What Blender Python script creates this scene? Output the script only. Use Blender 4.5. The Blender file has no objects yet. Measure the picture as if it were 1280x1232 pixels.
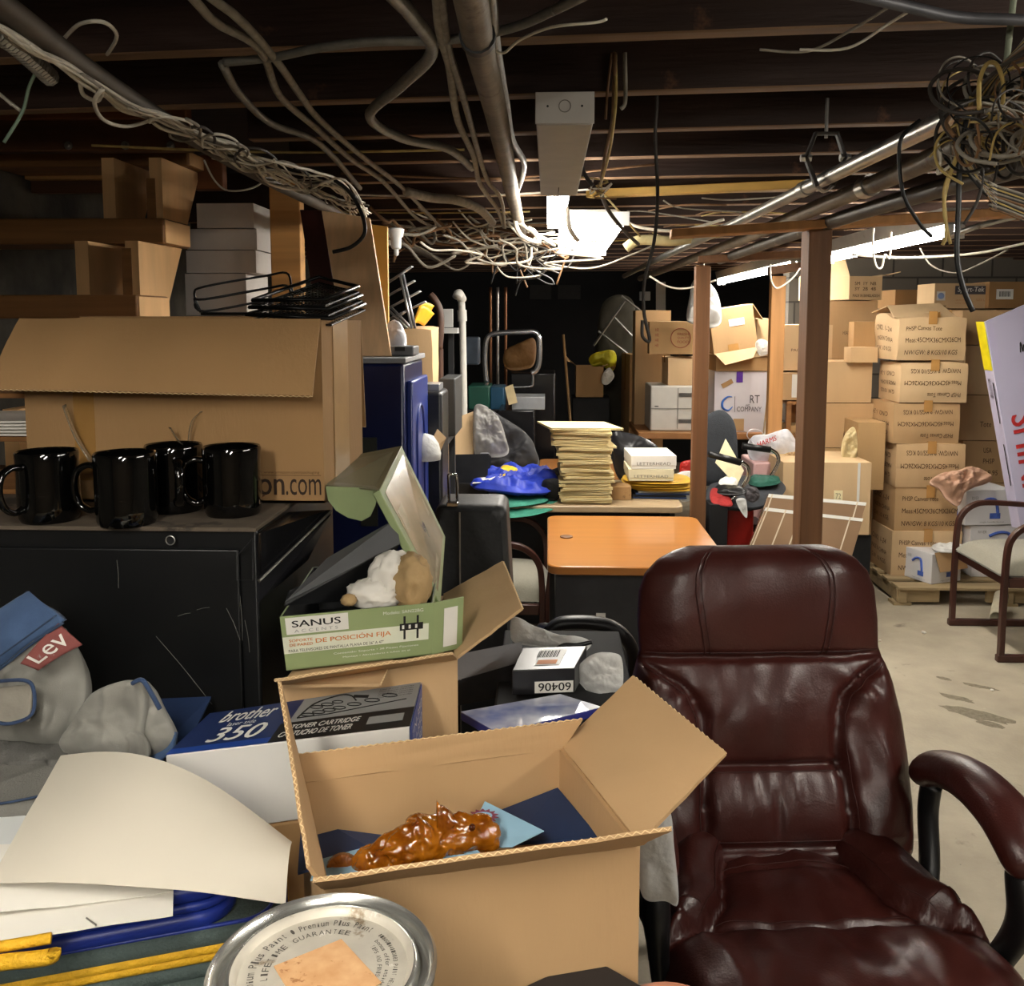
import bpy, bmesh, math, random
from mathutils import Vector, Matrix, noise
random.seed(7)
PI = math.pi
C = bpy.context.scene.collection
S = bpy.context.scene

# ---------------- camera ----------------
F_PX, CX, CY, EYE = 1150.0, 640.0, 515.0, 1.62
PITCH, YAW = math.atan(115/1150), math.atan(45/1150)
cam_d = bpy.data.cameras.new('camera'); cam = bpy.data.objects.new('camera', cam_d); C.objects.link(cam)
cam.location = (0, 0, EYE)
cam.rotation_euler = (PI/2 - PITCH, 0, YAW)
cam_d.sensor_fit = 'HORIZONTAL'; cam_d.sensor_width = 36.0
cam_d.lens = F_PX/1280*36.0
cam_d.shift_y = -(616-CY)/1280.0
cam_d.clip_start = 0.05; cam_d.clip_end = 60
S.camera = cam
CM = cam.rotation_euler.to_matrix()
def P(px, py, Y=None, z=None):
    """the point at world depth Y (or height z) that the photograph shows at this pixel"""
    d = CM @ Vector(((px-CX)/F_PX, (CY-py)/F_PX, -1.0))
    t = Y/d.y if Y is not None else (z-EYE)/d.z
    return Vector((0, 0, EYE)) + d*t

# ---------------- world, exposure ----------------
W = bpy.data.worlds.new('World'); S.world = W; W.use_nodes = True
W.node_tree.nodes['Background'].inputs[0].default_value = (1.0, 0.86, 0.68, 1)
W.node_tree.nodes['Background'].inputs[1].default_value = 0.02
S.view_settings.view_transform = 'Standard'; S.view_settings.look = 'None'
S.view_settings.exposure = 0.0; S.view_settings.gamma = 1.0; S.view_settings.use_curve_mapping = False
LAMP = (1.0, 0.945, 0.85)          # warm white fluorescent
E_NEAR, E_FAR, E_PANEL, E_REAR = 80.0, 85.0, 26.0, 88.0

# ---------------- materials ----------------
def srgb(h):
    if isinstance(h, str):
        h = h.lstrip('#'); h = [int(h[i:i+2], 16)/255 for i in (0, 2, 4)]
    return tuple((c/12.92 if c <= 0.04045 else ((c+0.055)/1.055)**2.4) for c in h[:3]) + (1.0,)
MATS = {}
def mat(name, col, rough=0.6, metal=0.0, var=0.12, scale=18.0, bump=0.0, bscale=None, stretch=(1,1,1), spec=0.5,
        col2=None, trans=0.0, coat=0.0, emit=None, alpha=1.0, sheen=0.0, detail=4.0, rvar=0.0, ior=1.45, spots=None):
    if name in MATS: return MATS[name]
    m = bpy.data.materials.new(name); m.use_nodes = True; nt = m.node_tree; n = nt.nodes; L = nt.links
    b = n['Principled BSDF']; c = srgb(col)
    b.inputs['Roughness'].default_value = rough; b.inputs['Metallic'].default_value = metal
    b.inputs['Specular IOR Level'].default_value = spec; b.inputs['IOR'].default_value = ior
    b.inputs['Transmission Weight'].default_value = trans; b.inputs['Coat Weight'].default_value = coat
    b.inputs['Alpha'].default_value = alpha; b.inputs['Sheen Weight'].default_value = sheen
    tc = n.new('ShaderNodeTexCoord'); mp = n.new('ShaderNodeMapping'); L.new(tc.outputs['Object'], mp.inputs[0])
    mp.inputs['Scale'].default_value = stretch
    ns = n.new('ShaderNodeTexNoise'); ns.inputs['Scale'].default_value = scale; ns.inputs['Detail'].default_value = detail
    L.new(mp.outputs[0], ns.inputs['Vector'])
    rp = n.new('ShaderNodeValToRGB'); rp.color_ramp.elements[0].position = 0.3; rp.color_ramp.elements[1].position = 0.7
    c2 = srgb(col2) if col2 else tuple(min(1, x*(1+var)) for x in c[:3]) + (1,)
    c1 = c if col2 else tuple(x*(1-var) for x in c[:3]) + (1,)
    rp.color_ramp.elements[0].color = c1; rp.color_ramp.elements[1].color = c2
    L.new(ns.outputs['Fac'], rp.inputs[0]); out = rp.outputs[0]
    if spots:                                       # (colour, scale, threshold): dirt, scuffs, stains with a shape of their own
        for (sc, ss, th) in (spots if isinstance(spots, list) else [spots]):
            s2 = n.new('ShaderNodeTexNoise'); s2.inputs['Scale'].default_value = ss; s2.inputs['Detail'].default_value = 6; s2.inputs['Roughness'].default_value = 0.65
            L.new(tc.outputs['Object'], s2.inputs['Vector'])
            r2 = n.new('ShaderNodeValToRGB'); r2.color_ramp.elements[0].position = th; r2.color_ramp.elements[1].position = th+0.06
            L.new(s2.outputs['Fac'], r2.inputs[0])
            mx = n.new('ShaderNodeMixRGB'); L.new(r2.outputs[0], mx.inputs[0]); L.new(out, mx.inputs[1]); mx.inputs[2].default_value = srgb(sc)
            out = mx.outputs[0]
    L.new(out, b.inputs['Base Color'])
    if rvar:
        mr = n.new('ShaderNodeMapRange'); mr.inputs[3].default_value = max(0, rough-rvar); mr.inputs[4].default_value = min(1, rough+rvar)
        L.new(ns.outputs['Fac'], mr.inputs[0]); L.new(mr.outputs[0], b.inputs['Roughness'])
    if bump:
        bn = n.new('ShaderNodeTexNoise'); bn.inputs['Scale'].default_value = bscale or scale*3; bn.inputs['Detail'].default_value = 5
        L.new(mp.outputs[0], bn.inputs['Vector'])
        bp = n.new('ShaderNodeBump'); bp.inputs['Strength'].default_value = bump; bp.inputs['Distance'].default_value = 0.01
        L.new(bn.outputs['Fac'], bp.inputs['Height']); L.new(bp.outputs[0], b.inputs['Normal'])
    if emit:
        b.inputs['Emission Color'].default_value = (*emit[0], 1); b.inputs['Emission Strength'].default_value = emit[1]
    MATS[name] = m
    return m
KR = ['b6946a', 'ae8c60', 'bf9f76', 'a58156', 'c8aa82', '98744a']
def kraft(i=0):
    return mat('cardboard_%d' % i, KR[i], 0.82, var=0.07, scale=6, bump=0.06, bscale=160, stretch=(1,1,.25), spots=(('%s' % 'a88558'), 2.2, 0.66))
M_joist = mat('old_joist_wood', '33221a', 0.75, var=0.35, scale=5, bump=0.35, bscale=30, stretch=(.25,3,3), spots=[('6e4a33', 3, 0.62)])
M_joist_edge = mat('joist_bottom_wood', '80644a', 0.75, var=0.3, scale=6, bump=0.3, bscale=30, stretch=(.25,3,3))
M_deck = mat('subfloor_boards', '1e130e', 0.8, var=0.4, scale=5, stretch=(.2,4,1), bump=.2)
M_stair = mat('stair_pine', 'b98a52', 0.6, var=0.22, scale=7, stretch=(.15,3,4), bump=.1, bscale=20)
M_stair_br = mat('stair_tread_stained', '8a5f35', 0.55, var=0.25, scale=7, stretch=(.15,3,4), bump=.1, bscale=20)
M_string = mat('stringer_pine', 'dcae78', 0.6, var=0.14, scale=8, stretch=(3,1.2,.25), bump=.1, bscale=20, spots=[('b07c45', 5, .68)])
M_post = mat('post_wood', '6e4a2c', 0.62, var=0.22, scale=9, stretch=(3,3,.15), bump=.15, bscale=25, spots=[('a86a30', 2.4, .66)])
M_post2 = mat('post_wood_pale', 'b98550', 0.62, var=0.2, scale=9, stretch=(3,3,.15), bump=.15, bscale=25, spots=[('8c5c30', 3, .64)])
M_floor = mat('concrete_floor', '9c927f', 0.7, col2='b3a994', scale=5, detail=12, bump=0.35, bscale=60, spots=[('7d7566', 2.4, .63), ('c6bda8', 6.0, .66), ('5d584e', 22, .70)])
M_black_wall = mat('black_painted_wall', '0d0d0f', 0.8, var=0.3, scale=4, bump=.2)
M_stone = mat('dark_fieldstone', '1d1a16', 0.9, col2='4e493f', scale=5, detail=10, bump=1.0, bscale=9)
M_steel = mat('galvanised_steel', 'b4b2ac', 0.33, 0.9, var=0.15, scale=20, rvar=.12, spots=[('7d7468', 9, .63)])
M_pipe_old = mat('old_grey_pipe', '716759', 0.55, 0.4, var=0.25, scale=15, bump=.15, spots=[('5c4c3e', 9, .6)])
M_conduit = mat('grey_flex_conduit', '85827a', 0.5, 0.25, var=0.2, scale=30, bump=.2)
M_cloth_cable = mat('dusty_cable_jacket', '8f887b', 0.7, var=0.25, scale=40, bump=.2)
M_cable_dark = mat('dark_cable_jacket', '38332e', 0.6, var=0.25, scale=40)
M_cable_blk = mat('black_cable_jacket', '111111', 0.45, var=0.2)
M_cable_w = mat('white_cable_jacket', 'd9d2c2', 0.55, var=0.12, scale=40)
M_cable_y = mat('yellowed_cable_jacket', 'b29a5c', 0.55, var=0.2, scale=40)
M_cable_br = mat('brown_cable_jacket', '7a5a3c', 0.6, var=0.2, scale=40)
M_fixt = mat('fixture_grey_paint', 'a7a29a', 0.45, 0.1, var=0.08, scale=12, spots=[('8c857a', 7, .64)])
M_white = mat('white_plastic', 'd8d8d6', 0.45, var=0.04)
M_chrome = mat('chrome', 'd8d8d8', 0.12, 1.0, var=0.03)
M_black = mat('black_plastic', '121213', 0.4, var=0.2)
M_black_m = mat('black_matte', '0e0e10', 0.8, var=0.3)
M_ink = mat('printed_black_ink', '141210', 0.75, var=0.05)
M_ink_br = mat('printed_brown_ink', '4a3422', 0.8, var=0.1)
M_tape = mat('packing_tape', 'b3864e', 0.2, var=0.06, spec=.7)
M_clear_tape = mat('clear_tape', 'e6d9bf', 0.12, trans=.85, var=0.02)
M_paper = mat('white_paper', 'e6e2d8', 0.75, var=0.03, scale=5)
M_label = mat('paper_label', 'dcdad2', 0.6, var=0.03)
M_tube = mat('lit_fluorescent_tube', 'ffffff', 0.5, emit=(LAMP, E_NEAR))
M_tube_rear = mat('lit_fluorescent_tube_rear', 'ffffff', 0.5, emit=(LAMP, E_REAR))
M_tube_far = mat('lit_fluorescent_tube_far', 'ffffff', 0.5, emit=(LAMP, E_FAR))
M_panel = mat('lit_lamp_diffuser', 'ffffff', 0.5, emit=(LAMP, E_PANEL))

# ---------------- mesh helpers ----------------
def rotm(rx=0, ry=0, rz=0): return Matrix.Rotation(rz, 3, 'Z') @ Matrix.Rotation(ry, 3, 'Y') @ Matrix.Rotation(rx, 3, 'X')
class G:
    def __init__(s): s.v = []; s.f = []; s.m = []
    def add(s, vs, fs, mi=0):
        k = len(s.v); s.v += [Vector(v) for v in vs]; s.f += [tuple(i+k for i in f) for f in fs]; s.m += [mi]*len(fs); return s
    def hexa(s, p, mi=0):      # 4 bottom (ccw from above), 4 top
        return s.add(p, [(3,2,1,0),(4,5,6,7),(0,1,5,4),(1,2,6,5),(2,3,7,6),(3,0,4,7)], mi)
    def box(s, c, d, R=None, mi=0):
        c = Vector(c); x, y, z = d[0]/2, d[1]/2, d[2]/2
        ps = [Vector(q) for q in ((-x,-y,-z),(x,-y,-z),(x,y,-z),(-x,y,-z),(-x,-y,z),(x,-y,z),(x,y,z),(-x,y,z))]
        if R: ps = [R @ q for q in ps]
        return s.hexa([c+q for q in ps], mi)
    def slab(s, q, t, mi=0):   # four corners (any quad), thickness to the side opposite the normal
        q = [Vector(a) for a in q]; n = (q[1]-q[0]).cross(q[3]-q[0]).normalized()
        return s.hexa([a - n*t for a in q] + q, mi)
    def poly(s, q, t, mi=0):
        q = [Vector(a) for a in q]; n = Vector((0,0,0))
        for i in range(len(q)): n += q[i].cross(q[(i+1) % len(q)])
        n.normalize(); N = len(q)
        return s.add(q + [a-n*t for a in q], [tuple(range(N)), tuple(range(2*N-1, N-1, -1))] + [(i, i+N, (i+1)%N+N, (i+1)%N) for i in range(N)], mi)
    def tube(s, pts, r, seg=8, closed=False, cap=True, flat=None, mi=0):
        pts = [Vector(p) for p in pts]; N = len(pts)
        if N < 2: return s
        rr = r if isinstance(r, (list, tuple)) else [r]*N
        T = []
        for i in range(N):
            a = pts[(i-1) % N] if (closed or i > 0) else pts[0]; b = pts[(i+1) % N] if (closed or i < N-1) else pts[-1]
            T.append((b-a).normalized() if (b-a).length > 1e-9 else Vector((0,0,1)))
        up = Vector((0,0,1)) if abs(T[0].z) < 0.9 else Vector((1,0,0))
        u = (up - T[0]*up.dot(T[0])).normalized(); vs = []
        for i in range(N):
            u = (u - T[i]*u.dot(T[i]))
            u = u.normalized() if u.length > 1e-6 else Vector((1,0,0))
            w = T[i].cross(u)
            fa, fb = flat if flat else (1, 1)
            for k in range(seg):
                a = 2*PI*(k+.5)/seg
                vs.append(pts[i] + (u*math.cos(a)*fa + w*math.sin(a)*fb)*rr[i])
        fs = []
        for i in range(N if closed else N-1):
            j = (i+1) % N
            for k in range(seg):
                k2 = (k+1) % seg; fs.append((i*seg+k, i*seg+k2, j*seg+k2, j*seg+k))
        if cap and not closed:
            fs.append(tuple(range(seg-1, -1, -1))); fs.append(tuple((N-1)*seg+k for k in range(seg)))
        return s.add(vs, fs, mi)
    def lathe(s, prof, c=(0,0,0), seg=32, R=None, cap=True, mi=0):  # prof: (r, z)
        c = Vector(c); vs = []; fs = []
        for (r, z) in prof:
            for k in range(seg):
                q = Vector((r*math.cos(2*PI*k/seg), r*math.sin(2*PI*k/seg), z)); vs.append(c + (R @ q if R else q))
        for i in range(len(prof)-1):
            for k in range(seg):
                k2 = (k+1) % seg; fs.append((i*seg+k, i*seg+k2, (i+1)*seg+k2, (i+1)*seg+k))
        if cap:
            if prof[0][0] > 1e-4: fs.append(tuple(range(seg-1, -1, -1)))
            if prof[-1][0] > 1e-4: fs.append(tuple((len(prof)-1)*seg+k for k in range(seg)))
        return s.add(vs, fs, mi)
    def cyl(s, a, b, r, seg=16, mi=0): return s.tube([a, b], r, seg, mi=mi)
    def rings(s, rg, cap=True, mi=0):      # list of equal-length closed rings
        N = len(rg[0]); vs = [p for r in rg for p in r]; fs = []
        for i in range(len(rg)-1):
            for k in range(N):
                k2 = (k+1) % N; fs.append((i*N+k, i*N+k2, (i+1)*N+k2, (i+1)*N+k))
        if cap: fs.append(tuple(range(N-1, -1, -1))); fs.append(tuple((len(rg)-1)*N+k for k in range(N)))
        return s.add(vs, fs, mi)
    def sheet(s, fn, nu, nv, t=0.0, mi=0):   # fn(u,v)->point ; t>0 gives it thickness along z-ish normal
        top = [[Vector(fn(i/nu, j/nv)) for j in range(nv+1)] for i in range(nu+1)]
        idx = lambda i, j: i*(nv+1)+j
        vs = [p for row in top for p in row]; fs = [(idx(i,j), idx(i+1,j), idx(i+1,j+1), idx(i,j+1)) for i in range(nu) for j in range(nv)]
        if t:
            n0 = len(vs); N = []
            for i in range(nu+1):
                for j in range(nv+1):
                    a = top[min(i+1,nu)][j]-top[max(i-1,0)][j]; b = top[i][min(j+1,nv)]-top[i][max(j-1,0)]
                    N.append(a.cross(b).normalized())
            vs = vs + [vs[k]-N[k]*t for k in range(n0)]
            fs = fs + [tuple(q+n0 for q in reversed(f)) for f in fs]
            bd = [idx(i,0) for i in range(nu)] + [idx(nu,j) for j in range(nv)] + [idx(i,nv) for i in range(nu,0,-1)] + [idx(0,j) for j in range(nv,0,-1)]
            for k in range(len(bd)):
                a, b = bd[k], bd[(k+1) % len(bd)]; fs.append((b, a, a+n0, b+n0))
        return s.add(vs, fs, mi)
    def ico(s, c, r, sub=3, disp=0.0, freq=3.0, seed=0, sc=(1,1,1), R=None, floor=None, mi=0, ridge=False):
        bm = bmesh.new(); bmesh.ops.create_icosphere(bm, subdivisions=sub, radius=1.0); c = Vector(c)
        vs = []
        for v in bm.verts:
            d = v.co.normalized(); q = d*freq + Vector((seed*3.7, seed*1.3, -seed*2.1))
            nz = noise.fractal(q, 1.0, 2.0, 4)
            if ridge: nz = 0.55 - abs(noise.noise(q))*2.2 + 0.35*(0.5-abs(noise.noise(q*2.3))*2)
            p = Vector((d.x*sc[0], d.y*sc[1], d.z*sc[2]))*r*(1+disp*nz)
            if R: p = R @ p
            p = p + c
            if floor is not None and p.z < floor: p.z = floor
            vs.append(p)
        fs = [tuple(v.index for v in f.verts) for f in bm.faces]; bm.free()
        return s.add(vs, fs, mi)
XF = {}      # world matrices of the things' roots
def cp(pts, n=6, closed=False):     # Catmull-Rom through points
    pts = [Vector(p) for p in pts]; N = len(pts); out = []
    if N < 3: return pts
    for i in range(N if closed else N-1):
        if closed: p0, p1, p2, p3 = pts[(i-1)%N], pts[i], pts[(i+1)%N], pts[(i+2)%N]
        else: p0, p1, p2, p3 = pts[max(i-1,0)], pts[i], pts[i+1], pts[min(i+2,N-1)]
        for k in range(n):
            t = k/n; t2, t3 = t*t, t*t*t
            out.append(0.5*((2*p1) + (p2-p0)*t + (2*p0-5*p1+4*p2-p3)*t2 + (3*p1-p0-3*p2+p3)*t3))
    if not closed: out.append(pts[-1])
    return out
def setp(o, label=None, cat=None, group=None, kind=None):
    if label: o['label'] = label
    if cat: o['category'] = cat
    if group: o['group'] = group
    if kind: o['kind'] = kind
    return o
def thing(name, label, cat, loc=(0,0,0), rz=0.0, group=None, R=None):
    o = bpy.data.objects.new(name, None); C.objects.link(o); o.empty_display_size = 0.05
    m = Matrix.Translation(Vector(loc)) @ (R.to_4x4() if R else Matrix.Rotation(rz, 4, 'Z'))
    o.matrix_world = m; XF[o] = m
    return setp(o, label, cat, group)
def rootof(p):
    while p.parent: p = p.parent
    return p
def build(g, name, mats, parent=None, world=False, smooth=False, bevel=0.0, seg=2, label=None, sub=0, auto=None, solid=0, remesh=None):
    if not isinstance(mats, (list, tuple)): mats = [mats]
    me = bpy.data.meshes.new(name)
    vs = g.v; off = Vector((0,0,0))
    if parent is not None and world:
        inv = XF[rootof(parent)].inverted(); vs = [inv @ v for v in vs]
    if parent is None:
        xs = [v.x for v in vs]; ys = [v.y for v in vs]; zs = [v.z for v in vs]
        off = Vector(((min(xs)+max(xs))/2, (min(ys)+max(ys))/2, min(zs))); vs = [v-off for v in vs]
    me.from_pydata([tuple(v) for v in vs], [], g.f)
    for m in mats: me.materials.append(m)
    for p, mi in zip(me.polygons, g.m): p.material_index = mi
    bm = bmesh.new(); bm.from_mesh(me); bmesh.ops.recalc_face_normals(bm, faces=bm.faces); bm.to_mesh(me); bm.free()
    o = bpy.data.objects.new(name, me); C.objects.link(o)
    if parent is not None: o.parent = parent
    else: o.location = off; XF[o] = Matrix.Translation(off)
    if solid:
        md = o.modifiers.new('solid', 'SOLIDIFY'); md.thickness = solid; md.offset = 0
    if remesh:
        md = o.modifiers.new('remesh', 'REMESH'); md.mode = 'VOXEL'; md.voxel_size = remesh; md.use_smooth_shade = smooth
    if bevel:
        md = o.modifiers.new('bevel', 'BEVEL'); md.width = bevel; md.segments = seg; md.limit_method = 'ANGLE'; md.angle_limit = math.radians(40)
    if sub:
        md = o.modifiers.new('sub', 'SUBSURF'); md.levels = sub; md.render_levels = sub
    if smooth or bevel:
        me.polygons.foreach_set('use_smooth', [True]*len(me.polygons))
        if auto is None: auto = 40 if not smooth else 0
        if auto:
            try: me.set_sharp_from_angle(angle=math.radians(auto))
            except Exception: pass
    if label: o['label'] = label
    return o
def single(g, name, m, label, cat, group=None, kind=None, **k):
    return setp(build(g, name, m, None, **k), label, cat, group, kind)
def struct(g, name, m, **k):
    o = build(g, name, m, None, **k); o['kind'] = 'structure'; return o
def copy_tree(o, parent=None):
    c = o.copy(); C.objects.link(c)
    if parent is not None: c.parent = parent
    for ch in list(o.children):
        if ch is not c: copy_tree(ch, c)
    return c
# text: a flat mesh of the letters fitted in a w x h box; origin o, directions ux, uy in world or local coordinates
_tc = {}
def text_verts(s):
    if s in _tc: return _tc[s]
    cu = bpy.data.curves.new('t', 'FONT'); cu.body = s; cu.resolution_u = 3; cu.fill_mode = 'FRONT'
    ob = bpy.data.objects.new('t', cu); me = bpy.data.meshes.new_from_object(ob)
    vs = [v.co.copy() for v in me.vertices]; fs = [tuple(p.vertices) for p in me.polygons]
    bpy.data.objects.remove(ob); bpy.data.curves.remove(cu); bpy.data.meshes.remove(me)
    if vs:
        x0 = min(v.x for v in vs); x1 = max(v.x for v in vs); y0 = min(v.y for v in vs); y1 = max(v.y for v in vs)
        vs = [((v.x-x0)/max(x1-x0,1e-6), (v.y-y0)/max(y1-y0,1e-6)) for v in vs]
    _tc[s] = (vs, fs); return _tc[s]
def quadmap(q, u, v):    # q: bl, br, tr, tl
    return (q[0]*(1-u)+q[1]*u)*(1-v) + (q[3]*(1-u)+q[2]*u)*v
def text_on(g, s, q, rect, off=0.0008, mi=0, bold=False, slant=0.0, flip=False):
    """letters s on the quad q (bl,br,tr,tl), inside rect (u0,v0,u1,v1)"""
    q = [Vector(a) for a in q]; n = (q[1]-q[0]).cross(q[3]-q[0]).normalized()
    vs, fs = text_verts(s); u0, v0, u1, v1 = rect; out = []
    for (a, b) in vs:
        if flip: a, b = 1-a, 1-b
        out.append(quadmap(q, u0+(u1-u0)*(a+slant*(b-.5)), v0+(v1-v0)*b) + n*off)
    g.add(out, fs, mi)
    if bold:
        w = (q[1]-q[0]).normalized()*0.012*(q[1]-q[0]).length*(u1-u0)*2/max(len(s),1)
        g.add([p+w+n*.00015 for p in out], fs, mi); g.add([p-w+n*.0003 for p in out], fs, mi)
    return g
def patch_on(g, q, rect, off=0.0005, mi=0):
    q = [Vector(a) for a in q]; n = (q[1]-q[0]).cross(q[3]-q[0]).normalized(); u0, v0, u1, v1 = rect
    c = [quadmap(q, a, b) + n*off for (a, b) in ((u0,v0),(u1,v0),(u1,v1),(u0,v1))]
    g.hexa([p for p in c] + [p + n*.0002 for p in c], mi)
    return g

# ---------------- room shell ----------------
# walls
struct(G().box((0.5, 5, -.05), (9, 16, .1)), 'floor', M_floor)
struct(G().box((0.5, 5, 2.39), (9, 16, .05)), 'ceiling', M_deck)
struct(G().box((-2.15, 5, 1.17), (.3, 16, 2.4)), 'wall_left', M_stone)
struct(G().box((0.5, 10.6, 1.17), (9, .2, 2.4)), 'wall_back', M_black_wall)
struct(G().box((0.5, -2.6, 1.17), (9, .2, 2.4)), 'wall_front', mat('dim_plaster', '6b5f50', .9))
def brick_mat(rot=(PI/2,0,PI/2)):
    m = bpy.data.materials.new('concrete_block'); m.use_nodes = True; nt = m.node_tree; n = nt.nodes; L = nt.links
    b = n['Principled BSDF']; b.inputs['Roughness'].default_value = .9
    tc = n.new('ShaderNodeTexCoord'); mp = n.new('ShaderNodeMapping'); L.new(tc.outputs['Object'], mp.inputs[0])
    mp.inputs['Rotation'].default_value = rot
    br = n.new('ShaderNodeTexBrick'); br.inputs['Scale'].default_value = 1.0; br.inputs['Brick Width'].default_value = .4; br.inputs['Row Height'].default_value = .2
    br.inputs['Mortar Size'].default_value = .008; br.inputs['Color1'].default_value = srgb('6b655c'); br.inputs['Color2'].default_value = srgb('5c564e'); br.inputs['Mortar'].default_value = srgb('3d3833')
    L.new(mp.outputs[0], br.inputs['Vector']); L.new(br.outputs['Color'], b.inputs['Base Color'])
    bp = n.new('ShaderNodeBump'); bp.inputs['Strength'].default_value = .6; bp.inputs['Distance'].default_value = .01
    L.new(br.outputs['Fac'], bp.inputs['Height']); bp.invert = True; L.new(bp.outputs[0], b.inputs['Normal'])
    return m
struct(G().box((4.2, 5, 1.17), (.2, 16, 2.4)), 'wall_right', brick_mat())
struct(G().box((3.05, 7.9, 1.17), (2.1, .2, 2.4)), 'wall_partition', brick_mat((-PI/2,0,0)))
# joists, turned a little against the room
JA = math.radians(-5.0)
JD = Vector((math.cos(JA), math.sin(JA), 0)); JN = Vector((-math.sin(JA), math.cos(JA), 0))
JZ = 2.11
for i in range(24):
    Y = 1.67 + (i-4)*0.406
    c = JN*(Y+0.02)
    R = Matrix.Rotation(JA, 3, 'Z')
    jx0 = -.83 if 2.3 < Y < 4.3 else -1.98; jx1 = 4.08       # the joists are cut for the stairwell
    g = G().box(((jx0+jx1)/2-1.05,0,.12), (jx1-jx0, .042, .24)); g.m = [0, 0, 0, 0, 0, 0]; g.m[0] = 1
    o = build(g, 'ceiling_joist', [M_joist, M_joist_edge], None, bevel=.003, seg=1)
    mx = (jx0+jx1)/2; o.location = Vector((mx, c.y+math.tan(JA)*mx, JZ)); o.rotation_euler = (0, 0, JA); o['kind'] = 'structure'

struct(G().box((-.86, 3.3, 2.31), (.045, 2.1, .09)), 'stairwell_trimmer', M_joist, bevel=.003)
# worn patches in the concrete
for k, (x, y, sx, sy) in enumerate(((1222,893,.13,.055),(1195,872,.06,.03),(1225,858,.07,.02),(1180,848,.03,.02),(1238,905,.05,.03))):
    c = P(x, y, z=0); pts = []
    for i in range(26):
        a = 2*PI*i/26; r = 1+.45*noise.noise(Vector((math.cos(a)*2.2+k*5, math.sin(a)*2.2, k)))
        pts.append(c + Vector((sx*r*math.cos(a)*.9, -sx*.5*r*math.cos(a) + sy*r*math.sin(a), .0012)))
    struct(G().poly(pts, .001), 'floor_patch', mat('worn_floor_patch', '8d8571', .9, col2='746d5c', scale=50, bump=.8, bscale=120))
# ---------------- ceiling lamps ----------------
LITS = []
def strip_lamp(label, x, y0, y1, z, w=.11, h=.075, lit=(0, 1), group='strip lamps under the joists', tubes=(0,), far=True, ends=True, x1=None):
    x1 = x if x1 is None else x1
    t = thing('ceiling_lamp', label, 'ceiling lamp', (x, y0, z), 0, group)
    D = Vector((x1-x, y1-y0, 0)); L = D.length; D.normalize(); rz = math.atan2(-D.x, D.y)
    R = Matrix.Rotation(rz, 3, 'Z')
    def wp(a, b, c): return Vector((x, y0, z)) + R @ Vector((a, b, c))
    g = G()   # tapered channel housing
    for (a, b) in ((0, L),):
        q = [wp(-w/2, a, h), wp(w/2, a, h), wp(w/2, b, h), wp(-w/2, b, h)]
        lo = [wp(-w*.36, a, .012), wp(w*.36, a, .012), wp(w*.36, b, .012), wp(-w*.36, b, .012)]
        g.hexa(lo + q)
    build(g, 'housing', M_fixt, t, world=True, bevel=.002)
    for k, tx in enumerate(tubes):
        g = G().tube([wp(tx, L*lit[0]+.02, -.012), wp(tx, L*lit[1]-.02, -.012)], .0155, 10)
        build(g, 'fluorescent_tube', M_tube_far if far else M_tube_rear, t, world=True, smooth=True, label='lit fluorescent tube')
        for yy in (L*lit[0], L*lit[1]-.02):
            build(G().box(wp(tx, yy+.01, -.01), (.03, .02, .06), R), 'lamp_holder', M_white, t, world=True, bevel=.002)
    return t, wp, L
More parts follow.
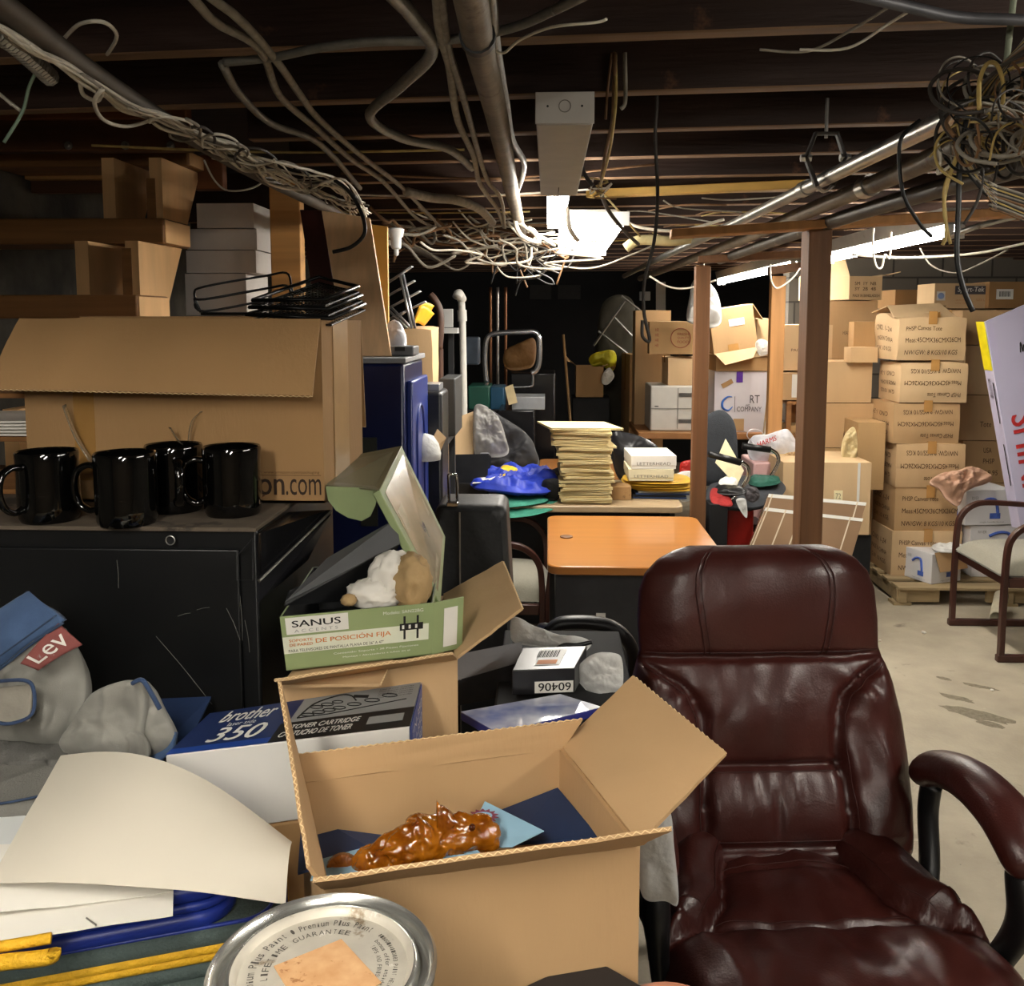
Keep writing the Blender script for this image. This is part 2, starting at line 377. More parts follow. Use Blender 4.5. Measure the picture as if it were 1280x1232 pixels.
# the long grey strip in the middle: near half closed by its cover, far half lit
LX, LZ = P(706, 130, Y=1.77).x, 2.0
def main_strip():
    w0, w1 = .106, .07; y0, y1, y2 = 1.77, 2.74, 3.6; z = LZ-.017; x = LX
    t = thing('ceiling_lamp', 'grey metal strip lamp in the middle, near half covered and far end glowing', 'ceiling lamp', (x, y0, z))
    g = G().hexa([Vector(p) for p in ((x-w0/2,y0+.0,z),(x+w0/2,y0,z),(x+w0/2,y1,z),(x-w0/2,y1,z),(x-w0/2,y0-.0,z+.055),(x+w0/2,y0-.0,z+.055),(x+w0/2,y1,z+.055),(x-w0/2,y1,z+.055))])
    build(g, 'cover', M_fixt, t, world=True, bevel=.003)
    g = G().box((x, (y1+y2)/2, z+.06), (w1, y2-y1, .06))
    build(g, 'channel', M_fixt, t, world=True, bevel=.003)
    # knockout ring and screw holes on the near end, keyhole on the cover
    e = build(G().hexa([Vector(p) for p in ((x-w0/2-.002,y0-.004,z+.002),(x+w0/2+.002,y0-.004,z+.002),(x+w0/2+.002,y0,z+.002),(x-w0/2-.002,y0,z+.002),(x-w0/2-.002,y0-.004,z+.06),(x+w0/2+.002,y0-.004,z+.06),(x+w0/2+.002,y0,z+.06),(x-w0/2-.002,y0,z+.06))]), 'end_plate', M_fixt, t, world=True, bevel=.001)
    ring = [Vector((x+.000+.011*math.cos(a), y0-.0045, z+.034+.011*math.sin(a))) for a in [k*PI/12 for k in range(24)]]
    build(G().tube(ring, .0009, 5, closed=True), 'knockout_ring', mat('dull_metal', '6b675f', .5, .4), e, world=True)
    for sx in (-.032, .032): build(G().cyl((x+sx, y0-.0046, z+.034), (x+sx, y0-.003, z+.034), .0022, 10), 'screw_hole', M_black_m, e, world=True)
    build(G().tube([(x-.002, y1-.16, z-.001), (x-.002, y1-.05, z-.001)], .011, 8, flat=(1,.1)), 'keyhole_slot', mat('dull_metal', '6b675f', .5, .4), t, world=True)
    for tx in (-.018, .018):
        build(G().tube([(x+tx, y1+.03, z+.018), (x+tx, y2+.12, z+.018)], .0155, 10), 'fluorescent_tube', M_tube, t, world=True, smooth=True, label='lit fluorescent tube')
    for yy in (y1+.02, y2+.13): build(G().box((x, yy, z+.03), (.07, .018, .06)), 'lamp_holder', M_white, t, world=True, bevel=.002)
    build(G().box((x, y2-.05, z+.045), (w1*.8, .35, .03)), 'reflector', M_fixt, t, world=True)
main_strip()
# wraparound lamp beyond it
def wrap_lamp():
    a, b = P(742, 281, z=1.965), P(727, 319, z=1.965)
    t = thing('ceiling_lamp', 'wide wraparound lamp with a glowing white diffuser beyond the grey strip', 'ceiling lamp', a)
    D = (b-a); D.z = 0; L = D.length; D.normalize(); X = Vector((D.y, -D.x, 0)); w = .125
    def wp(x, y, z): return a + X*x + D*y + Vector((0,0,z))
    prof = [(-w, .03), (-w*.94, .008), (-w*.7, 0), (w*.7, 0), (w*.94, .008), (w, .03)]
    g = G().rings([[wp(x, 0.01, z) for x, z in prof], [wp(x, L-.01, z) for x, z in prof]])
    build(g, 'diffuser', M_panel, t, world=True, label='glowing diffuser')
    g = G().rings([[wp(x, y, z) for x, z in ((-w,.03),(w,.03),(w*.7,.055),(-w*.7,.055))] for y in (0, L)])
    build(g, 'housing', M_fixt, t, world=True)
    for y in (0, L): build(G().box(wp(0, y, .022), (2*w+.01, .012, .05), Matrix.Rotation(math.atan2(X.y, X.x), 3, 'Z')), 'end_cap', M_white, t, world=True, bevel=.002)
wrap_lamp()
RX = 1.53
strip_lamp('long bare-tube strip lamp over the cartons, the nearer one at the right', RX+.02, 3.62, 5.25, 1.97, tubes=(-.02, .02))
strip_lamp('long bare-tube strip lamp over the cartons, the farther one behind the posts', RX, 5.8, 8.3, 1.97, tubes=(-.02, .02))
# lamps behind the viewer; the overhead one is added to brighten the near pile
strip_lamp('bare-tube strip lamp behind the viewer', .25, -1.6, -.4, 1.91, tubes=(-.03, .03), far=False, group='strip lamps under the joists')
strip_lamp('added bare-tube strip lamp, unseen above the viewer, brightening the near pile', -.42, -.75, .45, 1.91, tubes=(-.03, .03), far=False)
strip_lamp('bare-tube strip lamp over the right near side', 1.75, .2, 1.5, 2.03, tubes=(-.03, .03), far=False)

# ---------------- posts, plates, header ----------------
def post(label, px0, px1, ytop, Y, d, m, zt=None, zb=0.0, name='wooden_post', lean=0):
    a, b = P(px0, ytop, Y=Y), P(px1, ytop, Y=Y); z1 = zt or a.z
    t = single(G().hexa([(a.x,Y,zb),(b.x,Y,zb),(b.x,Y+d,zb),(a.x,Y+d,zb),(a.x+lean,Y,z1),(b.x+lean,Y,z1),(b.x+lean,Y+d,z1),(a.x+lean,Y+d,z1)]), name, m, label, 'post', bevel=.004)
    return t
post('thick brown wooden post standing right behind the leather chair', 1012, 1041, 290, 2.75, .088, M_post, zt=1.885)
post('thin dark wooden post rising behind the orange desk', 870, 889, 328, 4.16, .05, M_post, zt=1.86)
post('pale orange wooden post in front of the back cartons under the lamp', 965, 983, 345, 5.55, .06, M_post2, zt=1.88)
post('square pine post between the stair and the leaning panels', 336, 374, 232, 3.25, .06, M_stair, zt=2.11)
def beam(label, a, b, w, h, m=M_post, cat='beam', name='wooden_beam'):
    a, b = Vector(a), Vector(b); D = (b-a).normalized(); X = Vector((-D.y, D.x, 0)).normalized()*w/2; Z = Vector((0,0,h))
    return single(G().hexa([a-X, b-X, b+X, a+X, a-X+Z, b-X+Z, b+X+Z, a+X+Z]), name, m, label, cat, bevel=.003)
beam('long thin wooden plate lying over the thick post under the pipes', P(838, 298, Y=2.78), P(1300, 269, Y=2.70), .09, .024, M_post2)
beam('short wooden plate over the thin dark post', (P(873, 329, Y=4.19)), (P(1002, 322, Y=4.1)), .09, .03, M_post)
beam('wooden plate over the pale orange post', P(960, 344, Y=5.58), P(1003, 338, Y=5.56), .09, .05, M_post)
beam('yellow pine board running across under the joists behind the lamps', P(735, 241, Y=3.6)+Vector((0,0,-.02)), P(1010, 236, Y=3.3), .05, .03, mat('yellow_pine', 'a8833c', .6, var=.2, scale=6, stretch=(.2,3,3)))

# ---------------- stair ----------------
def stair():
    t = thing('open_stair', 'pine open-riser stair rising at the upper left above the big cardboard box', 'stair', (-1.4, 2.8, 0))
    X = -1.268; xl = -1.985
    tr = [(2.81, 3.05, 1.625, 1.698), (3.03, 3.25, 1.870, 1.955), (3.26, 3.46, 2.160, 2.215)]
    for k in range(1, 7): tr.append((2.81-.215*k, 3.03-.215*k, 1.66-.245*k-.02, 1.66-.245*k+.03))
    for k, (y0, y1, z0, z1) in enumerate(tr):
        build(G().box(((X+xl)/2, (y0+y1)/2, (z0+z1)/2), (X-xl, y1-y0, z1-z0)), 'tread', M_stair_br, t, world=True, bevel=.006)
        if k < 3: build(G().box((X+.002, (y0+y1)/2+.003, (z0+z1)/2), (.004, y1-y0-.012, z1-z0-.010)), 'end_grain', M_string, t, world=True, bevel=.001)
    pts = [(3.46, 2.158), (3.08, 2.158), (3.08, 1.957), (3.08, 1.868), (2.88, 1.868), (2.88, 1.70), (2.88, 1.622)]
    y, z = 2.88, 1.622
    for k in range(6): y -= .215; pts.append((y, z)); z -= .245; pts.append((y, z))
    pts += [(y, .0), (y+.20, .0), (3.07, 1.633), (3.42, 2.158)]
    for x in (X-.02, P(158, 300, Y=3.15).x): build(G().poly([(x, a, b) for a, b in pts], .042), 'stringer', M_string, t, world=True)
    build(G().box((X-.058, 3.083, 1.99), (.03, .012, .20)), 'cleat', M_stair_br, t, world=True); build(G().box((X-.058, 2.883, 1.77), (.03, .012, .15)), 'cleat', M_stair_br, t, world=True)
stair()
Mh = mat('dark_header_wood', '5a3a22', .65, var=.3, scale=6, stretch=(.2,3,3))
def hb(px0, px1, y0, y1, Y, m, label):
    a, b = P(px0, (y0+y1)/2, Y=Y).x, P(px1, (y0+y1)/2, Y=Y).x; z1, z0 = P(60, y0, Y=Y).z, P(60, y1, Y=Y).z
    a = max(a, -1.985)
    return single(G().box(((a+b)/2, Y+.025, (z0+z1)/2), (b-a, .05, z1-z0)), 'header_beam', m, label, 'beam', bevel=.004)
hb(-80, 236, 150, 189, 2.98, Mh, 'dark brown header beam with bolt washers just above the top stair tread')
hb(-80, 232, 117, 149, 2.96, mat('red_brown_wood', '7a4a28', .6, var=.25, scale=6, stretch=(.2,3,3)), 'reddish header beam directly above the bolted dark one at the stair')
hb(-80, 195, 207, 224, 3.48, M_stair, 'pale pine board right behind the top stair tread')
hb(-80, 190, 225, 241, 3.52, Mh, 'dark board under the pale pine one behind the stair')
hb(240, 278, 195, 238, 3.40, mat('red_brown_wood', '7a4a28'), 'short reddish block hanging at the stair head beside the stringer')
for px, w in ((86, 'left'), (157, 'middle'), (214, 'right')):
    q = P(px, 182, Y=2.978); t = thing('bolt', 'steel bolt with washer in the dark header beam, %s of three' % w, 'bolt', q, 0, 'bolts in the header beam')
    build(G().cyl(q, q+Vector((0,-.006,0)), .013, 14), 'washer', M_steel, t, world=True); build(G().cyl(q+Vector((0,-.006,0)), q+Vector((0,-.014,0)), .007, 6), 'bolt_head', M_steel, t, world=True)

# ---------------- pipes ----------------
def pipe(label, pts, r, m, name='pipe', cat='pipe', bands=(), seg=12, n=8):
    pts = [Vector(p) for p in pts]
    if name == 'pipe' and pts[0].y < 2.0 and pts[0].z > 1.8: pts = [pts[0] + (pts[0]-pts[1]).normalized()*2.2] + pts     # runs on over the viewer
    t = thing(name, label, cat, pts[0]); path = cp(pts, n)
    build(G().tube(path, r, seg), 'pipe_run', m, t, world=True, smooth=True)
    for (f, L, rr, mm) in bands:
        i = int(f*(len(path)-2)); a, b = path[i], path[i+1]; d = (b-a).normalized()
        build(G().cyl(a, a+d*L, rr, 14), 'coupling', mm, t, world=True, smooth=True, auto=40)
    return t
zc = 2.02
pipe('thick rusty grey pipe running away along the ceiling middle', [P(578, -60, z=zc), P(600, 60, z=zc), P(622, 150, z=zc), P(640, 240, z=zc), P(652, 290, z=zc), P(660, 322, z=zc)], .0225, M_pipe_old, bands=((.28, .02, .026, M_cable_blk),))
pipe('bright steel conduit slanting away at the right', [P(1205, 138, z=1.95), P(1010, 234, z=1.95), P(900, 288, z=1.95), P(820, 325, z=1.95), P(780, 345, z=1.95)], .0165, M_steel, bands=((.05, .05, .02, M_steel), (.42, .05, .02, M_steel)))
pipe('second grey steel pipe just below the bright conduit', [P(1290, 130, z=1.93), P(1150, 205, z=1.93), P(1000, 268, z=1.93), P(900, 310, z=1.93), P(800, 348, z=1.93)], .021, M_pipe_old, bands=((.12, .05, .026, M_pipe_old), (.5, .05, .026, M_steel)))
pipe('dusty black pipe lowest of the three at the right', [P(1290, 205, z=1.90), P(1160, 240, z=1.90), P(1030, 280, z=1.90), P(900, 325, z=1.90)], .02, mat('dusty_black_pipe', '4a443c', .5, .3, var=.3, scale=14, spots=[('8a7f70', 10, .6)]))
pipe('long dusty pipe carrying the cable bundle at the upper left', [P(-60, -40, z=1.985), P(120, 95, z=1.985), P(240, 172, z=1.985), P(330, 222, z=1.985), P(440, 275, z=1.985), P(560, 330, z=1.985)], .0165, mat('dark_dusty_pipe', '544b40', .6, .3, var=.25, scale=12))
pipe('white plastic vent pipe with an elbow standing at the back', [P(577, 378, Y=5.0), P(579, 450, Y=5.0), (P(582, 560, Y=5.0).x, 5.0, 0.02)], .019, mat('white_pvc', 'cfcdc6', .4, var=.05), bands=((.25, .06, .025, mat('white_pvc', 'cfcdc6')),), n=6)
a = P(577, 372, Y=5.0)
single(G().tube(cp([a+Vector((.0,.02,-.01)), a+Vector((-.012,-.03,.02)), a+Vector((-.02,-.05,.0))], 4), .026, 14), 'pipe_elbow', mat('white_pvc', 'cfcdc6'), 'white pipe elbow turned towards the viewer on the upright vent pipe', 'pipe elbow', smooth=True)
for i, (px, yb, m) in enumerate(((613, 600, mat('copper_old', '7a5236', .4, .7)), (622, 560, M_steel), (632, 500, mat('copper_old', '7a5236')))):
    q = P(px, 360, Y=6.5); pipe(['thin copper pipe rising at the left of the three back pipes', 'thin steel pipe rising between the two copper ones at the back', 'thin copper pipe rising at the right of the three back pipes'][i], [(q.x, 6.5, .02), (q.x, 6.5, 1.2), (q.x, 6.5, 1.85)], .011, m)
# clevis hanger
def hanger():
    q = P(1031, 222, z=1.95); t = thing('pipe_hanger', 'open steel clevis hanger holding the bright conduit', 'pipe hanger', q)
    w = .045; P6 = [q+Vector((-w*.4,0,-.02)), q+Vector((-w,0,.045)), q+Vector((-w*.55,0,.10)), q+Vector((w*.55,0,.10)), q+Vector((w,0,.045)), q+Vector((w*.4,0,-.02))]
    build(G().tube(P6, .010, 6, flat=(.5,1.5)), 'yoke', M_cable_dark, t, world=True)
    build(G().tube(cp([P6[0], q+Vector((0,0,-.032)), P6[-1]], 5), .008, 6, flat=(.4,1.6)), 'strap', M_steel, t, world=True)
    build(G().cyl(q+Vector((0,0,.09)), q+Vector((0,0,.18)), .004, 8), 'rod', M_steel, t, world=True)
    for s in (-1, 1): build(G().cyl(q+Vector((s*w-.012,0,.045)), q+Vector((s*w+.012,0,.045)), .009, 6), 'nut', M_steel, t, world=True)
hanger()

# ---------------- cables ----------------
def cable(label, pts, r, m, group=None, name='cable', n=6, seg=7, jit=0):
    pp = []
    for p in pts:
        if len(p) == 3 and isinstance(p, tuple):
            q = P(p[0], p[1], z=p[2])
            pp.append(q)
        elif len(p) == 4: pp.append(P(p[0], p[1], Y=p[3]))
        else: pp.append(Vector(p))
    out_ = lambda p: not (group and 'looping' in group) and isinstance(p, tuple) and len(p) in (3, 4) and isinstance(p[0], (int, float)) and (p[1] < 0 or p[0] < -8 or p[0] > 1285)
    if out_(pts[0]): pp = [pp[0] + (pp[0]-pp[1]).normalized()*.7] + pp
    if out_(pts[-1]): pp = pp + [pp[-1] + (pp[-1]-pp[-2]).normalized()*.7]
    path = cp(pp, n)
    if jit:
        path = [q + Vector((noise.noise(q*9+Vector((r*999,0,0))), noise.noise(q*9+Vector((5,r*777,0))), noise.noise(q*9+Vector((9,3,0)))))*jit for q in path]
    return single(G().tube(path, r, seg), name, m, label, 'cable', group, smooth=True)
Zc = 2.06
cable('left one of two grey sheathed cables snaking from the top left', [(225,-20,Zc),(270,28,Zc),(325,62,Zc),(350,120,Zc),(395,160,Zc),(440,200,Zc),(480,228,Zc),(520,272,Zc),(545,285,Zc)], .0072, M_cloth_cable)
cable('right one of two grey sheathed cables snaking from the top left', [(235,-25,Zc+.01),(300,25,Zc),(345,75,Zc),(375,118,Zc),(400,150,Zc),(452,195,Zc),(500,232,Zc),(530,262,Zc),(556,288,Zc)], .0072, M_cloth_cable)
cable('flexible steel conduit crossing the picture under the first joists', [(280,78,Zc),(340,72,Zc),(400,60,Zc),(470,52,Zc),(560,50,Zc),(640,35,Zc),(690,14,Zc),(740,-10,Zc)], .0075, M_conduit, name='flexible_conduit')
cable('grey flexible conduit dropping from the crossing conduit towards the stair post', [(278,80,Zc),(300,118,Zc),(340,155,Zc),(400,180,Zc),(450,235,Zc)], .008, M_conduit, name='flexible_conduit')
cable('thick grey flexible conduit making a big hooked bend left of the middle pipe', [(478,-20,Zc),(515,20,Zc),(540,65,Zc),(500,108,Zc),(462,145,Zc),(500,172,Zc),(560,186,Zc),(590,210,Zc)], .0112, M_conduit, name='flexible_conduit')
cable('pale kinked conduit falling beside the middle pipe, on its left', [(545,-20,Zc),(550,40,Zc),(562,85,Zc),(572,150,Zc),(592,195,Zc),(600,230,Zc),(622,262,Zc),(630,285,Zc)], .008, M_cloth_cable, name='flexible_conduit')
cable('pale kinked conduit falling beside the middle pipe, nearest to it', [(549,-20,Zc),(560,60,Zc),(580,125,Zc),(602,205,Zc),(612,230,Zc),(628,255,Zc),(632,305,Zc)], .0072, M_cloth_cable, name='flexible_conduit')
cable('grey cable hugging the right side of the middle pipe', [(612,-20,Zc),(620,60,Zc),(632,130,Zc),(640,175,Zc),(655,205,Zc),(648,235,Zc),(640,255,Zc)], .009, M_conduit)
cable('short pale ribbed conduit with a dark coupling left of the pipe end', [(508,240,2.05),(540,247,2.05),(570,250,2.05),(600,262,2.05),(616,278,2.05)], .017, M_cloth_cable, name='flexible_conduit')
cable('thin white wire tied beside the middle pipe, its end sticking into the air', [(617,62,2.04),(630,66,2.04),(650,50,2.04),(690,34,2.04),(745,28,2.04),(758,24,2.04)], .0022, M_cable_w)
cable('looping white wire above the upper-left cable bundle', [(80,48,2.05),(100,30,2.05),(130,28,2.05),(146,45,2.05),(134,68,2.05)], .003, M_cable_w)
cable('thin grey wire sagging from the first joist at the upper right', [(800,-15,2.08),(760,10,2.08),(1000,62,2.08),(1060,60,2.08),(1110,30,2.08),(1140,12,2.08)][2:], .0025, M_cable_w)
cable('second thin grey wire sagging from the first joist at the upper right', [(950,62,2.09),(1010,64,2.09),(1060,40,2.09),(1112,8,2.09)], .0025, M_cloth_cable)
cable('dark flexible conduit crossing the top right corner', [(1070,-6,2.06),(1140,10,2.06),(1200,22,2.06),(1300,26,2.06)], .0085, mat('dark_conduit', '4b4a4c', .5, .3, var=.2), name='flexible_conduit')
cable('green and white frayed wire hanging down at the far upper left', [(44,92,0,1.5),(36,110,0,1.5),(28,140,0,1.5),(5,178,0,1.5)], .0028, mat('pale_green_wire', '8ea892', .6))
cable('short stub of white wire poking in at the left edge', [(-10,110,0,1.5),(5,122,0,1.5),(15,131,0,1.5)], .003, M_cable_w)
# armoured cable at the far left corner
g = G(); pth = cp([P(-30, 30, z=2.0), P(10, 50, z=2.0), P(40, 75, z=2.0), P(62, 96, z=2.0)], 30)
rr = [.0145 if (i // 2) % 2 else .0095 for i in range(len(pth))]
single(g.tube(pth, rr, 10), 'armoured_cable', M_steel, 'ribbed armoured cable at the extreme upper left', 'cable')
# the tangled bundle along the left pipe
base = [(-30,10),(40,52),(100,92),(160,130),(215,152),(262,178),(310,198),(345,212),(385,226),(425,236),(450,262)]
for k in range(16):
    rnd = random.Random(k); pts = []
    st = rnd.choice([0, 0, 1, 2, 3]); 
    for i, (x, y) in enumerate(base[st:]):
        amp = 5 + 2.2*i
        pts.append((x+rnd.uniform(-amp, amp)*.6, y+rnd.uniform(-amp, amp)*.75+4, 1.965+rnd.uniform(-.012, .01)))
    cable('thin wire of the tangled bundle strapped along the left dusty pipe', pts, rnd.choice([.0021, .0026, .0034]), [M_cable_w, M_cloth_cable, M_cable_w, M_cable_w][k % 4], 'wires bundled along the left pipe', n=7, jit=.008)
for k in range(12):      # curls hanging in the bundle
    rnd = random.Random(100+k); f = k/12; x = 205 + 250*f; y = 150 + 108*f; pts = []
    n = rnd.choice([5, 6, 7]); a0 = rnd.uniform(0, 6); rx = rnd.uniform(8, 20); ry = rnd.uniform(6, 16)
    for i in range(n):
        a = a0 + i*1.0; pts.append((x + rx*math.cos(a)*(1+.1*i) + i*3, y + ry*math.sin(a) + i*2, 1.955+.003*i))
    cable('curled loose wire end hanging in the left bundle', pts, .0028, [M_cable_w, M_cloth_cable, M_cable_dark][k % 3], 'curled wire ends of the left bundle', n=7)
cable('white wire with a small loop sagging below the left bundle', [(100,100,1.96),(104,118,1.95),(122,126,1.95),(128,112,1.95),(118,128,1.94),(130,150,1.94),(160,158,1.95),(195,148,1.96)], .0032, M_cable_w)
cable('white wire drooping between the bundle and the pine post', [(255,200,0,2.9),(268,225,0,2.9),(285,238,0,2.9),(315,235,0,2.9),(335,222,0,2.9)], .003, M_cable_w)
cable('thick dark cable bending down over the leaning panels', [(400,215,0,2.3),(432,235,0,2.3),(450,262,0,2.3),(456,290,0,2.3),(440,308,0,2.3),(416,315,0,2.3)], .005, M_cable_blk)
# knot of cables in the middle beyond the pipe
for k in range(26):
    rnd = random.Random(300+k); Y = 3.6 + rnd.random()*1.2; x0 = rnd.uniform(440, 640); pts = []
    y0 = 262 + rnd.uniform(0, 45)
    for i in range(7):
        f = i/6; pts.append((x0 + f*rnd.uniform(70, 160), y0 + 26*math.sin(PI*f)*rnd.uniform(.4, 1.4) + rnd.uniform(-6, 6) + f*14, 0, Y+.2*f))
    cable('loose wire in the web sagging beyond the leaning panels', pts, rnd.choice([.004, .005, .007]), [M_cable_w, M_cloth_cable, M_cable_br, M_cloth_cable][k % 4], 'loose wires sagging beyond the panels')
for k in range(14):
    rnd = random.Random(500+k); Y = 4.2 + rnd.random()*.5; x0 = 655 + rnd.uniform(-25, 40); pts = []
    y0 = rnd.uniform(285, 310)
    for i in range(6):
        f = i/5; pts.append((x0 + 26*math.sin(4*f+k), y0 + f*rnd.uniform(28, 65), 0, Y))
    cable('dark wire hanging in the tangle at the far end of the middle pipe', pts, .0045, [M_cable_dark, M_cable_blk, M_cable_br][k % 3], 'dark wires hanging at the pipe end')
cable('thick white cable curling at the end of the middle pipe, left', [(700,238,0,3.0),(708,260,0,3.1),(712,285,0,3.2),(722,300,0,3.3),(735,303,0,3.3),(728,290,0,3.3)][:4], .008, M_cable_w)
cable('white ring of cable under the grey strip lamp', [(645,250,0,3.6),(644,275,0,3.6),(650,292,0,3.6),(662,300,0,3.6),(674,302,0,3.6),(668,290,0,3.6),(660,285,0,3.6)], .009, M_cable_w)
cable('long thin wire sweeping from the pipe end to the right behind the lamps', [(655,315,0,4.6),(690,330,0,4.6),(740,335,0,4.6),(790,318,0,4.6),(830,300,0,4.6)], .0045, M_cloth_cable)
cable('white cable running right from the wraparound lamp', [(775,272,0,3.7),(800,284,0,3.7),(850,288,0,3.7),(905,274,0,3.7)], .006, M_cable_w)
cable('yellow wire going down from the junction to the insulated pipe', [(750,238,0,3.2),(772,262,0,3.4),(800,295,0,3.6)], .0035, M_cable_y)
pipe('short pipe wrapped in yellowish insulation behind the lamps', [P(782,310,Y=4.0), P(800,300,Y=4.0), P(840,301,Y=4.0), P(875,296,Y=4.0)], .022, mat('insulation', 'b7a97c', .9, var=.2, bump=.5, scale=20))
for k, (pts, m, r, lb) in enumerate([
    ([(765,66,0,2.05),(762,90,0,2.05),(759,118,0,2.05),(757,149,0,2.05)], M_cable_br, .003, 'short brown wire hanging free right of the grey strip lamp'),
    ([(768,66,0,2.0),(768,100,0,2.0),(766,150,0,2.1),(757,190,0,2.3),(752,225,0,2.5)], M_cable_br, .005, 'brown cable hanging right of the lamp down to the wire nuts'),
    ([(769,68,0,2.0),(770,120,0,2.0),(765,170,0,2.1),(758,205,0,2.3),(750,232,0,2.5)], M_cable_y, .0035, 'yellowed wire twisted with the brown hanging cable'),
    ([(781,66,0,2.0),(782,110,0,2.0),(781,130,0,2.0),(776,136,0,2.0)], M_cloth_cable, .0045, 'short hooked grey cable right of the brown one'),
    ([(812,68,0,2.1),(821,120,0,2.1),(819,170,0,2.1),(822,240,0,2.1),(818,300,0,2.1),(806,350,0,2.1),(805,390,0,2.1),(812,425,0,2.1),(803,420,0,2.1),(803,400,0,2.1)], M_cable_dark, .004, 'long dark cable hanging down in front of the far cartons and ending in a loop'),
    ([(749,235,0,2.6),(760,262,0,2.8),(782,290,0,3.0),(798,305,0,3.2)], M_cable_dark, .006, 'dark cable slanting from the wire nuts towards the insulated pipe'),
    ([(726,200,0,2.6),(731,218,0,2.6),(741,232,0,2.6)], M_cable_dark, .006, 'short dark cable stub beside the wire nuts'),
    ]):
    cable(lb, pts, r, m)
for k in range(9):
    rnd = random.Random(700+k); x, y = 752+rnd.uniform(-8,8), 236+rnd.uniform(-5,5)
    cable('frayed bare wire end at the junction right of the lamp', [(x,y,0,2.6),(x+rnd.uniform(-18,16),y+rnd.uniform(-12,10),0,2.6),(x+rnd.uniform(-24,22),y+rnd.uniform(-14,14),0,2.6)], .0025, [M_cable_y, M_cable_w, M_cable_br][k%3], 'frayed wire ends at the junction')
# upper right tangle
cols = [M_cable_dark, M_cable_br, M_cloth_cable, M_cable_dark, M_cable_y, M_cable_blk, M_cloth_cable]
for k in range(72):
    rnd = random.Random(900+k); Y = 1.10 + rnd.random()*.22; pts = []
    cx, cy = 1245 + rnd.uniform(-45, 60), 140 + rnd.uniform(-50, 60); a0 = rnd.uniform(0, 6.3); rx = rnd.uniform(15, 62); ry = rnd.uniform(15, 50); n = rnd.randint(5, 9)
    for i in range(n):
        a = a0 + i*.75; s = 1 - .05*i; pts.append((cx + rx*s*math.cos(a), cy + ry*s*math.sin(a), 0, Y+.02*i))
    cable('thin wire looping in the big tangle at the upper right', pts, rnd.choice([.0011, .0014, .0018, .0026]), cols[k % 7], 'looping wires of the upper right tangle', n=6)
for k in range(14):
    rnd = random.Random(1100+k); Y = 1.25
    cable('bundled wire sweeping into the right edge under the tangle', [(1192+rnd.uniform(-8,8),165+rnd.uniform(-15,15),0,Y),(1210+rnd.uniform(-6,6),205+rnd.uniform(-8,8),0,Y),(1245,232+k*2.2,0,Y),(1300,248+k*3.0+rnd.uniform(-3,3),0,Y)], .0016, cols[(k+2) % 7], 'wires sweeping to the right edge')
for k in range(8):
    cable('dusty cable running up from the tangle to the top right corner', [(1185+k*5,170-k*3,0,1.35),(1215+k*4,120-k*2,0,1.25),(1250+k*3,85-k*3,0,1.18),(1300,50-k*4,0,1.1)], .0026, cols[k % 7], 'cables running up to the top right corner')
cable('pale vertical cable dropping from the top edge into the tangle', [(1268,-10,0,1.5),(1262,40,0,1.5),(1258,80,0,1.5)], .005, mat('grey_green_cable', '7f8670', .6))
for k, (pts, m, r, lb) in enumerate([
    ([(1150,150,0,1.45),(1128,170,0,1.45),(1124,200,0,1.45),(1130,245,0,1.45),(1150,280,0,1.45),(1165,296,0,1.45)], M_cable_blk, .0030, 'black cable bowing down in a long arc left of the tangle'),
    ([(1208,150,0,1.25),(1200,200,0,1.25),(1198,260,0,1.25),(1196,320,0,1.25),(1204,360,0,1.25),(1216,389,0,1.25)], M_cable_blk, .0036, 'long black cable hanging from the tangle and ending over the cartons'),
    ([(1226,190,0,1.25),(1228,225,0,1.25),(1220,255,0,1.25),(1205,280,0,1.25)], M_cable_dark, .0022, 'dark wire curving back beside the long black cable'),
    ([(1214,120,0,1.25),(1208,160,0,1.25),(1190,210,0,1.25),(1180,240,0,1.25),(1183,290,0,1.25),(1178,306,0,1.25)], M_cable_y, .0024, 'yellow wire pair hanging from the tangle, longer strand'),
    ([(1216,122,0,1.25),(1204,175,0,1.25),(1186,225,0,1.25),(1180,262,0,1.25),(1188,305,0,1.25)], M_cable_y, .0022, 'yellow wire pair hanging from the tangle, inner strand'),
    ([(1172,178,0,1.3),(1176,200,0,1.3),(1172,217,0,1.3),(1190,205,0,1.3),(1205,190,0,1.3)], M_cable_w, .0022, 'white wire loop caught between the two steel pipes'),
    ]): cable(lb, pts, r, m)
M_ww = M_cable_w
cable('white cable sagging from lamp to lamp over the right cartons', [(1065,318,0,4.2),(1120,322,0,4.2),(1180,320,0,4.2),(1230,315,0,4.2),(1290,302,0,4.2)], .006, M_ww)
cable('thin grey cable drooping below the white one over the cartons', [(1150,310,0,4.4),(1165,332,0,4.4),(1195,341,0,4.4),(1225,330,0,4.4),(1260,312,0,4.4)], .004, M_cloth_cable)
cable('white cord loop dangling from the near lamp at the right', [(1092,285,0,4.0),(1091,310,0,4.0),(1095,332,0,4.0),(1102,334,0,4.0),(1106,318,0,4.0),(1112,322,0,4.0),(1114,290,0,4.0)], .0045, M_ww)
cable('white cord hooking down between the two right lamps', [(963,330,0,5.2),(964,350,0,5.2),(972,360,0,5.2),(990,348,0,5.2),(1000,335,0,5.2)], .005, M_ww)
cable('white cable passing behind the thin dark post', [(812,345,0,5.0),(835,358,0,5.0),(860,360,0,5.0),(895,350,0,5.0)], .005, M_ww)
cable('silvery cable running over the near right lamp', [(1180,300,0,3.6),(1215,285,0,3.5),(1300,262,0,3.4)], .011, M_steel)
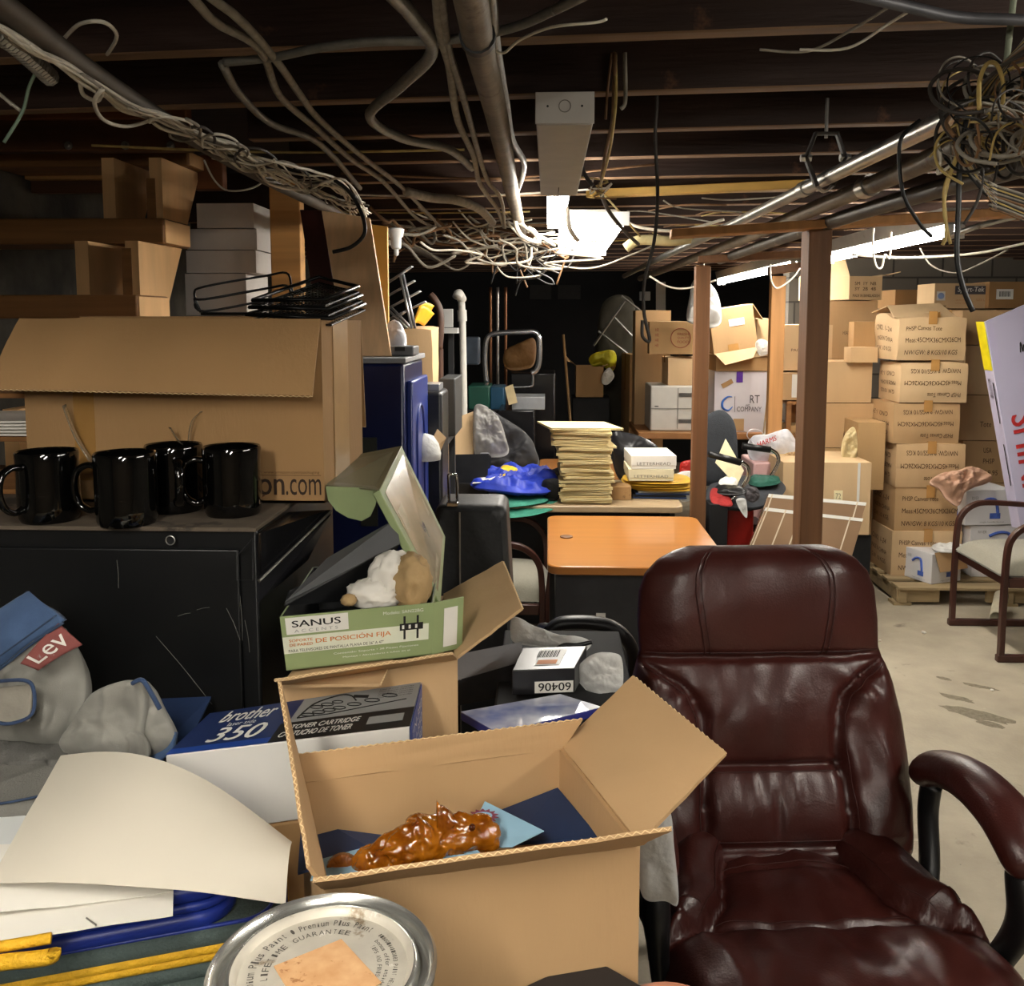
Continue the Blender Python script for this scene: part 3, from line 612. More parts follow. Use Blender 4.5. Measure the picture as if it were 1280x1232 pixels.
for k in range(10):
    rnd = random.Random(1300+k); x = rnd.uniform(760, 900); y = rnd.uniform(240, 300)
    cable('stray wire stapled under the middle joists', [(x,y,2.05),(x+rnd.uniform(20,60),y+rnd.uniform(-8,14),2.05),(x+rnd.uniform(80,130),y+rnd.uniform(-10,18),2.05)], .003, [M_cable_br, M_cable_y, M_cloth_cable][k%3], 'stray wires under the middle joists')
for k in range(9):
    rnd = random.Random(1400+k); Y = 2.5+k*.5; z = 2.1; x0 = rnd.uniform(-1.4, -.4)
    cable('thin wire stapled across under the joists left of the middle pipe', [Vector((x0, Y, z-.01)), Vector((x0+.5, Y+.1*rnd.uniform(-1,1), z-.03)), Vector((x0+1.0, Y+.15*rnd.uniform(-1,1), z-.01))], .0035, [M_cable_y, M_cable_br, M_cable_w][k % 3], 'wires stapled across the joists')
# white porcelain lamp socket at the left
q = P(495, 292, Y=3.3); t = thing('lamp_socket', 'white socket hanging under the joists right of the leaning panels', 'lamp socket', q)
build(G().lathe([(.012,-.055),(.018,-.05),(.02,-.015),(.026,-.008),(.03,.015),(.022,.02)], q, 16), 'socket_body', M_white, t, world=True, smooth=True, auto=40)
build(G().lathe([(.0,-.08),(.009,-.075),(.009,-.055)], q, 12), 'bulb_stub', M_white, t, world=True, smooth=True)
# ---------------- burgundy leather executive chair ----------------
def leather_mat():
    m = bpy.data.materials.new('burgundy_leather'); m.use_nodes = True; nt = m.node_tree; n = nt.nodes; L = nt.links
    b = n['Principled BSDF']; b.inputs['Roughness'].default_value = .36; b.inputs['Specular IOR Level'].default_value = .55
    tc = n.new('ShaderNodeTexCoord')
    a = n.new('ShaderNodeTexNoise'); a.inputs['Scale'].default_value = 5; a.inputs['Detail'].default_value = 5; L.new(tc.outputs['Object'], a.inputs[0])
    r = n.new('ShaderNodeValToRGB'); r.color_ramp.elements[0].position = .3; r.color_ramp.elements[1].position = .75
    r.color_ramp.elements[0].color = srgb('35130f'); r.color_ramp.elements[1].color = srgb('461c16'); L.new(a.outputs[0], r.inputs[0]); L.new(r.outputs[0], b.inputs['Base Color'])
    mr = n.new('ShaderNodeMapRange'); mr.inputs[3].default_value = .28; mr.inputs[4].default_value = .46; L.new(a.outputs[0], mr.inputs[0]); L.new(mr.outputs[0], b.inputs['Roughness'])
    v = n.new('ShaderNodeTexVoronoi'); v.inputs['Scale'].default_value = 260; L.new(tc.outputs['Object'], v.inputs['Vector'])
    w = n.new('ShaderNodeTexNoise'); w.inputs['Scale'].default_value = 9; w.inputs['Detail'].default_value = 3; w.inputs['Distortion'].default_value = 1.2; L.new(tc.outputs['Object'], w.inputs[0])
    b1 = n.new('ShaderNodeBump'); b1.inputs['Strength'].default_value = .12; b1.inputs['Distance'].default_value = .002; L.new(v.outputs['Distance'], b1.inputs['Height'])
    b2 = n.new('ShaderNodeBump'); b2.inputs['Strength'].default_value = .22; b2.inputs['Distance'].default_value = .012; L.new(w.outputs[0], b2.inputs['Height']); L.new(b1.outputs[0], b2.inputs['Normal'])
    L.new(b2.outputs[0], b.inputs['Normal']); return m
M_leather = leather_mat()
M_stitch = mat('dark_red_stitching', '3a1a15', .6)
def gs(x, w): return math.exp(-(x/w)**2)
def lerp_tab(tab, x):
    if x <= tab[0][0]: return tab[0][1]
    for (a, b), (c, d) in zip(tab, tab[1:]):
        if x <= c: t = (x-a)/(c-a); t = t*t*(3-2*t) if False else t; return b+(d-b)*t
    return tab[-1][1]
def leather_chair():
    t = thing('executive_chair', 'high-backed burgundy leather executive chair with padded arms at the front right', 'chair', (.497, 1.60, 0), math.radians(4.5))
    # back -------------------------------------------------
    HW = [(0,.27),(.06,.292),(.18,.302),(.33,.305),(.45,.300),(.55,.288),(.62,.274),(.66,.266),(.75,.268),(.85,.264),(.91,.250),(.955,.222),(.985,.185),(1.0,.150)]
    UB = [(.0,.50),(.07,.52),(.2,.49),(.35,.46),(.45,.48),(.52,.56),(.56,.68),(.60,.85),(.635,1.02)]
    def cl(s): return Vector((0, .215+.20*s+.03*math.sin(PI*s), .48+.645*s))
    def nrm(s):
        d = (cl(min(1,s+.02))-cl(max(0,s-.02))).normalized(); return Vector((0, -d.z, d.y))
    def feat(u, s):
        au = abs(u); D = 0.0
        e = max(0.0, 1-au**4)
        if s > .64:
            q = (s-.64)/.36; D += .035*(max(0,math.sin(PI*min(1,q*.92+.04)))**.5)*e
            sl = .60-.13*(1-q); D -= .0045*gs(au-sl, .012)
            D += .006*noise.noise(Vector((u*3, s*6, 1)))
        else:
            ub = lerp_tab(UB, s)
            wob = .012*noise.noise(Vector((s*14, 3 if u > 0 else 9, 0)))
            d = au-ub-wob
            if d > 0 and ub < 1:
                D += .050*(max(0, math.sin(PI*min(1, d/max(.12,1-ub)*.8+.02)))**.6)*min(1, (.64-s)/.06)*min(1, (s+.02)/.12)
                D += .010*noise.noise(Vector((u*7+4, s*9, 2)))
            else:
                if s > .307: q = (s-.307)/(.333); D += .030*(math.sin(PI*q)**.5)*(1-.4*(au/max(ub,.1))**2)
                elif s > .075: q = (s-.075)/.232; D += .022*(math.sin(PI*q)**.6) - .012*gs(u, .03)*math.sin(PI*q)*(1-.3*q)
                else: D += .010*(s/.075)
                D += .006*noise.noise(Vector((u*5, s*8, 5)))
            D -= .016*gs(d, .045)*min(1, (.64-s)/.03)
            if au < ub+.02:
                D -= .010*gs(s-.307, .009) + .012*gs(s-.075, .010)
            # gathered wrinkles by the upper bolster seams and along the sides
            D += .0045*math.sin(34*(s*1.0+au*.55)+3*u)*gs(s-.54, .07)*gs(au-.72, .18)
            D += .003*math.sin(60*s+9*u)*gs(au-.93, .07)
            D += .0035*math.sin(42*u+8*s)*gs(s-.245, .05)*gs(au-.05, .22)
            D += .003*math.sin(30*u-26*s)*gs(s-.45, .06)*gs(u+.5, .2)
        D -= .016*gs(s-.64, .011)
        return D
    NU, NS = 84, 120; rg = []
    for j in range(NS+1):
        s = j/NS; hw = lerp_tab(HW, s); c = cl(s); n = nrm(s)
        th = (1-max(0, (s-.90)/.10)**2.4)**.5 if s > .90 else 1.0
        if s < .05: th *= .55+.45*math.sin(PI/2*s/.05)
        ring = []
        for k in range(NU):      # front
            u = -1 + 2*k/NU; uu = math.sin(u*PI/2)*.35 + u*.65
            prof = (max(0, 1-abs(uu)**5))**.5
            ring.append(c + Vector((uu*hw, 0, 0)) + n*((.035*prof + feat(uu, s)*min(1, prof*1.15))*th - .012))
        for k in range(24):
            u = 1 - 2*k/24; prof = (max(0, 1-abs(u)**4))**.5
            ring.append(c + Vector((u*hw, 0, 0)) - n*(.055*prof*th + .012))
        rg.append(ring)
    back = build(G().rings(rg), 'backrest', M_leather, t, smooth=True, sub=0, auto=0)
    def bp(u, s, o=.0): 
        hw = lerp_tab(HW, s); c = cl(s); n = nrm(s); prof = (max(0, 1-abs(u)**5))**.5
        th = (1-max(0, (s-.90)/.10)**2.4)**.5 if s > .90 else 1.0
        return c + Vector((u*hw,0,0)) + n*((.035*prof+feat(u, s)*min(1,prof*1.15))*th-.012+o)
    def seam(pts): return build(G().tube([bp(u, s, .0012) for u, s in pts], .0011, 5), 'stitching', M_stitch, back)
    for sg in (-1, 1):
        seam([(sg*(.60-.13*(1-q)+.022), .645+.335*q) for q in [i/30 for i in range(31)]])
        seam([(sg*(.60-.13*(1-q)-.022), .645+.335*q) for q in [i/30 for i in range(31)]])
        seam([(sg*min(.97, lerp_tab(UB, s)+.05), s) for s in [.08+.53*i/50 for i in range(51)]])
    seam([(u, .64+.014) for u in [-.96+1.92*i/40 for i in range(41)]])
    seam([(u, .307-.018) for u in [-.46+.92*i/30 for i in range(31)]])
    seam([(u, .075+.02) for u in [-.50+1.0*i/30 for i in range(31)]])
    # seat -------------------------------------------------
    def sw(v): return lerp_tab([(0,.27),(.08,.292),(.3,.305),(.6,.300),(.85,.27),(1,.235)], v)
    def sfeat(u, v):
        au = abs(u); D = 0.
        xb = lerp_tab([(.0,1.3),(.44,1.02),(.50,.84),(.56,.66),(.66,.55),(.85,.50),(1,.42)], v)   # bolster boundary
        if v < .52 and au < 1.3:
            D += .046*max(0, math.sin(PI*min(1, (v+.12)/.64)))**.6
        if au > xb:
            q = (au-xb)/max(.1, 1-xb); D += .062*max(0, math.sin(PI*min(1, q*.75+.04)))**.6*min(1, (v-.42)/.10 if v > .42 else 0)
            D -= .012*gs(au-xb, .03)
        elif v > .52:
            q = (v-.52)/.48; D += .012*math.sin(PI*min(1,q))*(1-(au/xb)**2) - .01*gs(au-xb, .05)
        D -= .016*gs(v-.52-.03*au, .016)*(1 if au < .97 else 0)
        if au < xb: D -= .006*gs(v-.84, .012)
        D += .0085*math.sin(19*u+7*v)*gs(v-.36, .13)*(.5+.5*math.sin(9*u+1))
        D += .007*math.sin(34*v+24*au)*gs(v-.53, .08)*gs(au-.84, .14)
        D += .008*noise.noise(Vector((u*3.2, v*5, 4))) + .004*noise.noise(Vector((u*9, v*9, 8)))
        return D
    NU, NV = 84, 76; rg = []
    for j in range(NV+1):
        v = j/NV; y = -.315 + .57*v; hw = sw(v); e = 1.0
        if v < .14: e = max(0.02, 1-((.14-v)/.14)**2.2)**.5
        if v > .93: e = max(0.02, 1-((v-.93)/.07)**2)**.5
        zc = .470; ring = []
        for k in range(NU):
            u = -1+2*k/NU; uu = math.sin(u*PI/2)*.4+u*.6; prof = (max(0, 1-abs(uu)**6))**.5
            drop = -.035*gs(v, .12)
            ring.append(Vector((uu*hw, y, zc + drop*(1-e*.0) + (.055*prof + sfeat(uu, v)*min(1, prof*1.1))*e)))
        for k in range(24):
            u = 1-2*k/24; prof = (max(0, 1-abs(u)**4))**.5
            ring.append(Vector((u*hw*.97, y, zc - .035*gs(v,.12) - .07*prof*(e**.7))))
        rg.append(ring)
    seat = build(G().rings(rg), 'seat', M_leather, t, smooth=True, auto=0)
    def sp(u, v, o=.001):
        hw = sw(v); prof = (max(0, 1-abs(u)**6))**.5
        return Vector((u*hw, -.315+.57*v, .470-.035*gs(v,.12)+.055*prof+sfeat(u, v)*min(1, prof*1.1)+o))
    build(G().tube([sp(u, .52+.03*abs(u)+.03) for u in [-.9+1.8*i/50 for i in range(51)]], .0011, 5), 'stitching', M_stitch, seat)
    build(G().tube([sp(u, .86) for u in [-.48+.96*i/30 for i in range(31)]], .0011, 5), 'stitching', M_stitch, seat)
    for sg in (-1, 1):
        build(G().tube([sp(sg*min(.95, lerp_tab([(.50,.84),(.56,.66),(.66,.55),(.85,.50),(1,.42)], v)+.045), v) for v in [.55+.38*i/30 for i in range(31)]], .0011, 5), 'stitching', M_stitch, seat)
    # arms --------------------------------------------------
    for sg in (-1, 1):
        x = sg*.318
        path = cp([(x-sg*.005, .26, .665), (x, .20, .712), (x+sg*.004, .10, .742), (x+sg*.008, .0, .740), (x+sg*.010, -.07, .715), (x+sg*.010, -.115, .672)], 7)
        N = len(path); rr = [.041*(max(.05, 1-abs(2*i/(N-1)-1)**7))**.5*(1+.18*i/N) for i in range(N)]
        arm = build(G().tube(path, rr, 20, flat=(.86, 1.12)), 'armrest_pad', M_leather, t, smooth=True)
        for off in (-.024, .024):
            build(G().tube([p+Vector((off, 0, .026)) for p in path[4:-5]], .0010, 5), 'stitching', M_stitch, arm)
        loop = cp([(x, -.085, .665), (x, -.10, .60), (x-sg*.01, -.075, .52), (x-sg*.03, -.02, .42), (x-sg*.05, .05, .39), (x-sg*.045, .14, .42), (x-sg*.01, .20, .50), (x, .235, .60), (x, .225, .67)], 7)
        build(G().tube(loop, [.024+.008*gs(i/len(loop)-.08,.1) for i in range(len(loop))], 12, flat=(.75, 1.1)), 'arm_support', M_black, t, smooth=True)
    # base
    build(G().box((0,.02,.365), (.26,.30,.035)).cyl((0,.02,.14), (0,.02,.36), .028, 20), 'gas_column', M_black, t, bevel=.004)
    build(G().tube(cp([(.0,.18,.36),(.0,.30,.40),(0,.33,.55),(0,.36,.70)], 5), .03, 10, flat=(.5,1.3)), 'back_bracket', M_black, t, smooth=True)
    build(G().tube(cp([(-.12,-.02,.37),(-.24,-.06,.36),(-.30,-.10,.355)], 4), .008, 8), 'tilt_lever', M_black, t, smooth=True)
    for k in range(5):
        a = math.radians(90+72*k+20); d = Vector((math.cos(a), math.sin(a), 0))
        build(G().tube([d*.03+Vector((0,.02,.125)), d*.18+Vector((0,.02,.105)), d*.31+Vector((0,.02,.075))], [.032,.026,.018], 10, flat=(1,.8)), 'base_arm', M_black, t, smooth=True)
        c = d*.315+Vector((0,.02,.028)); s2 = Vector((-d.y, d.x, 0))
        for q in (-1, 1): build(G().cyl(c+s2*q*.008, c+s2*q*.024, .028, 18), 'caster', M_black, t, smooth=True, auto=40)
    return t
leather_chair()

# ---------------- guest chairs ----------------
M_bwood = mat('burgundy_stained_wood', '3d2019', .38, var=.25, scale=10, stretch=(1,1,.3), coat=.2)
M_bfab = mat('beige_green_upholstery', '8f8b7c', .9, var=.06, scale=90, bump=.3, bscale=300, sheen=.3)
def guest_chair(label, loc, rz):
    # local: the chair faces -y, width along x
    t = thing('guest_chair', label, 'chair', loc, rz, 'burgundy wooden guest chairs')
    for sg in (-1, 1):
        x = sg*.265
        fr = [(x,-.26,.03),(x,-.26,.30),(x,-.255,.52),(x,-.235,.60),(x,-.18,.65),(x,-.10,.665),(x,.10,.655),(x,.20,.645)]
        build(G().tube(cp(fr, 5), .019, 4, flat=(1.15, .95)), 'arm_frame', M_bwood, t, bevel=.003)
        build(G().tube(cp([(x,.20,.645),(x,.235,.55),(x,.25,.30),(x,.25,.03)], 5), .019, 4, flat=(1.15,.95)), 'leg', M_bwood, t, bevel=.003)
        build(G().box((x,-.005,.018), (.034,.55,.034)), 'floor_runner', M_bwood, t, bevel=.005)
        build(G().tube(cp([(x-sg*.02,.20,.42),(x-sg*.02,.25,.65),(x-sg*.02,.30,.85)], 4), .015, 6), 'back_post', M_bwood, t)
        build(G().box((x,-.005,.385), (.028,.48,.045)), 'side_rail', M_bwood, t, bevel=.003)
    for y in (-.235, .22): build(G().box((0,y,.385), (.50,.024,.05)), 'cross_rail', M_bwood, t, bevel=.003)
    g = G()
    def fn(u, v):
        a, b = 2*u-1, 2*v-1; e = (max(0, (1-a**6)*(1-b**6)))**.5
        return (a*.255, b*.255-.01, .415+.075*e+.012*(1-a*a)*(1-b*b))
    build(G().sheet(fn, 22, 22, .0).sheet(lambda u, v: (fn(u, v)[0], fn(u, v)[1], .408), 4, 4), 'seat', M_bfab, t, smooth=True)
    def fb(u, v):
        a, b = 2*u-1, 2*v-1; e = (max(0, (1-a**6)*(1-b**6)))**.5
        return (a*.235, .27+.06*v-.045*e, .56+.30*v)
    build(G().sheet(fb, 16, 16).sheet(lambda u, v: (fb(u, v)[0], .29+.06*v, fb(u, v)[2]), 4, 4), 'backrest', M_bfab, t, smooth=True)
    return t
guest_chair('burgundy wooden armchair with pale seat at the right edge beside the pallet', (2.42, 4.60, 0), math.radians(-90))
guest_chair('burgundy wooden armchair squeezed between the black suitcase and the orange desk', (-.27, 4.12, 0), math.radians(88))

# ---------------- desks and tables ----------------
M_oak = mat('orange_laminate', 'ad7238', .28, var=.08, scale=7, stretch=(.25,4,1), coat=.25)
M_oak_e = mat('orange_laminate_edge', '9a6a38', .4, var=.1, scale=8)
M_dgrey = mat('charcoal_panel', '2b2c2e', .6, var=.12, scale=30)
def desk(label, x0, x1, y0, y1, name='desk', mp=.05, tm=None, back_panel=True, lab=True, round_c=True):
    t = thing(name, label, 'desk', ((x0+x1)/2, (y0+y1)/2, 0))
    cx, cy, w, d = (x0+x1)/2, (y0+y1)/2, x1-x0, y1-y0
    c = []; r = .05
    for (sx, sy, a0) in ((1,-1,-90),(1,1,0),(-1,1,90),(-1,-1,180)):
        for k in range(5):
            a = math.radians(a0+k*22.5); c.append(Vector((cx+sx*(w/2-r)+r*math.cos(a), cy+sy*(d/2-r)+r*math.sin(a), .75)))
    build(G().poly(c, .032), 'desktop', tm or M_oak, t, world=True, bevel=.005)
    build(G().box((cx, y0+mp, .37), (w-.06, .02, .68)), 'modesty_panel', M_dgrey, t, world=True, bevel=.002)
    for sx in (-1, 1): build(G().box((cx+sx*(w/2-.045), cy+.02, .358), (.025, d-.10, .70)), 'side_panel', M_dgrey, t, world=True, bevel=.002)
    return t, cx, cy
dk, cx, cy = desk('small desk with an orange laminate top and dark grey panels behind the leather chair', 0.0, .66, 3.2, 4.06)
q = P(708, 671, z=.7505); build(G().lathe([(.026,0),(.026,.004),(.02,.006),(.0,.006)], q, 20), 'cable_grommet', mat('brown_plastic', '6e4a2c', .5), dk, world=True, label='brown plastic grommet')
q = P(751, 772, Y=3.238); pn = build(G().box(q, (.034, .002, .036)), 'sticker', M_label, dk, world=True)
g = G()
for k in range(7): g.box(q+Vector((-.011+.0036*k, -.0015, -.004)), (.0015+.0008*(k % 2), .0006, .016))
build(g, 'barcode', M_ink, pn, world=True)
dk2, _, _ = desk('long desk carrying the manila folders, its edge just above the orange one', -.62, .64, 4.27, 5.0, mp=.45, tm=mat('beige_laminate', 'a58f70', .35, var=.05))
desk('orange-topped desk glimpsed behind the folder stack', -.05, .72, 5.05, 5.75)

# ---------------- near left: black cabinet ----------------
M_cab = mat('black_enamel_steel', '0f1011', .38, var=.2, scale=4, rvar=.1, spots=[('3a3a38', 60, .77)])
M_cabtop = mat('dusty_cabinet_top', '5e5346', .85, var=.25, scale=20, spots=[('3a332b', 12, .55), ('8f8676', 40, .72)])
def cabinet():
    x0, x1, y0, y1, z1 = -1.2, P(319, 666, Y=1.21).x, 1.21, 1.66, 1.34
    t = thing('filing_cabinet', 'black steel cabinet with a dusty top carrying the mugs at the left', 'cabinet', ((x0+x1)/2, (y0+y1)/2, 0))
    build(G().box(((x0+x1)/2, (y0+y1)/2+.004, (z1-.004)/2), (x1-x0, y1-y0-.008, z1-.004)), 'body', M_cab, t, world=True, bevel=.004)
    build(G().box(((x0+x1)/2, (y0+y1)/2, z1-.003), (x1-x0+.002, y1-y0, .006)), 'top', M_cabtop, t, world=True, bevel=.001)
    f = build(G().box(((x0+x1)/2-.006, y0+.001, z1-.16-.20), (x1-x0-.035, .006, .66)), 'front_panel', M_cab, t, world=True, bevel=.002)
    q = P(213, 675, Y=y0-.003); build(G().cyl(q, q+Vector((0,.002,0)), .0055, 20), 'lock_hole', M_black_m, f, world=True)
    build(G().tube([q+Vector((.0062*math.cos(a), -.0005, .0062*math.sin(a))) for a in [k*PI/10 for k in range(20)]], .0008, 5, closed=True), 'lock_ring', M_steel, f, world=True)
    br = [P(a, b, Y=y0-.004) for a, b in ((316,672),(316,725),(296,725),(296,695))]
    build(G().tube(br, .0008, 5, closed=True), 'corner_bracket', mat('dark_edge', '303032', .35), t, world=True)
    for a, b, c, d in ((195,795,265,880),(222,770,238,766),(246,762,262,759),(283,760,300,800),(306,775,312,815),(146,700,148,735),(300,745,303,800)):
        u, v = P(a, b, Y=y0-.0025), P(c, d, Y=y0-.0025)
        build(G().tube(cp([u, (u+v)/2+Vector((.001,0,.001)), v], 4), .00035, 4), 'scratch', mat('scratch_grey', '6f6f6a', .6), f, world=True)
    return t
cabinet()
# slanted glossy black panel leaning on the cabinet's side
q = [P(325, 728, Y=1.24), P(412, 640, Y=1.62), P(356, 640, Y=1.58), P(321, 668, Y=1.25)]
t = thing('black_sheet', 'glossy black sheet slanting down from the cabinet top under the big box', 'panel', q[0])
build(G().slab([P(324,724,Y=1.205), P(414,637,Y=1.385), P(362,640,Y=1.37), P(323,668,Y=1.21)], .004), 'sheet', mat('glossy_black', '121214', .16, var=.1), t, world=True)
build(G().tube([P(324,726,Y=1.203), P(414,639,Y=1.383)], .002, 6), 'edge_strip', M_steel, t, world=True, label='bright metal edge')
build(G().slab([P(324,752,Y=1.21), P(385,700,Y=1.34), P(414,643,Y=1.39), P(324,729,Y=1.21)], .003), 'lower_sheet', mat('smoky_black', '1c1c1f', .3), t, world=True)

# ---------------- mugs ----------------
M_mug = mat('glossy_black_glaze', '050505', .06, var=.05, coat=.6)
def mug(label, px, py, Y, ang, r=.041, h=.104):
    q = P(px, py, z=1.3405); q = Vector((P(px, py, Y=Y).x, Y, 1.3405))
    t = thing('coffee_mug', label, 'mug', q, math.radians(ang), 'black coffee mugs on the cabinet')
    prof = [(.0,.004),(r-.008,.0),(r-.004,.0),(r-.001,.006),(r,.02),(r,h-.02),(r+.0005,h-.003),(r-.0008,h),(r-.0035,h-.002),(r-.004,h-.02),(r-.004,.012),(r-.008,.008),(.0,.008)]
    build(G().lathe(prof, (0,0,0), 56), 'cup', M_mug, t, smooth=True, auto=50)
    p = cp([(r-.002,0,h-.020),(r+.012,0,h-.018),(r+.026,0,h-.028),(r+.030,0,h*.5),(r+.024,0,.028),(r+.010,0,.018),(r-.002,0,.022)], 6)
    build(G().tube(p, .0055, 14, flat=(.85, 1.25)), 'handle', M_mug, t, smooth=True)
    return t
mug('glossy black mug, leftmost of the four, handle turned to the viewer', 63, 655, 1.250, -118, h=.098)
mug('glossy black mug nearest the cabinet edge, handle to the left', 160, 663, 1.232, 183, h=.099)
mug('glossy black mug third from the left, half hidden behind the front one', 220, 650, 1.322, -62, h=.098)
mug('glossy black mug, rightmost of the four, in front of the printed web address', 292, 648, 1.300, 195, h=.099)

# ---------------- cardboard ----------------
def text_fn(g, s, f, rect, flip=False):
    vs, fs = text_verts(s); u0, v0, u1, v1 = rect; out = []
    for (a, b) in vs:
        if flip: a, b = 1-a, 1-b
        out.append(f(u0+(u1-u0)*a, v0+(v1-v0)*b))
    g.add(out, fs)
    return g
def tri_bulge(g, c, d, R, bulge, n=6, seed=0, crush=0.0):
    """a closed carton body with slightly bulging faces; returns it and the placing function of a face"""
    x, y, z = d[0]/2, d[1]/2, d[2]; c = Vector(c)
    def place(fn, extra=0.0):
        def f(u, v):
            a, b = 2*u-1, 2*v-1; p, nn = fn(a, b); e = (1-a*a)*(1-b*b)
            p = Vector(p) + Vector(nn)*(bulge*e + .35*bulge*noise.noise(Vector((a*1.4+seed, b*1.4, seed*.7)))*e)
            if crush: 
                k = p.z/z; p.z += -crush*k*(0.5+0.9*noise.noise(Vector((p.x*6+seed, p.y*6, seed)))) ; p.x += crush*.6*k*noise.noise(Vector((p.y*7, p.z*9+seed, 3)))
                p.y += -crush*.5*math.sin(PI*k)*(.6+noise.noise(Vector((p.x*7+seed, p.z*8, 6))))
            return c + (R @ (p + Vector(nn)*extra))
        return f
    def face(fn): g.sheet(place(fn), n, n)
    FR = lambda a, b: ((a*x, -y, (b+1)/2*z), (0,-1,0)); LF = lambda a, b: ((-x, -a*y, (b+1)/2*z), (-1,0,0))
    g.front = place(FR, .0022); g.left = place(LF, .0022)
    face(lambda a, b: ((a*x, -y, (b+1)/2*z), (0,-1,0)))
    face(lambda a, b: ((x, a*y, (b+1)/2*z), (1,0,0)))
    face(lambda a, b: ((-a*x, y, (b+1)/2*z), (0,1,0)))
    face(lambda a, b: ((-x, -a*y, (b+1)/2*z), (-1,0,0)))
    face(lambda a, b: ((a*x, b*y, z), (0,0,1)))
    face(lambda a, b: ((a*x, -b*y, 0), (0,0,-1)))
    return g
_sd = [0]
def carton(label, px, Y=None, size=None, rz=0.0, k=0, tape='v', texts=(), group=None, tilt=0.0, crush=0.0, bulge=.004, name='cardboard_box', cat='box', m=None, side_texts=(), z0=None, patches=(), n=6, roll=0.0):
    """px: (left, right, bottom, top) pixels of the front face at depth Y; size[1] = depth. The front's width and height follow from the pixels."""
    _sd[0] += 1; sd = _sd[0]*1.37
    l, r, b, tp = px; mid = (b+tp)/2
    A, B = P(l, mid, Y=Y), P(r, mid, Y=Y); zb = P((l+r)/2, b, Y=Y).z if z0 is None else z0; zt = P((l+r)/2, tp, Y=Y).z
    w = (B.x-A.x)/max(.3, math.cos(rz)) if not size else size[0] if size[0] else (B.x-A.x)
    dep = size[1] if size else .3; h = zt-zb
    R = rotm(tilt, roll, rz); fc = Vector(((A.x+B.x)/2, Y, zb)); c = fc + (Matrix.Rotation(rz,3,'Z') @ Vector((0, dep/2, 0)))
    t = thing(name, label, cat, c, group=group, R=R)
    mm = m or kraft(k)
    gb = tri_bulge(G(), (0,0,0), (w, dep, h), Matrix.Identity(3), bulge, n, sd, crush)
    body = build(gb, 'body', mm, t, smooth=True, auto=50)
    md = None
    x, y = w/2, dep/2; o = -(bulge+.0025)
    if tape == 'v' :
        g = G().box((0, 0, h+bulge+.0006-(crush*.4 if crush else 0)), (.05, dep-o*2, .0008)).box((0, -y+o*.95, h*.86+bulge), (.05, .0008, h*.28))
        build(g, 'packing_tape', M_tape, t)
    elif tape == 'h':
        build(G().box((0, 0, h+bulge+.0006), (w+bulge*2, .05, .0008)).box((-x-bulge, 0, h*.88+bulge), (.0008, .05, h*.24)).box((x+bulge, 0, h*.88+bulge), (.0008, .05, h*.24)), 'packing_tape', M_tape, t)
    fq = [Vector((-x, -y+o, 0)), Vector((x, -y+o, 0)), Vector((x, -y+o, h)), Vector((-x, -y+o, h))]
    sq = [Vector((-x+o, y, 0)), Vector((-x+o, -y, 0)), Vector((-x+o, -y, h)), Vector((-x+o, y, h))]
    if texts:
        for (s, rect, *op) in texts: build(text_fn(G(), s, gb.front, rect, bool(op and op[0])), 'printed_text', M_ink_br, t)
    if side_texts:
        for (s, rect, *op) in side_texts: build(text_fn(G(), s, gb.left, rect, bool(op and op[0])), 'printed_text', M_ink_br, t)
    for (rect, pm) in patches:
        build(patch_on(G(), fq, rect, .001), 'paper_label', pm, t)
    return t, fq, h, w, dep
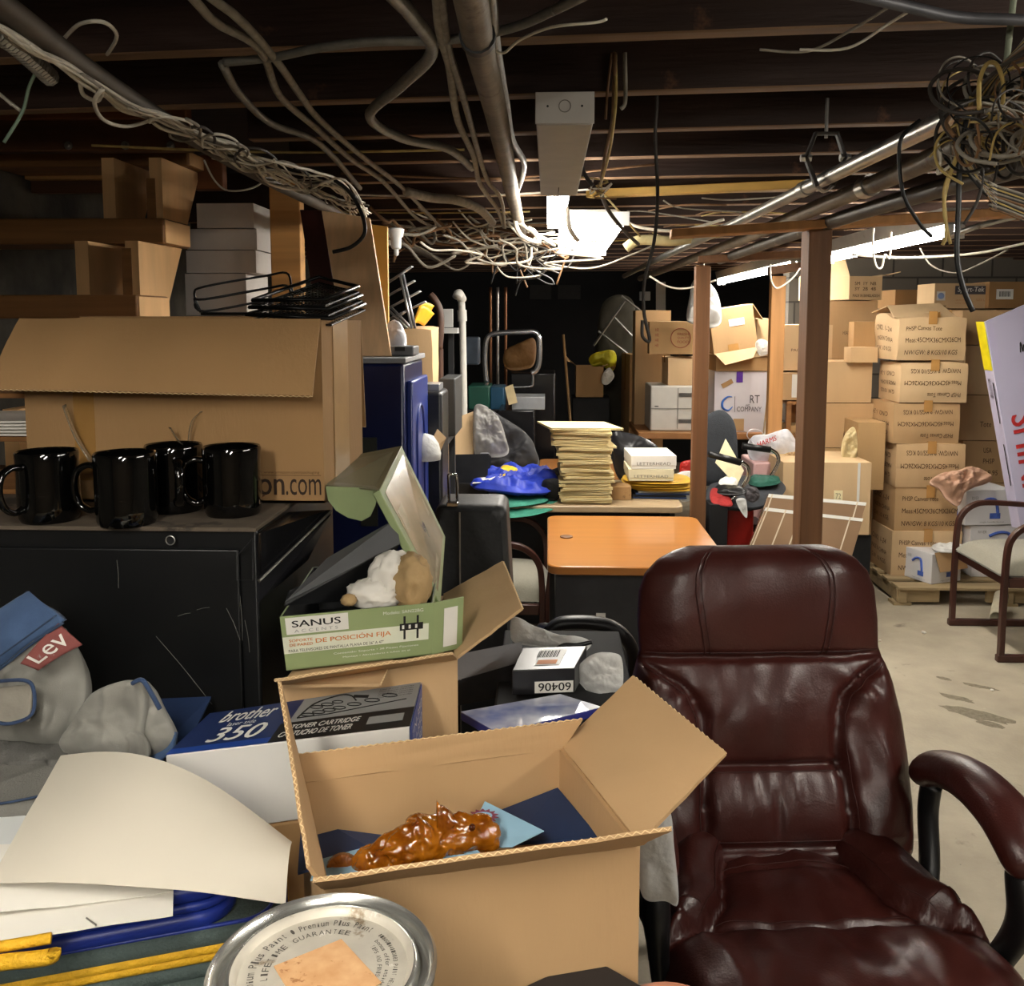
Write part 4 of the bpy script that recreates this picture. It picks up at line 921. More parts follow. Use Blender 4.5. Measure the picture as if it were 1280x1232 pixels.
# ---------------- open cartons built from their rim corners ----------------
def corrug_edge(a, b, nrm, th=.005, pitch=.0085):
    """wavy fluting between the two liners on a cut edge; nrm = across the board"""
    a, b, nrm = Vector(a), Vector(b), Vector(nrm).normalized(); L = (b-a).length; n = max(8, int(L/pitch*4)); pts = []
    for i in range(n+1): pts.append(a+(b-a)*(i/n) + nrm*(th*.34*math.sin(2*PI*i/4)))
    return pts
def open_box(label, rim, zb, k=0, flaps=(), th=.004, floor=None, tag_edges=True, group=None, name='cardboard_box'):
    """rim: four corners NL, NR, BR, BL (counter-clockwise from above); flaps: (edge index, free corner a, free corner b)"""
    rim = [Vector(p) for p in rim]; ctr = sum(rim, Vector())/4; c = Vector((ctr.x, ctr.y, zb))
    t = thing(name, label, 'box', c, group=group)
    m = kraft(k); g = G()
    inn = [p + (ctr-p)*(th*1.4/max((ctr-p).length, .01)) for p in rim]
    lo = [Vector((p.x, p.y, zb)) for p in rim]; loi = [Vector((p.x, p.y, zb)) for p in inn]
    for i in range(4):
        j = (i+1) % 4; g.hexa([lo[i], lo[j], loi[j], loi[i], rim[i], rim[j], inn[j], inn[i]])
    g.hexa([q for q in lo] + [q+Vector((0,0,th)) for q in lo])
    build(g, 'body', m, t, world=True)
    for fl in flaps:
        ei, fa, fb = fl[:3]; bend = fl[3] if len(fl) > 3 else 0.0; i, j = ei, (ei+1) % 4
        A, B, fa, fb = rim[i], rim[j], Vector(fa), Vector(fb)
        n = (B-A).cross(fa-A).normalized()
        def fn(u, v, A=A, B=B, fa=fa, fb=fb, n=n, bend=bend):
            return (A*(1-u)+B*u)*(1-v) + (fa*(1-u)+fb*u)*v + n*(bend*math.sin(PI*v)*(.6+.4*math.sin(3*u+1)) + .0015*noise.noise(Vector((u*6, v*5, ei))))
        f = build(G().sheet(fn, 14, 8, th), 'flap', m, t, world=True, smooth=True, auto=35)
        if tag_edges:
            e = corrug_edge(fa, fb, n, th); off = -n*(th*.5)
            out = ((fa-A)+(fb-B)).normalized()*.0006
            build(G().tube([p+off+out*1.6 for p in e], .0007, 4), 'corrugated_edge', mat('flute_light', 'dcc092', .85), f, world=True)
            for q in (fa, fb):
                pass
    return t
RZ = 1.118
NL, NR, BR, BL = P(405,1112,z=RZ), P(800,1057,z=RZ), P(703,934,z=RZ), P(377,977,z=RZ)
fbox = open_box('large open cardboard box at the front holding blue folders and the amber glass figure', [NL, NR, BR, BL], .925, 0, flaps=(
    (0, P(391,1103,Y=NL.y-.030), P(840,1038,Y=NR.y-.035)),
    (1, P(908,944,Y=.97), P(792,847,Y=1.12)),
    (2, P(727,898,Y=BR.y+.006), P(368,943,Y=BL.y+.004)),
    (3, P(347,853,Y=BL.y+.02), P(383,1085,Y=NL.y-.006)),
    ))
# torn fibres at the flap ends
# contents
def board(label, q, th, m, name, cat, group=None, **k):
    return single(G().slab(q, th), name, m, label, cat, group, **k)
M_navy = mat('navy_card', '1c2f52', .7, var=.08, scale=30)
M_lblue = mat('pale_blue_card', '8fb6cc', .6, var=.04)
zf = .985
def PZ(x, y, z): return P(x, y, z=z)
board('dark blue folder lying at the left inside the open front box', [P(372,1090,Y=.87), P(470,1060,Y=.90), P(512,1040,Y=1.00), P(378,1008,Y=1.02)], .003, M_navy, 'folder', 'folder')
board('dark blue folder leaning at the right inside the open front box', [P(640,1052,Y=.93), P(748,1045,Y=.93), P(697,984,Y=1.03), P(600,1022,Y=1.0)], .004, M_navy, 'folder', 'folder')
lb = thing('greeting_card', 'pale blue card printed with a small red crest in the open front box', 'card', P(620,1040,Y=.93))
q = [P(560,1075,Y=.865), P(665,1052,Y=.89), P(679,1037,Y=.905), P(606,1001,Y=.945)]
q = [P(578,1060,Y=.885), P(640,1058,Y=.885), P(680,1038,Y=.91), P(606,1001,Y=.96)]
build(G().slab(q, .001), 'card', M_lblue, lb, world=True)
build(G().slab([P(388,1100,Y=.845), P(600,1065,Y=.87), P(560,1030,Y=.93), P(395,1075,Y=.88)], .001), 'backing_sheet', M_lblue, lb, world=True)
cc = P(604,1024,Y=.918); nrm = (Vector(q[1])-Vector(q[0])).cross(Vector(q[3])-Vector(q[0])).normalized(); ux = Vector((1,.1,0)).normalized(); uy = nrm.cross(ux)
if nrm.z < 0: nrm = -nrm; uy = -uy
star = []
for i in range(28):
    a = 2*PI*i/28; r = .013*(1.0 if i % 2 else .72); star.append(cc + ux*r*1.3*math.cos(a) + uy*r*math.sin(a) + nrm*.004)
build(G().poly(star, .0004), 'crest', mat('crest_red', '7d3a4a', .6), lb, world=True)
build(G().poly([cc+ux*.010*math.cos(a)+uy*.006*math.sin(a)+nrm*.005 for a in [k*PI/8 for k in range(16)]], .0004), 'crest_centre', M_lblue, lb, world=True)
# amber glass figure
def amber_mat():
    m = mat('amber_glass', '6e2e05', .08, var=.25, scale=38, trans=.35, col2='c87a18', coat=.4, ior=1.5, bump=.35, bscale=60)
    return m
def figure():
    t = thing('glass_figurine', 'amber glass animal figurine lying on blue paper in the open front box', 'figurine', P(520,1060,Y=.88))
    g = G(); Yb = .875
    def W(x, y, dY=0): return P(x, y, Y=Yb+dY)
    S1 = Yb/1150
    for (x, y, rx, ry, rz_, dy, sd, rot) in ((470,1076,30,20,20,-.01,1,.1),(500,1062,36,24,26,-.005,2,.15),(532,1052,34,28,26,.0,3,.2),(572,1044,34,26,24,.01,4,.1),(604,1044,22,20,18,.012,5,0),(540,1030,34,12,16,.01,6,-.1),(614,1054,12,9,12,.01,7,0),(590,1028,26,9,14,.012,8,.25),(512,1040,20,12,14,.0,9,.2)):
        g.ico(W(x, y, dy), 1.0, 4, .30, 2.6, sd, (rx*S1, rz_*S1, ry*S1), Matrix.Rotation(-rot, 3, 'Y'), ridge=True)
    # pointed ear and back spines
    for (bx, by, tx, ty, w, dy) in ((553,1034,546,998,12,.0),(566,1028,551,1004,12,.005),(588,1024,570,1012,8,.01),(530,1035,520,1018,9,0),(512,1045,506,1030,8,0),(600,1028,592,1015,6,.01)):
        g.tube([W(bx,by,dy), (W(bx,by,dy)+W(tx,ty,dy))/2, W(tx,ty,dy)], [w*S1, w*S1*.7, .0006], 8, flat=(.6,1.2))
    build(g, 'figure_body', amber_mat(), t, world=True, smooth=True, remesh=.0022)
    g = G()
    for i in range(11):       # fan-shaped tail
        a = math.radians(20+14*i); c0 = W(430,1090,-.005)
        g.tube([c0, c0+Vector((math.cos(a)*.018, -.002, math.sin(a)*.020))], [.0025, .0042], 8)
    g.ico(W(430,1084,-.003), .016, 2, .1, 4, 3, (1.2,.6,.8))
    build(g, 'tail', amber_mat(), t, world=True, smooth=True)
    build(G().ico(W(590,1034,-.012), .0035, 2), 'eye', mat('dark_amber', '3c1a04', .1), t, world=True, smooth=True)
figure()

# ---------------- near table carrying the pile ----------------
tt = thing('work_table', 'low dark table under the front pile of boxes and binders', 'table', (-.45, .66, 0))
build(G().poly([(-1.12,.32,.92),(.20,.32,.92),(.20,.835,.92),(.075,.835,.92),(.075,.95,.92),(-1.12,.95,.92)], .03), 'tabletop', M_dgrey, tt, world=True, bevel=.004)
for sx in (-1.05, .04):
    for sy in (.37, .80): build(G().box((sx, sy, .445), (.05, .05, .89)), 'leg', M_dgrey, tt, world=True, bevel=.003)
# paint can ----------------------------------------------------
def paint_can():
    c = P(404, 1207, z=1.14); c = Vector((c.x, c.y, 0)); zt = 1.14; r = .0835
    t = thing('paint_can', 'paint can with a scratched silver lid and a square tan sticker at the bottom', 'paint can', (c.x, c.y, .921))
    M_tin = mat('scuffed_tin', 'c4beb0', .5, .3, var=.12, scale=30, rvar=.1, spots=[('8c7c66', 22, .60), ('e4e0d6', 55, .66), ('6b5a48', 70, .72)])
    M_tin2 = mat('bright_tin', 'd2d2cc', .25, .9, var=.1, scale=30, spots=[('7a6a55', 40, .66)])
    M_side = mat('can_side_dirty', '8a8272', .5, .5, var=.2, scale=14, spots=[('5a4a38', 10, .6)])
    C0 = (0, 0, -.921)
    build(G().lathe([(r-.004,.921),(r-.002,.925),(r-.002,zt-.012),(r,zt-.008),(r,zt-.002)], C0, 64, cap=False).lathe([(0,.921),(r-.004,.921)], C0, 64, cap=False), 'can_body', M_side, t, smooth=True, auto=40)
    rim = build(G().lathe([(r,zt-.002),(r+.0015,zt+.001),(r-.001,zt+.004),(r-.004,zt+.002),(r-.006,zt-.006),(r-.011,zt-.006),(r-.013,zt+.001),(r-.016,zt+.002)], C0, 72, cap=False), 'rim', M_tin2, t, smooth=True, auto=60, label='shiny raised rim')
    lid = build(G().lathe([(r-.016,zt+.002),(r-.019,zt+.0005),(r-.021,zt-.0035),(0,zt-.0035)], C0, 72, cap=False), 'lid', M_tin, t, smooth=True, auto=60)
    zl = zt-.921-.0033
    def arc_text(s, rad, a0, a1, h, m=M_ink):
        g = G(); n = len(s)
        for i, ch in enumerate(s):
            if ch == ' ': continue
            a = math.radians(a0 + (a1-a0)*(i+.5)/n); wch = abs(math.radians(a1-a0))/n*rad*(.42 if ch.lower() in 'ilt1' else .80)
            c1 = Vector((rad*math.cos(a), rad*math.sin(a), zl)); out = Vector((math.cos(a), math.sin(a), 0)); tx = Vector((math.sin(a), -math.cos(a), 0))
            hh = h*(.72 if (ch.islower() and ch not in 'bdfhklt') else 1); b0 = -h*.3 if ch in 'gpqy' else 0
            q = [c1-tx*wch/2+out*b0, c1+tx*wch/2+out*b0, c1+tx*wch/2+out*(hh+b0*.2), c1-tx*wch/2+out*(hh+b0*.2)]
            text_on(g, ch, q, (0,0,1,1), .0003)
        build(g, 'printed_text', m, lid)
    MI = mat('faded_ink', '4a4640', .6)
    arc_text('emium Plus Paint', .0505, 208, 136, .0065, MI)
    arc_text('• Premium Plus Paint', .0505, 132, 58, .0065, MI)
    arc_text('LIFETIME GUARANTEE', .0405, 200, 74, .0052, MI)
    for i, s in enumerate(('1-800-441-0183 PAINT HELP', 'bonus offer inside', 'TIPS AND FINISHES')): arc_text(s, .052-.006*i, 50-4*i, -18, .0034, MI)
    arc_text('LIFETIME GUARANTEE', .0405, -20, -150, .0052, MI)
    sq = [Vector((-.038,.002,zl)), Vector((.004,-.055,zl)), Vector((.046,-.012,zl)), Vector((.006,.034,zl))]
    build(G().hexa([p for p in sq] + [p+Vector((0,0,.0008)) for p in sq]), 'sticker', mat('worn_tan_sticker', 'b98a5c', .7, col2='cda478', scale=60, spots=[('9a6a40', 90, .6)]), lid)
paint_can()
# black box corner and orange tub --------------------------------
c0 = P(737, 1194, z=1.0); 
bt = thing('black_box', 'small flat-topped black box, only its corner showing at the bottom edge', 'box', (c0.x, c0.y, .921))
A = c0; Bp, Cp = P(655, 1232, z=1.0), P(818, 1240, z=1.0); ua, ub_ = (Bp-A).normalized()*.10, (Cp-A).normalized()*.12
qq = [A, A+ua, A+ua+ub_, A+ub_]
build(G().hexa([Vector((p.x,p.y,.921)) for p in qq] + [Vector((p.x,p.y,.985)) for p in qq]), 'box_body', M_black_m, bt, world=True, bevel=.002)
build(G().hexa([Vector((p.x,p.y,.985)) for p in qq] + [Vector((p.x,p.y,1.0)) for p in qq]), 'lid', mat('dark_brown_black', '201b19', .7), bt, world=True, bevel=.002)
c0 = P(832, 1222, z=.965); c0 = Vector((c0.x, c0.y-.06, .921))
ot = thing('plastic_tub', 'round tub with a terracotta orange lid peeking in at the bottom', 'tub', c0)
build(G().lathe([(.045,0),(.056,.035)], (0,0,0), 32), 'tub', M_white, ot, smooth=True, auto=40)
build(G().lathe([(.060,.030),(.060,.040),(.055,.044),(.0,.044)], (0,0,0), 32), 'lid', mat('terracotta_lid', 'b8714a', .5), ot, smooth=True, auto=40)

# ---------------- toner box -------------------------------------
tz = 1.122
TA, TB = P(207, 944, z=tz), P(512, 908, z=tz); TD, TC = P(262, 892, z=tz), P(526, 853, z=tz)
th_ = .10
M_tblue = mat('printed_blue', '1f3f8a', .4, var=.05); M_tnavy = mat('printed_navy', '1d2c55', .4, var=.05); M_tgrey = mat('printed_grey', '8a8a88', .45, var=.04)
# the box sits on a plain carton
sup = thing('cardboard_box', 'plain carton under the blue and white printer cartridge box, mostly hidden', 'box', (-.30, 1.10, .0))
build(G().hexa([Vector((p.x, p.y, 0)) for p in (TA,TB,TC,TD)] + [Vector((p.x, p.y, tz-th_-.001)) for p in (TA,TB,TC,TD)]), 'body', kraft(3), sup, world=True, bevel=.003)
tn = thing('toner_box', 'long blue and white printer toner box behind the open front box', 'box', (TA+TC)/2-Vector((0,0,th_)))
dn = Vector((0,0,-th_))
build(G().hexa([TA+dn, TB+dn, TC+dn, TD+dn, TA, TB, TC, TD]), 'box_body', mat('glossy_white_card', 'd6d4ce', .35, var=.03), tn, world=True, bevel=.0015)
top = [TA, TB, TC, TD]
def onq(g, rect, off=.0006): return patch_on(g, top, rect, off)
def quv(px, py):    # photograph pixel on the toner top -> u, v on its quad
    p = P(px, py, z=tz); e = (TB-TA); f = (TD-TA); r = p-TA; det = e.x*f.y-e.y*f.x
    return ((r.x*f.y-r.y*f.x)/det, (e.x*r.y-e.y*r.x)/det)
build(onq(G(), (0.0, 0, .49, 1)), 'blue_print', M_tnavy, tn, world=True)
build(onq(G(), (0.0, 0.0, .40, .12), .0009), 'blue_stripe', M_tblue, tn, world=True)
build(onq(G(), (.40, 0, 1, .42), .0008), 'black_band', mat('printed_black', '18181a', .45), tn, world=True)
build(onq(G(), (.43, .42, 1, 1), .0008), 'grey_band', M_tgrey, tn, world=True)
build(G().hexa([TB+dn+Vector((.0008,0,0)), TB+dn+Vector((.0016,0,0)), TC+dn+Vector((.0016,0,0)), TC+dn+Vector((.0008,0,0)), TB+Vector((.0008,0,0)), TB+Vector((.0016,0,0)), TC+Vector((.0016,0,0)), TC+Vector((.0008,0,0))]), 'end_print', M_tblue, tn, world=True)
for (s_, r_, o_, b_, sl) in (('brother', (.10,.66,.33,.95), .0012, True, .06), ('laser side', (.15,.54,.27,.63), .0012, False, 0), ('350', (.13,.17,.34,.50), .0014, True, .10), ('TONER CARTRIDGE', (.46,.24,.76,.34), .0015, True, .02), ('CARTUCHO DE TONER', (.43,.08,.74,.19), .0015, True, .02)):
    build(text_on(G(), s_, top, r_, o_, bold=b_, slant=sl), 'printed_text', M_label, tn, world=True)
g = G()
n_t = Vector((0,0,1))
def tp(u, v, o=.0016): return quadmap(top, u, v) + n_t*o
for (u, v, r) in ((.50,.55,.008),(.545,.58,.008),(.59,.60,.008),(.635,.62,.008),(.52,.72,.008),(.565,.75,.008),(.61,.78,.007),(.70,.66,.009),(.78,.70,.010),(.86,.76,.010)):
    c = tp(u, v); g.tube([c+Vector((r*math.cos(a), r*.55*math.sin(a), 0)) for a in [k*PI/9 for k in range(18)]], .0006, 4, closed=True)
g.tube(cp([tp(.46,.5), tp(.50,.82), tp(.60,.95), tp(.66,.9), tp(.70,.75)], 5), .0009, 4); g.tube([tp(.46,.5), tp(.60,.5), tp(.95,.62)], .0006, 4)
g.box(tp(.715,.84), (.02,.008,.0006)); 
build(g, 'line_drawing', M_ink, tn, world=True)
build(onq(G(), (.80,.14,.96,.30), .0012), 'cartridge_picture', M_tgrey, tn, world=True)
g = G()
for i in range(5): text_on(g, 'laser printer cartridge', top, (.80,.72+.05*i,.97,.75+.05*i), .0013)
build(g, 'fine_print', M_ink, tn, world=True)
g = G(); eq = [TB+dn+Vector((.0018,0,0)), TC+dn+Vector((.0018,0,0)), TC+Vector((.0018,0,0)), TB+Vector((.0018,0,0))]
for i in range(4): text_on(g, 'TN-350', eq, (.1,.15+.2*i,.9,.27+.2*i), .0005)
build(g, 'end_text', M_label, tn, world=True)

# ---------------- second open carton and the green box on it -----------
z2 = 1.142
c2NL, c2NR = P(352, 856, z=z2), P(572, 824, z=z2); D2 = Vector((-.09, .24, 0)).normalized()*.26
c2BR = P(556, 744, z=z2); c2BL = c2NL + Vector((.0,.29,0))
open_box('open cardboard box under the green box, its brown flap raised beside the suitcase', [c2NL, c2NR, c2BR, c2BL], .0, 2, flaps=(
    (0, P(343,852,Y=c2NL.y-.05), P(566,818,Y=c2NR.y-.045)),
    (1, P(654,762,Y=1.27), P(630,703,Y=1.50)),
    (3, c2BL+Vector((.13,0,.004)), c2NL+Vector((.13,0.0,.004))),
    (2, c2BR+Vector((-.01,-.12,.002)), c2BL+Vector((.01,-.12,.002))),
    ))
def green_box():
    M_sg = mat('sage_green_card', '8b9a6c', .45, var=.05); M_sd = mat('black_card_inside', '17181a', .5, var=.1); M_sr = mat('grey_inner_flap', '4a4b4c', .5, var=.1)
    A, B = P(358, 838, z=z2+.006), P(540, 818, z=z2+.006); A2, B2 = P(349, 773, Y=A.y), P(543, 751, Y=B.y)
    zt = (A2.z+B2.z)/2; uu = (B-A).normalized(); A2 = A - uu*.007; B2 = B + uu*.003; A2.z = B2.z = zt
    d = Vector((-.02, .25, 0)); Cc, Dd = B+d, A+d; C2, D2_ = B2+d, A2+d
    t = thing('green_box', 'open sage green wall-mount box with Spanish printing, stuffed with crumpled paper', 'box', (A+Cc)/2)
    g = G(); th = .0025; ctr = (A2+C2)/2
    rim = [A2, B2, C2, D2_]; inn = [p+(ctr-p)*.02 for p in rim]; lo = [A, B, Cc, Dd]; loi = [p+((A+Cc)/2-p)*.02+Vector((0,0,.002)) for p in lo]
    for i in range(4):
        j = (i+1) % 4; g.hexa([lo[i], lo[j], loi[j], loi[i], rim[i], rim[j], inn[j], inn[i]], 0)
    g.hexa(lo + [p+Vector((0,0,.002)) for p in lo], 0)
    build(g, 'tray', [M_sg, M_sd], t, world=True)
    g = G()
    for i in range(4):
        j = (i+1) % 4; k = .024; a_, b_ = rim[i]+(ctr-rim[i])*k, rim[j]+(ctr-rim[j])*k; c_, e_ = loi[j]+(ctr-loi[j])*.01, loi[i]+(ctr-loi[i])*.01
        g.slab([e_, c_, b_, a_], .0006)
    g.slab([p+Vector((0,0,.003)) for p in loi], .0005)
    build(g, 'black_lining', M_sd, t, world=True)
    fq = [A, B, B2, A2]
    build(patch_on(G(), fq, (.03,.66,.43,.97), .0005), 'white_logo_patch', M_label, t, world=True)
    build(patch_on(G(), fq, (.0,.31,.97,.62), .0004), 'white_band', mat('pale_band', 'd9dcc8', .5), t, world=True)
    build(text_on(G(), 'SANUS', fq, (.07,.79,.38,.91), .001, bold=True), 'black_text', M_ink, t, world=True); build(text_on(G(), 'PARA TELEVISORES DE PANTALLA PLANA DE 26" A 47"', fq, (.03,.33,.66,.385), .001), 'black_text', M_ink, t, world=True)
    g = G(); text_on(g, 'A C C E N T S', fq, (.08,.69,.36,.745), .001); build(g, 'grey_text', mat('grey_ink', '8f8f8c', .6), t, world=True)
    g = G(); text_on(g, 'DE POSICIÓN FIJA', fq, (.21,.44,.71,.57), .001, bold=True); text_on(g, 'SOPORTE', fq, (.04,.52,.19,.57), .001, bold=True); text_on(g, 'DE PARED', fq, (.04,.44,.19,.49), .001, bold=True)
    build(g, 'orange_text', mat('orange_ink', 'c87838', .6), t, world=True)
    g = G(); text_on(g, 'Modelo: SAN22BG', fq, (.66,.86,.93,.92), .001); text_on(g, 'Contenido: Soporte • 38 Piezas Fijaciones', fq, (.32,.20,.90,.245), .001); text_on(g, 'Montaje • Abrazaderas a tubos en el', fq, (.38,.12,.84,.16), .001)
    build(g, 'pale_text', M_label, t, world=True)
    g = G()
    for (r) in ((.77,.53,.93,.66),): patch_on(g, fq, r, .001)
    for (r) in ((.795,.36,.81,.80),(.885,.36,.90,.80)): patch_on(g, fq, r, .0012)
    build(g, 'bracket_picture', M_ink, t, world=True)
    g = G()
    for i in range(3): patch_on(g, fq, (.785+.045*i,.56,.80+.045*i,.63), .0016)
    build(g, 'bracket_holes', M_label, t, world=True)
    # right end panel with a pale patch
    rq = [B+Vector((.001,0,0)), B+Vector((.032,.10,0)), P(566,746,Y=B.y+.10), B2]
    rq = [B, B+Vector((.040,.03,0)), B2+Vector((.040,.03,0)), B2]
    build(G().slab(rq, .002), 'end_flap', M_sg, t, world=True)
    build(patch_on(G(), rq, (.35,.1,.8,.85), .0005), 'pale_patch', M_label, t, world=True)
    # black inner flap leaning at the back left
    build(G().slab([P(356,752,Y=A2.y+.005), P(500,679,Y=A2.y+.14), P(495,648,Y=A2.y+.16), P(409,697,Y=A2.y+.09)], .002), 'inner_flap', M_sr, t, world=True)
    build(G().slab([P(356,757,Y=A2.y+.02), P(470,748,Y=A2.y+.15), P(500,679,Y=A2.y+.15), P(362,738,Y=A2.y+.03)], .002), 'inner_side', M_sd, t, world=True)
    # raised lid panel leaning to the left, photographs on its outer face
    H1, H2, T2, T1 = P(551,756,Y=1.33), P(557,671,Y=1.57), P(502,557,Y=1.57), P(474,612,Y=1.34)
    lid = build(G().slab([H1, H2, T2, T1], .012), 'lid', M_sg, t, world=True, bevel=.0015)
    lq = [H1, H2, T2, T1]
    pm = mat('printed_photos', '6f6a52', .18, col2='b5ad94', scale=9, spots=[('4e5b5a', 12, .6), ('d8d2c0', 16, .66), ('8a6b3a', 9, .7)])
    build(patch_on(G(), lq, (.08,.06,.92,.94), .0006), 'photo_print', pm, lid, world=True)
    g = G()
    for (a, b, c_, d_) in ((.15,.1,.5,.3),(.5,.35,.85,.5),(.12,.55,.45,.75),(.55,.7,.9,.88)): patch_on(g, lq, (a,b,c_,d_), .001)
    build(g, 'pale_photos', mat('pale_photo', 'b9b39c', .2, col2='8d9078', scale=40), lid, world=True)
    F1, F2 = P(412,612,Y=1.36), P(424,600,Y=1.52)
    build(G().slab([T1, T2, P(430,571,Y=1.60), P(408,606,Y=1.38)], .002), 'top_flap', mat('olive_grey_card', '6f6d55', .4, var=.08), t, world=True)
    c_ = [P(x, y, Y=1.355) for x, y in ((407,608),(410,625),(420,638),(435,647),(452,651),(463,645),(469,632),(474,610))]
    build(G().poly(c_, .002), 'dust_flap', M_sg, t, world=True)
    # crumpled paper
    o = single(G().ico(P(492,724,Y=A2.y+.10), .036, 4, .16, 2.6, 2, (1.0,1.0,1.15), ridge=True).ico(P(468,742,Y=A2.y+.08), .028, 4, .18, 2.8, 5, (1.4,1,.8), ridge=True), 'crumpled_paper', M_paper, 'crumpled white tissue paper inside the green box', 'paper', smooth=True, auto=0)
    o = single(G().ico(P(514,728,Y=A2.y+.09), .034, 4, .14, 3.0, 8, (.85,1,1.25), ridge=True), 'crumpled_paper', mat('kraft_paper', 'a98d62', .8, bump=.3), 'crumpled brown packing paper inside the green box', 'paper', smooth=True, auto=0)
    o = single(G().ico(P(436,750,Y=A2.y+.05), .011, 3, .2, 3.0, 4, (1,1,.8)), 'paper_scrap', mat('kraft_paper', 'a98d62'), 'small brown paper scrap at the left inside the green box', 'paper', smooth=True)
green_box()

# ---------------- big carton behind the mugs --------------------------
def web_box():
    Y = 1.378; A, B = P(38, 636, Y=Y), P(406, 636, Y=Y); A.z = B.z = 1.3405; zt = P(400, 400, Y=Y).z
    d = Vector((.015, .22, 0)); top_ = [Vector((p.x, p.y, zt)) for p in (A, B, B+d, A+d)]
    t = open_box('big cardboard box with a long front flap folded down behind the mugs', top_, 1.3405, 3, flaps=(
        (0, P(-12,487,Y=1.300), P(391,496,Y=1.310), -.006),
        (2, top_[2]+Vector((-.0,.03,-.19)), top_[3]+Vector((.0,.03,-.19))),
        ), tag_edges=True)
    fq = [A, B, top_[1], top_[0]]
    g = G(); text_on(g, 'amazon', fq, (.60,.045,.866,.135), .001, bold=True); text_on(g, '.com', fq, (.872,.045,.99,.135), .001)
    build(g, 'printed_text', mat('dark_brown_ink', '33241a', .8), t, world=True)
    g = G(); text_on(g, 'Please recycle  www.amazon.com/packaging', fq, (.70,.160,.985,.180), .001)
    patch_on(g, fq, (.0,.153,.99,.156), .0008)
    pp = [quadmap(fq, .63+.17*i/10, .045-.035*math.sin(PI*i/10)) + Vector((0,-.001,0)) for i in range(11)]
    g.tube(pp, .0016, 5, flat=(1,.4))
    build(g, 'small_print', mat('brown_ink_light', '6a4c30', .8), t, world=True)
    build(patch_on(G(), fq, (.165,.12,.235,.80), .0008), 'tape_strip', mat('tape_on_card', 'a07842', .25, var=.08), t, world=True)
    side = [B, B+d, top_[2], top_[1]]
    build(patch_on(G(), side, (.25,.0,.62,1), .0008), 'side_tape', mat('aged_tape', 'b08d5c', .3, var=.1), t, world=True)
    # torn tape standing up
    for (a, b, c_, lb, w) in (((80,506),(95,545),(118,582),'strip of clear tape curling up behind the front mug',.006), ((212,534),(222,550),(232,560),'short curl of clear tape on the big box face',.004), ((252,514),(240,528),(236,556),'fine curl of clear tape right of the short one',.003)):
        pts = cp([P(*a, Y=1.345), P(*b, Y=1.355), P(*c_, Y=1.368)], 5)
        single(G().tube(pts, w, 6, flat=(.12, 1)), 'tape_strip', M_clear_tape, lb, 'tape', smooth=True)
web_box()
# small shelf with papers beyond the box's left edge
t = thing('paper_tray', 'wooden letter tray with papers behind the big box at the left edge', 'tray', P(0, 612, Y=1.50))
for i, zz in enumerate((1.345, 1.43, 1.50)): build(G().box((-.93, 1.53, zz), (.32, .20, .008)), 'shelf', M_stair_br, t, world=True, bevel=.001)
for x in (-.785, -1.085): build(G().box((x, 1.53, 1.425), (.008, .20, .17)), 'side', M_stair_br, t, world=True)
for i in range(5): single(G().box((-.93, 1.52, 1.437+.005*i), (.27-.01*i, .18, .003), Matrix.Rotation(.03*i, 3, 'Z')), 'paper_sheet', M_paper, 'sheet of paper in the wooden letter tray', 'paper', 'papers in the letter tray')
# ---------------- soft things ----------------
def pillow(outline, T1, T2, seed=0, fold=.006, freq=14, K=16, NT=96, ctr=None, nrm=None, flat=3.2):
    """a stuffed, folded solid whose rim is a closed 3-D outline"""
    rim = cp([Vector(p) for p in outline], 8, True); L = [0]
    for i in range(len(rim)): L.append(L[-1]+(rim[(i+1) % len(rim)]-rim[i]).length)
    R = []
    for k in range(NT):
        d = L[-1]*k/NT; i = 0
        while L[i+1] < d: i += 1
        f = (d-L[i])/max(L[i+1]-L[i], 1e-9); R.append(rim[i % len(rim)].lerp(rim[(i+1) % len(rim)], f))
    c = Vector(ctr) if ctr else sum(R, Vector())/NT
    if nrm is None: nrm = Vector((0,-.8,.6))
    nrm = Vector(nrm).normalized(); rg1 = []; 
    def pt(k, q, T, s):
        p = c.lerp(R[k], q); h = T*max(0, 1-q**flat)**.5
        nz = noise.fractal(p*freq + Vector((seed*3.1, s*7, 0)), 1.0, 2.0, 4)
        rd = .5-abs(noise.noise(p*freq*.7+Vector((seed, 2, s))))*2
        return p + nrm*s*(h + (fold*nz*1.4 + fold*rd*.9)*(1 if s > 0 else .5)*(1-q**6))
    g = G(); vs = []; fs = []
    for s, T in ((1, T1), (-1, T2)):
        b = len(vs); vs.append(pt(0, 0, T, s))
        for i in range(1, K+1):
            q = i/K
            for k in range(NT): vs.append(pt(k, q, T, s))
        for k in range(NT): fs.append((b, b+1+k, b+1+(k+1) % NT))
        for i in range(K-1):
            for k in range(NT): fs.append((b+1+i*NT+k, b+1+(i+1)*NT+k, b+1+(i+1)*NT+(k+1) % NT, b+1+i*NT+(k+1) % NT))
    n1 = 1+K*NT; o1 = 1+(K-1)*NT
    for k in range(NT): fs.append((o1+k, n1+o1+k, n1+o1+(k+1) % NT, o1+(k+1) % NT))
    return g.add(vs, fs)
def denim(name, c, c2):
    return mat(name, c, .92, col2=c2, scale=12, bump=.18, bscale=900, sheen=.1, detail=8)
M_dn_grey = denim('washed_denim_inside', '77766f', '93918a'); M_dn_blue = denim('blue_denim', '2c4263', '4a6285'); M_dn_dark = denim('dark_blue_denim', '22324e', '33486a')
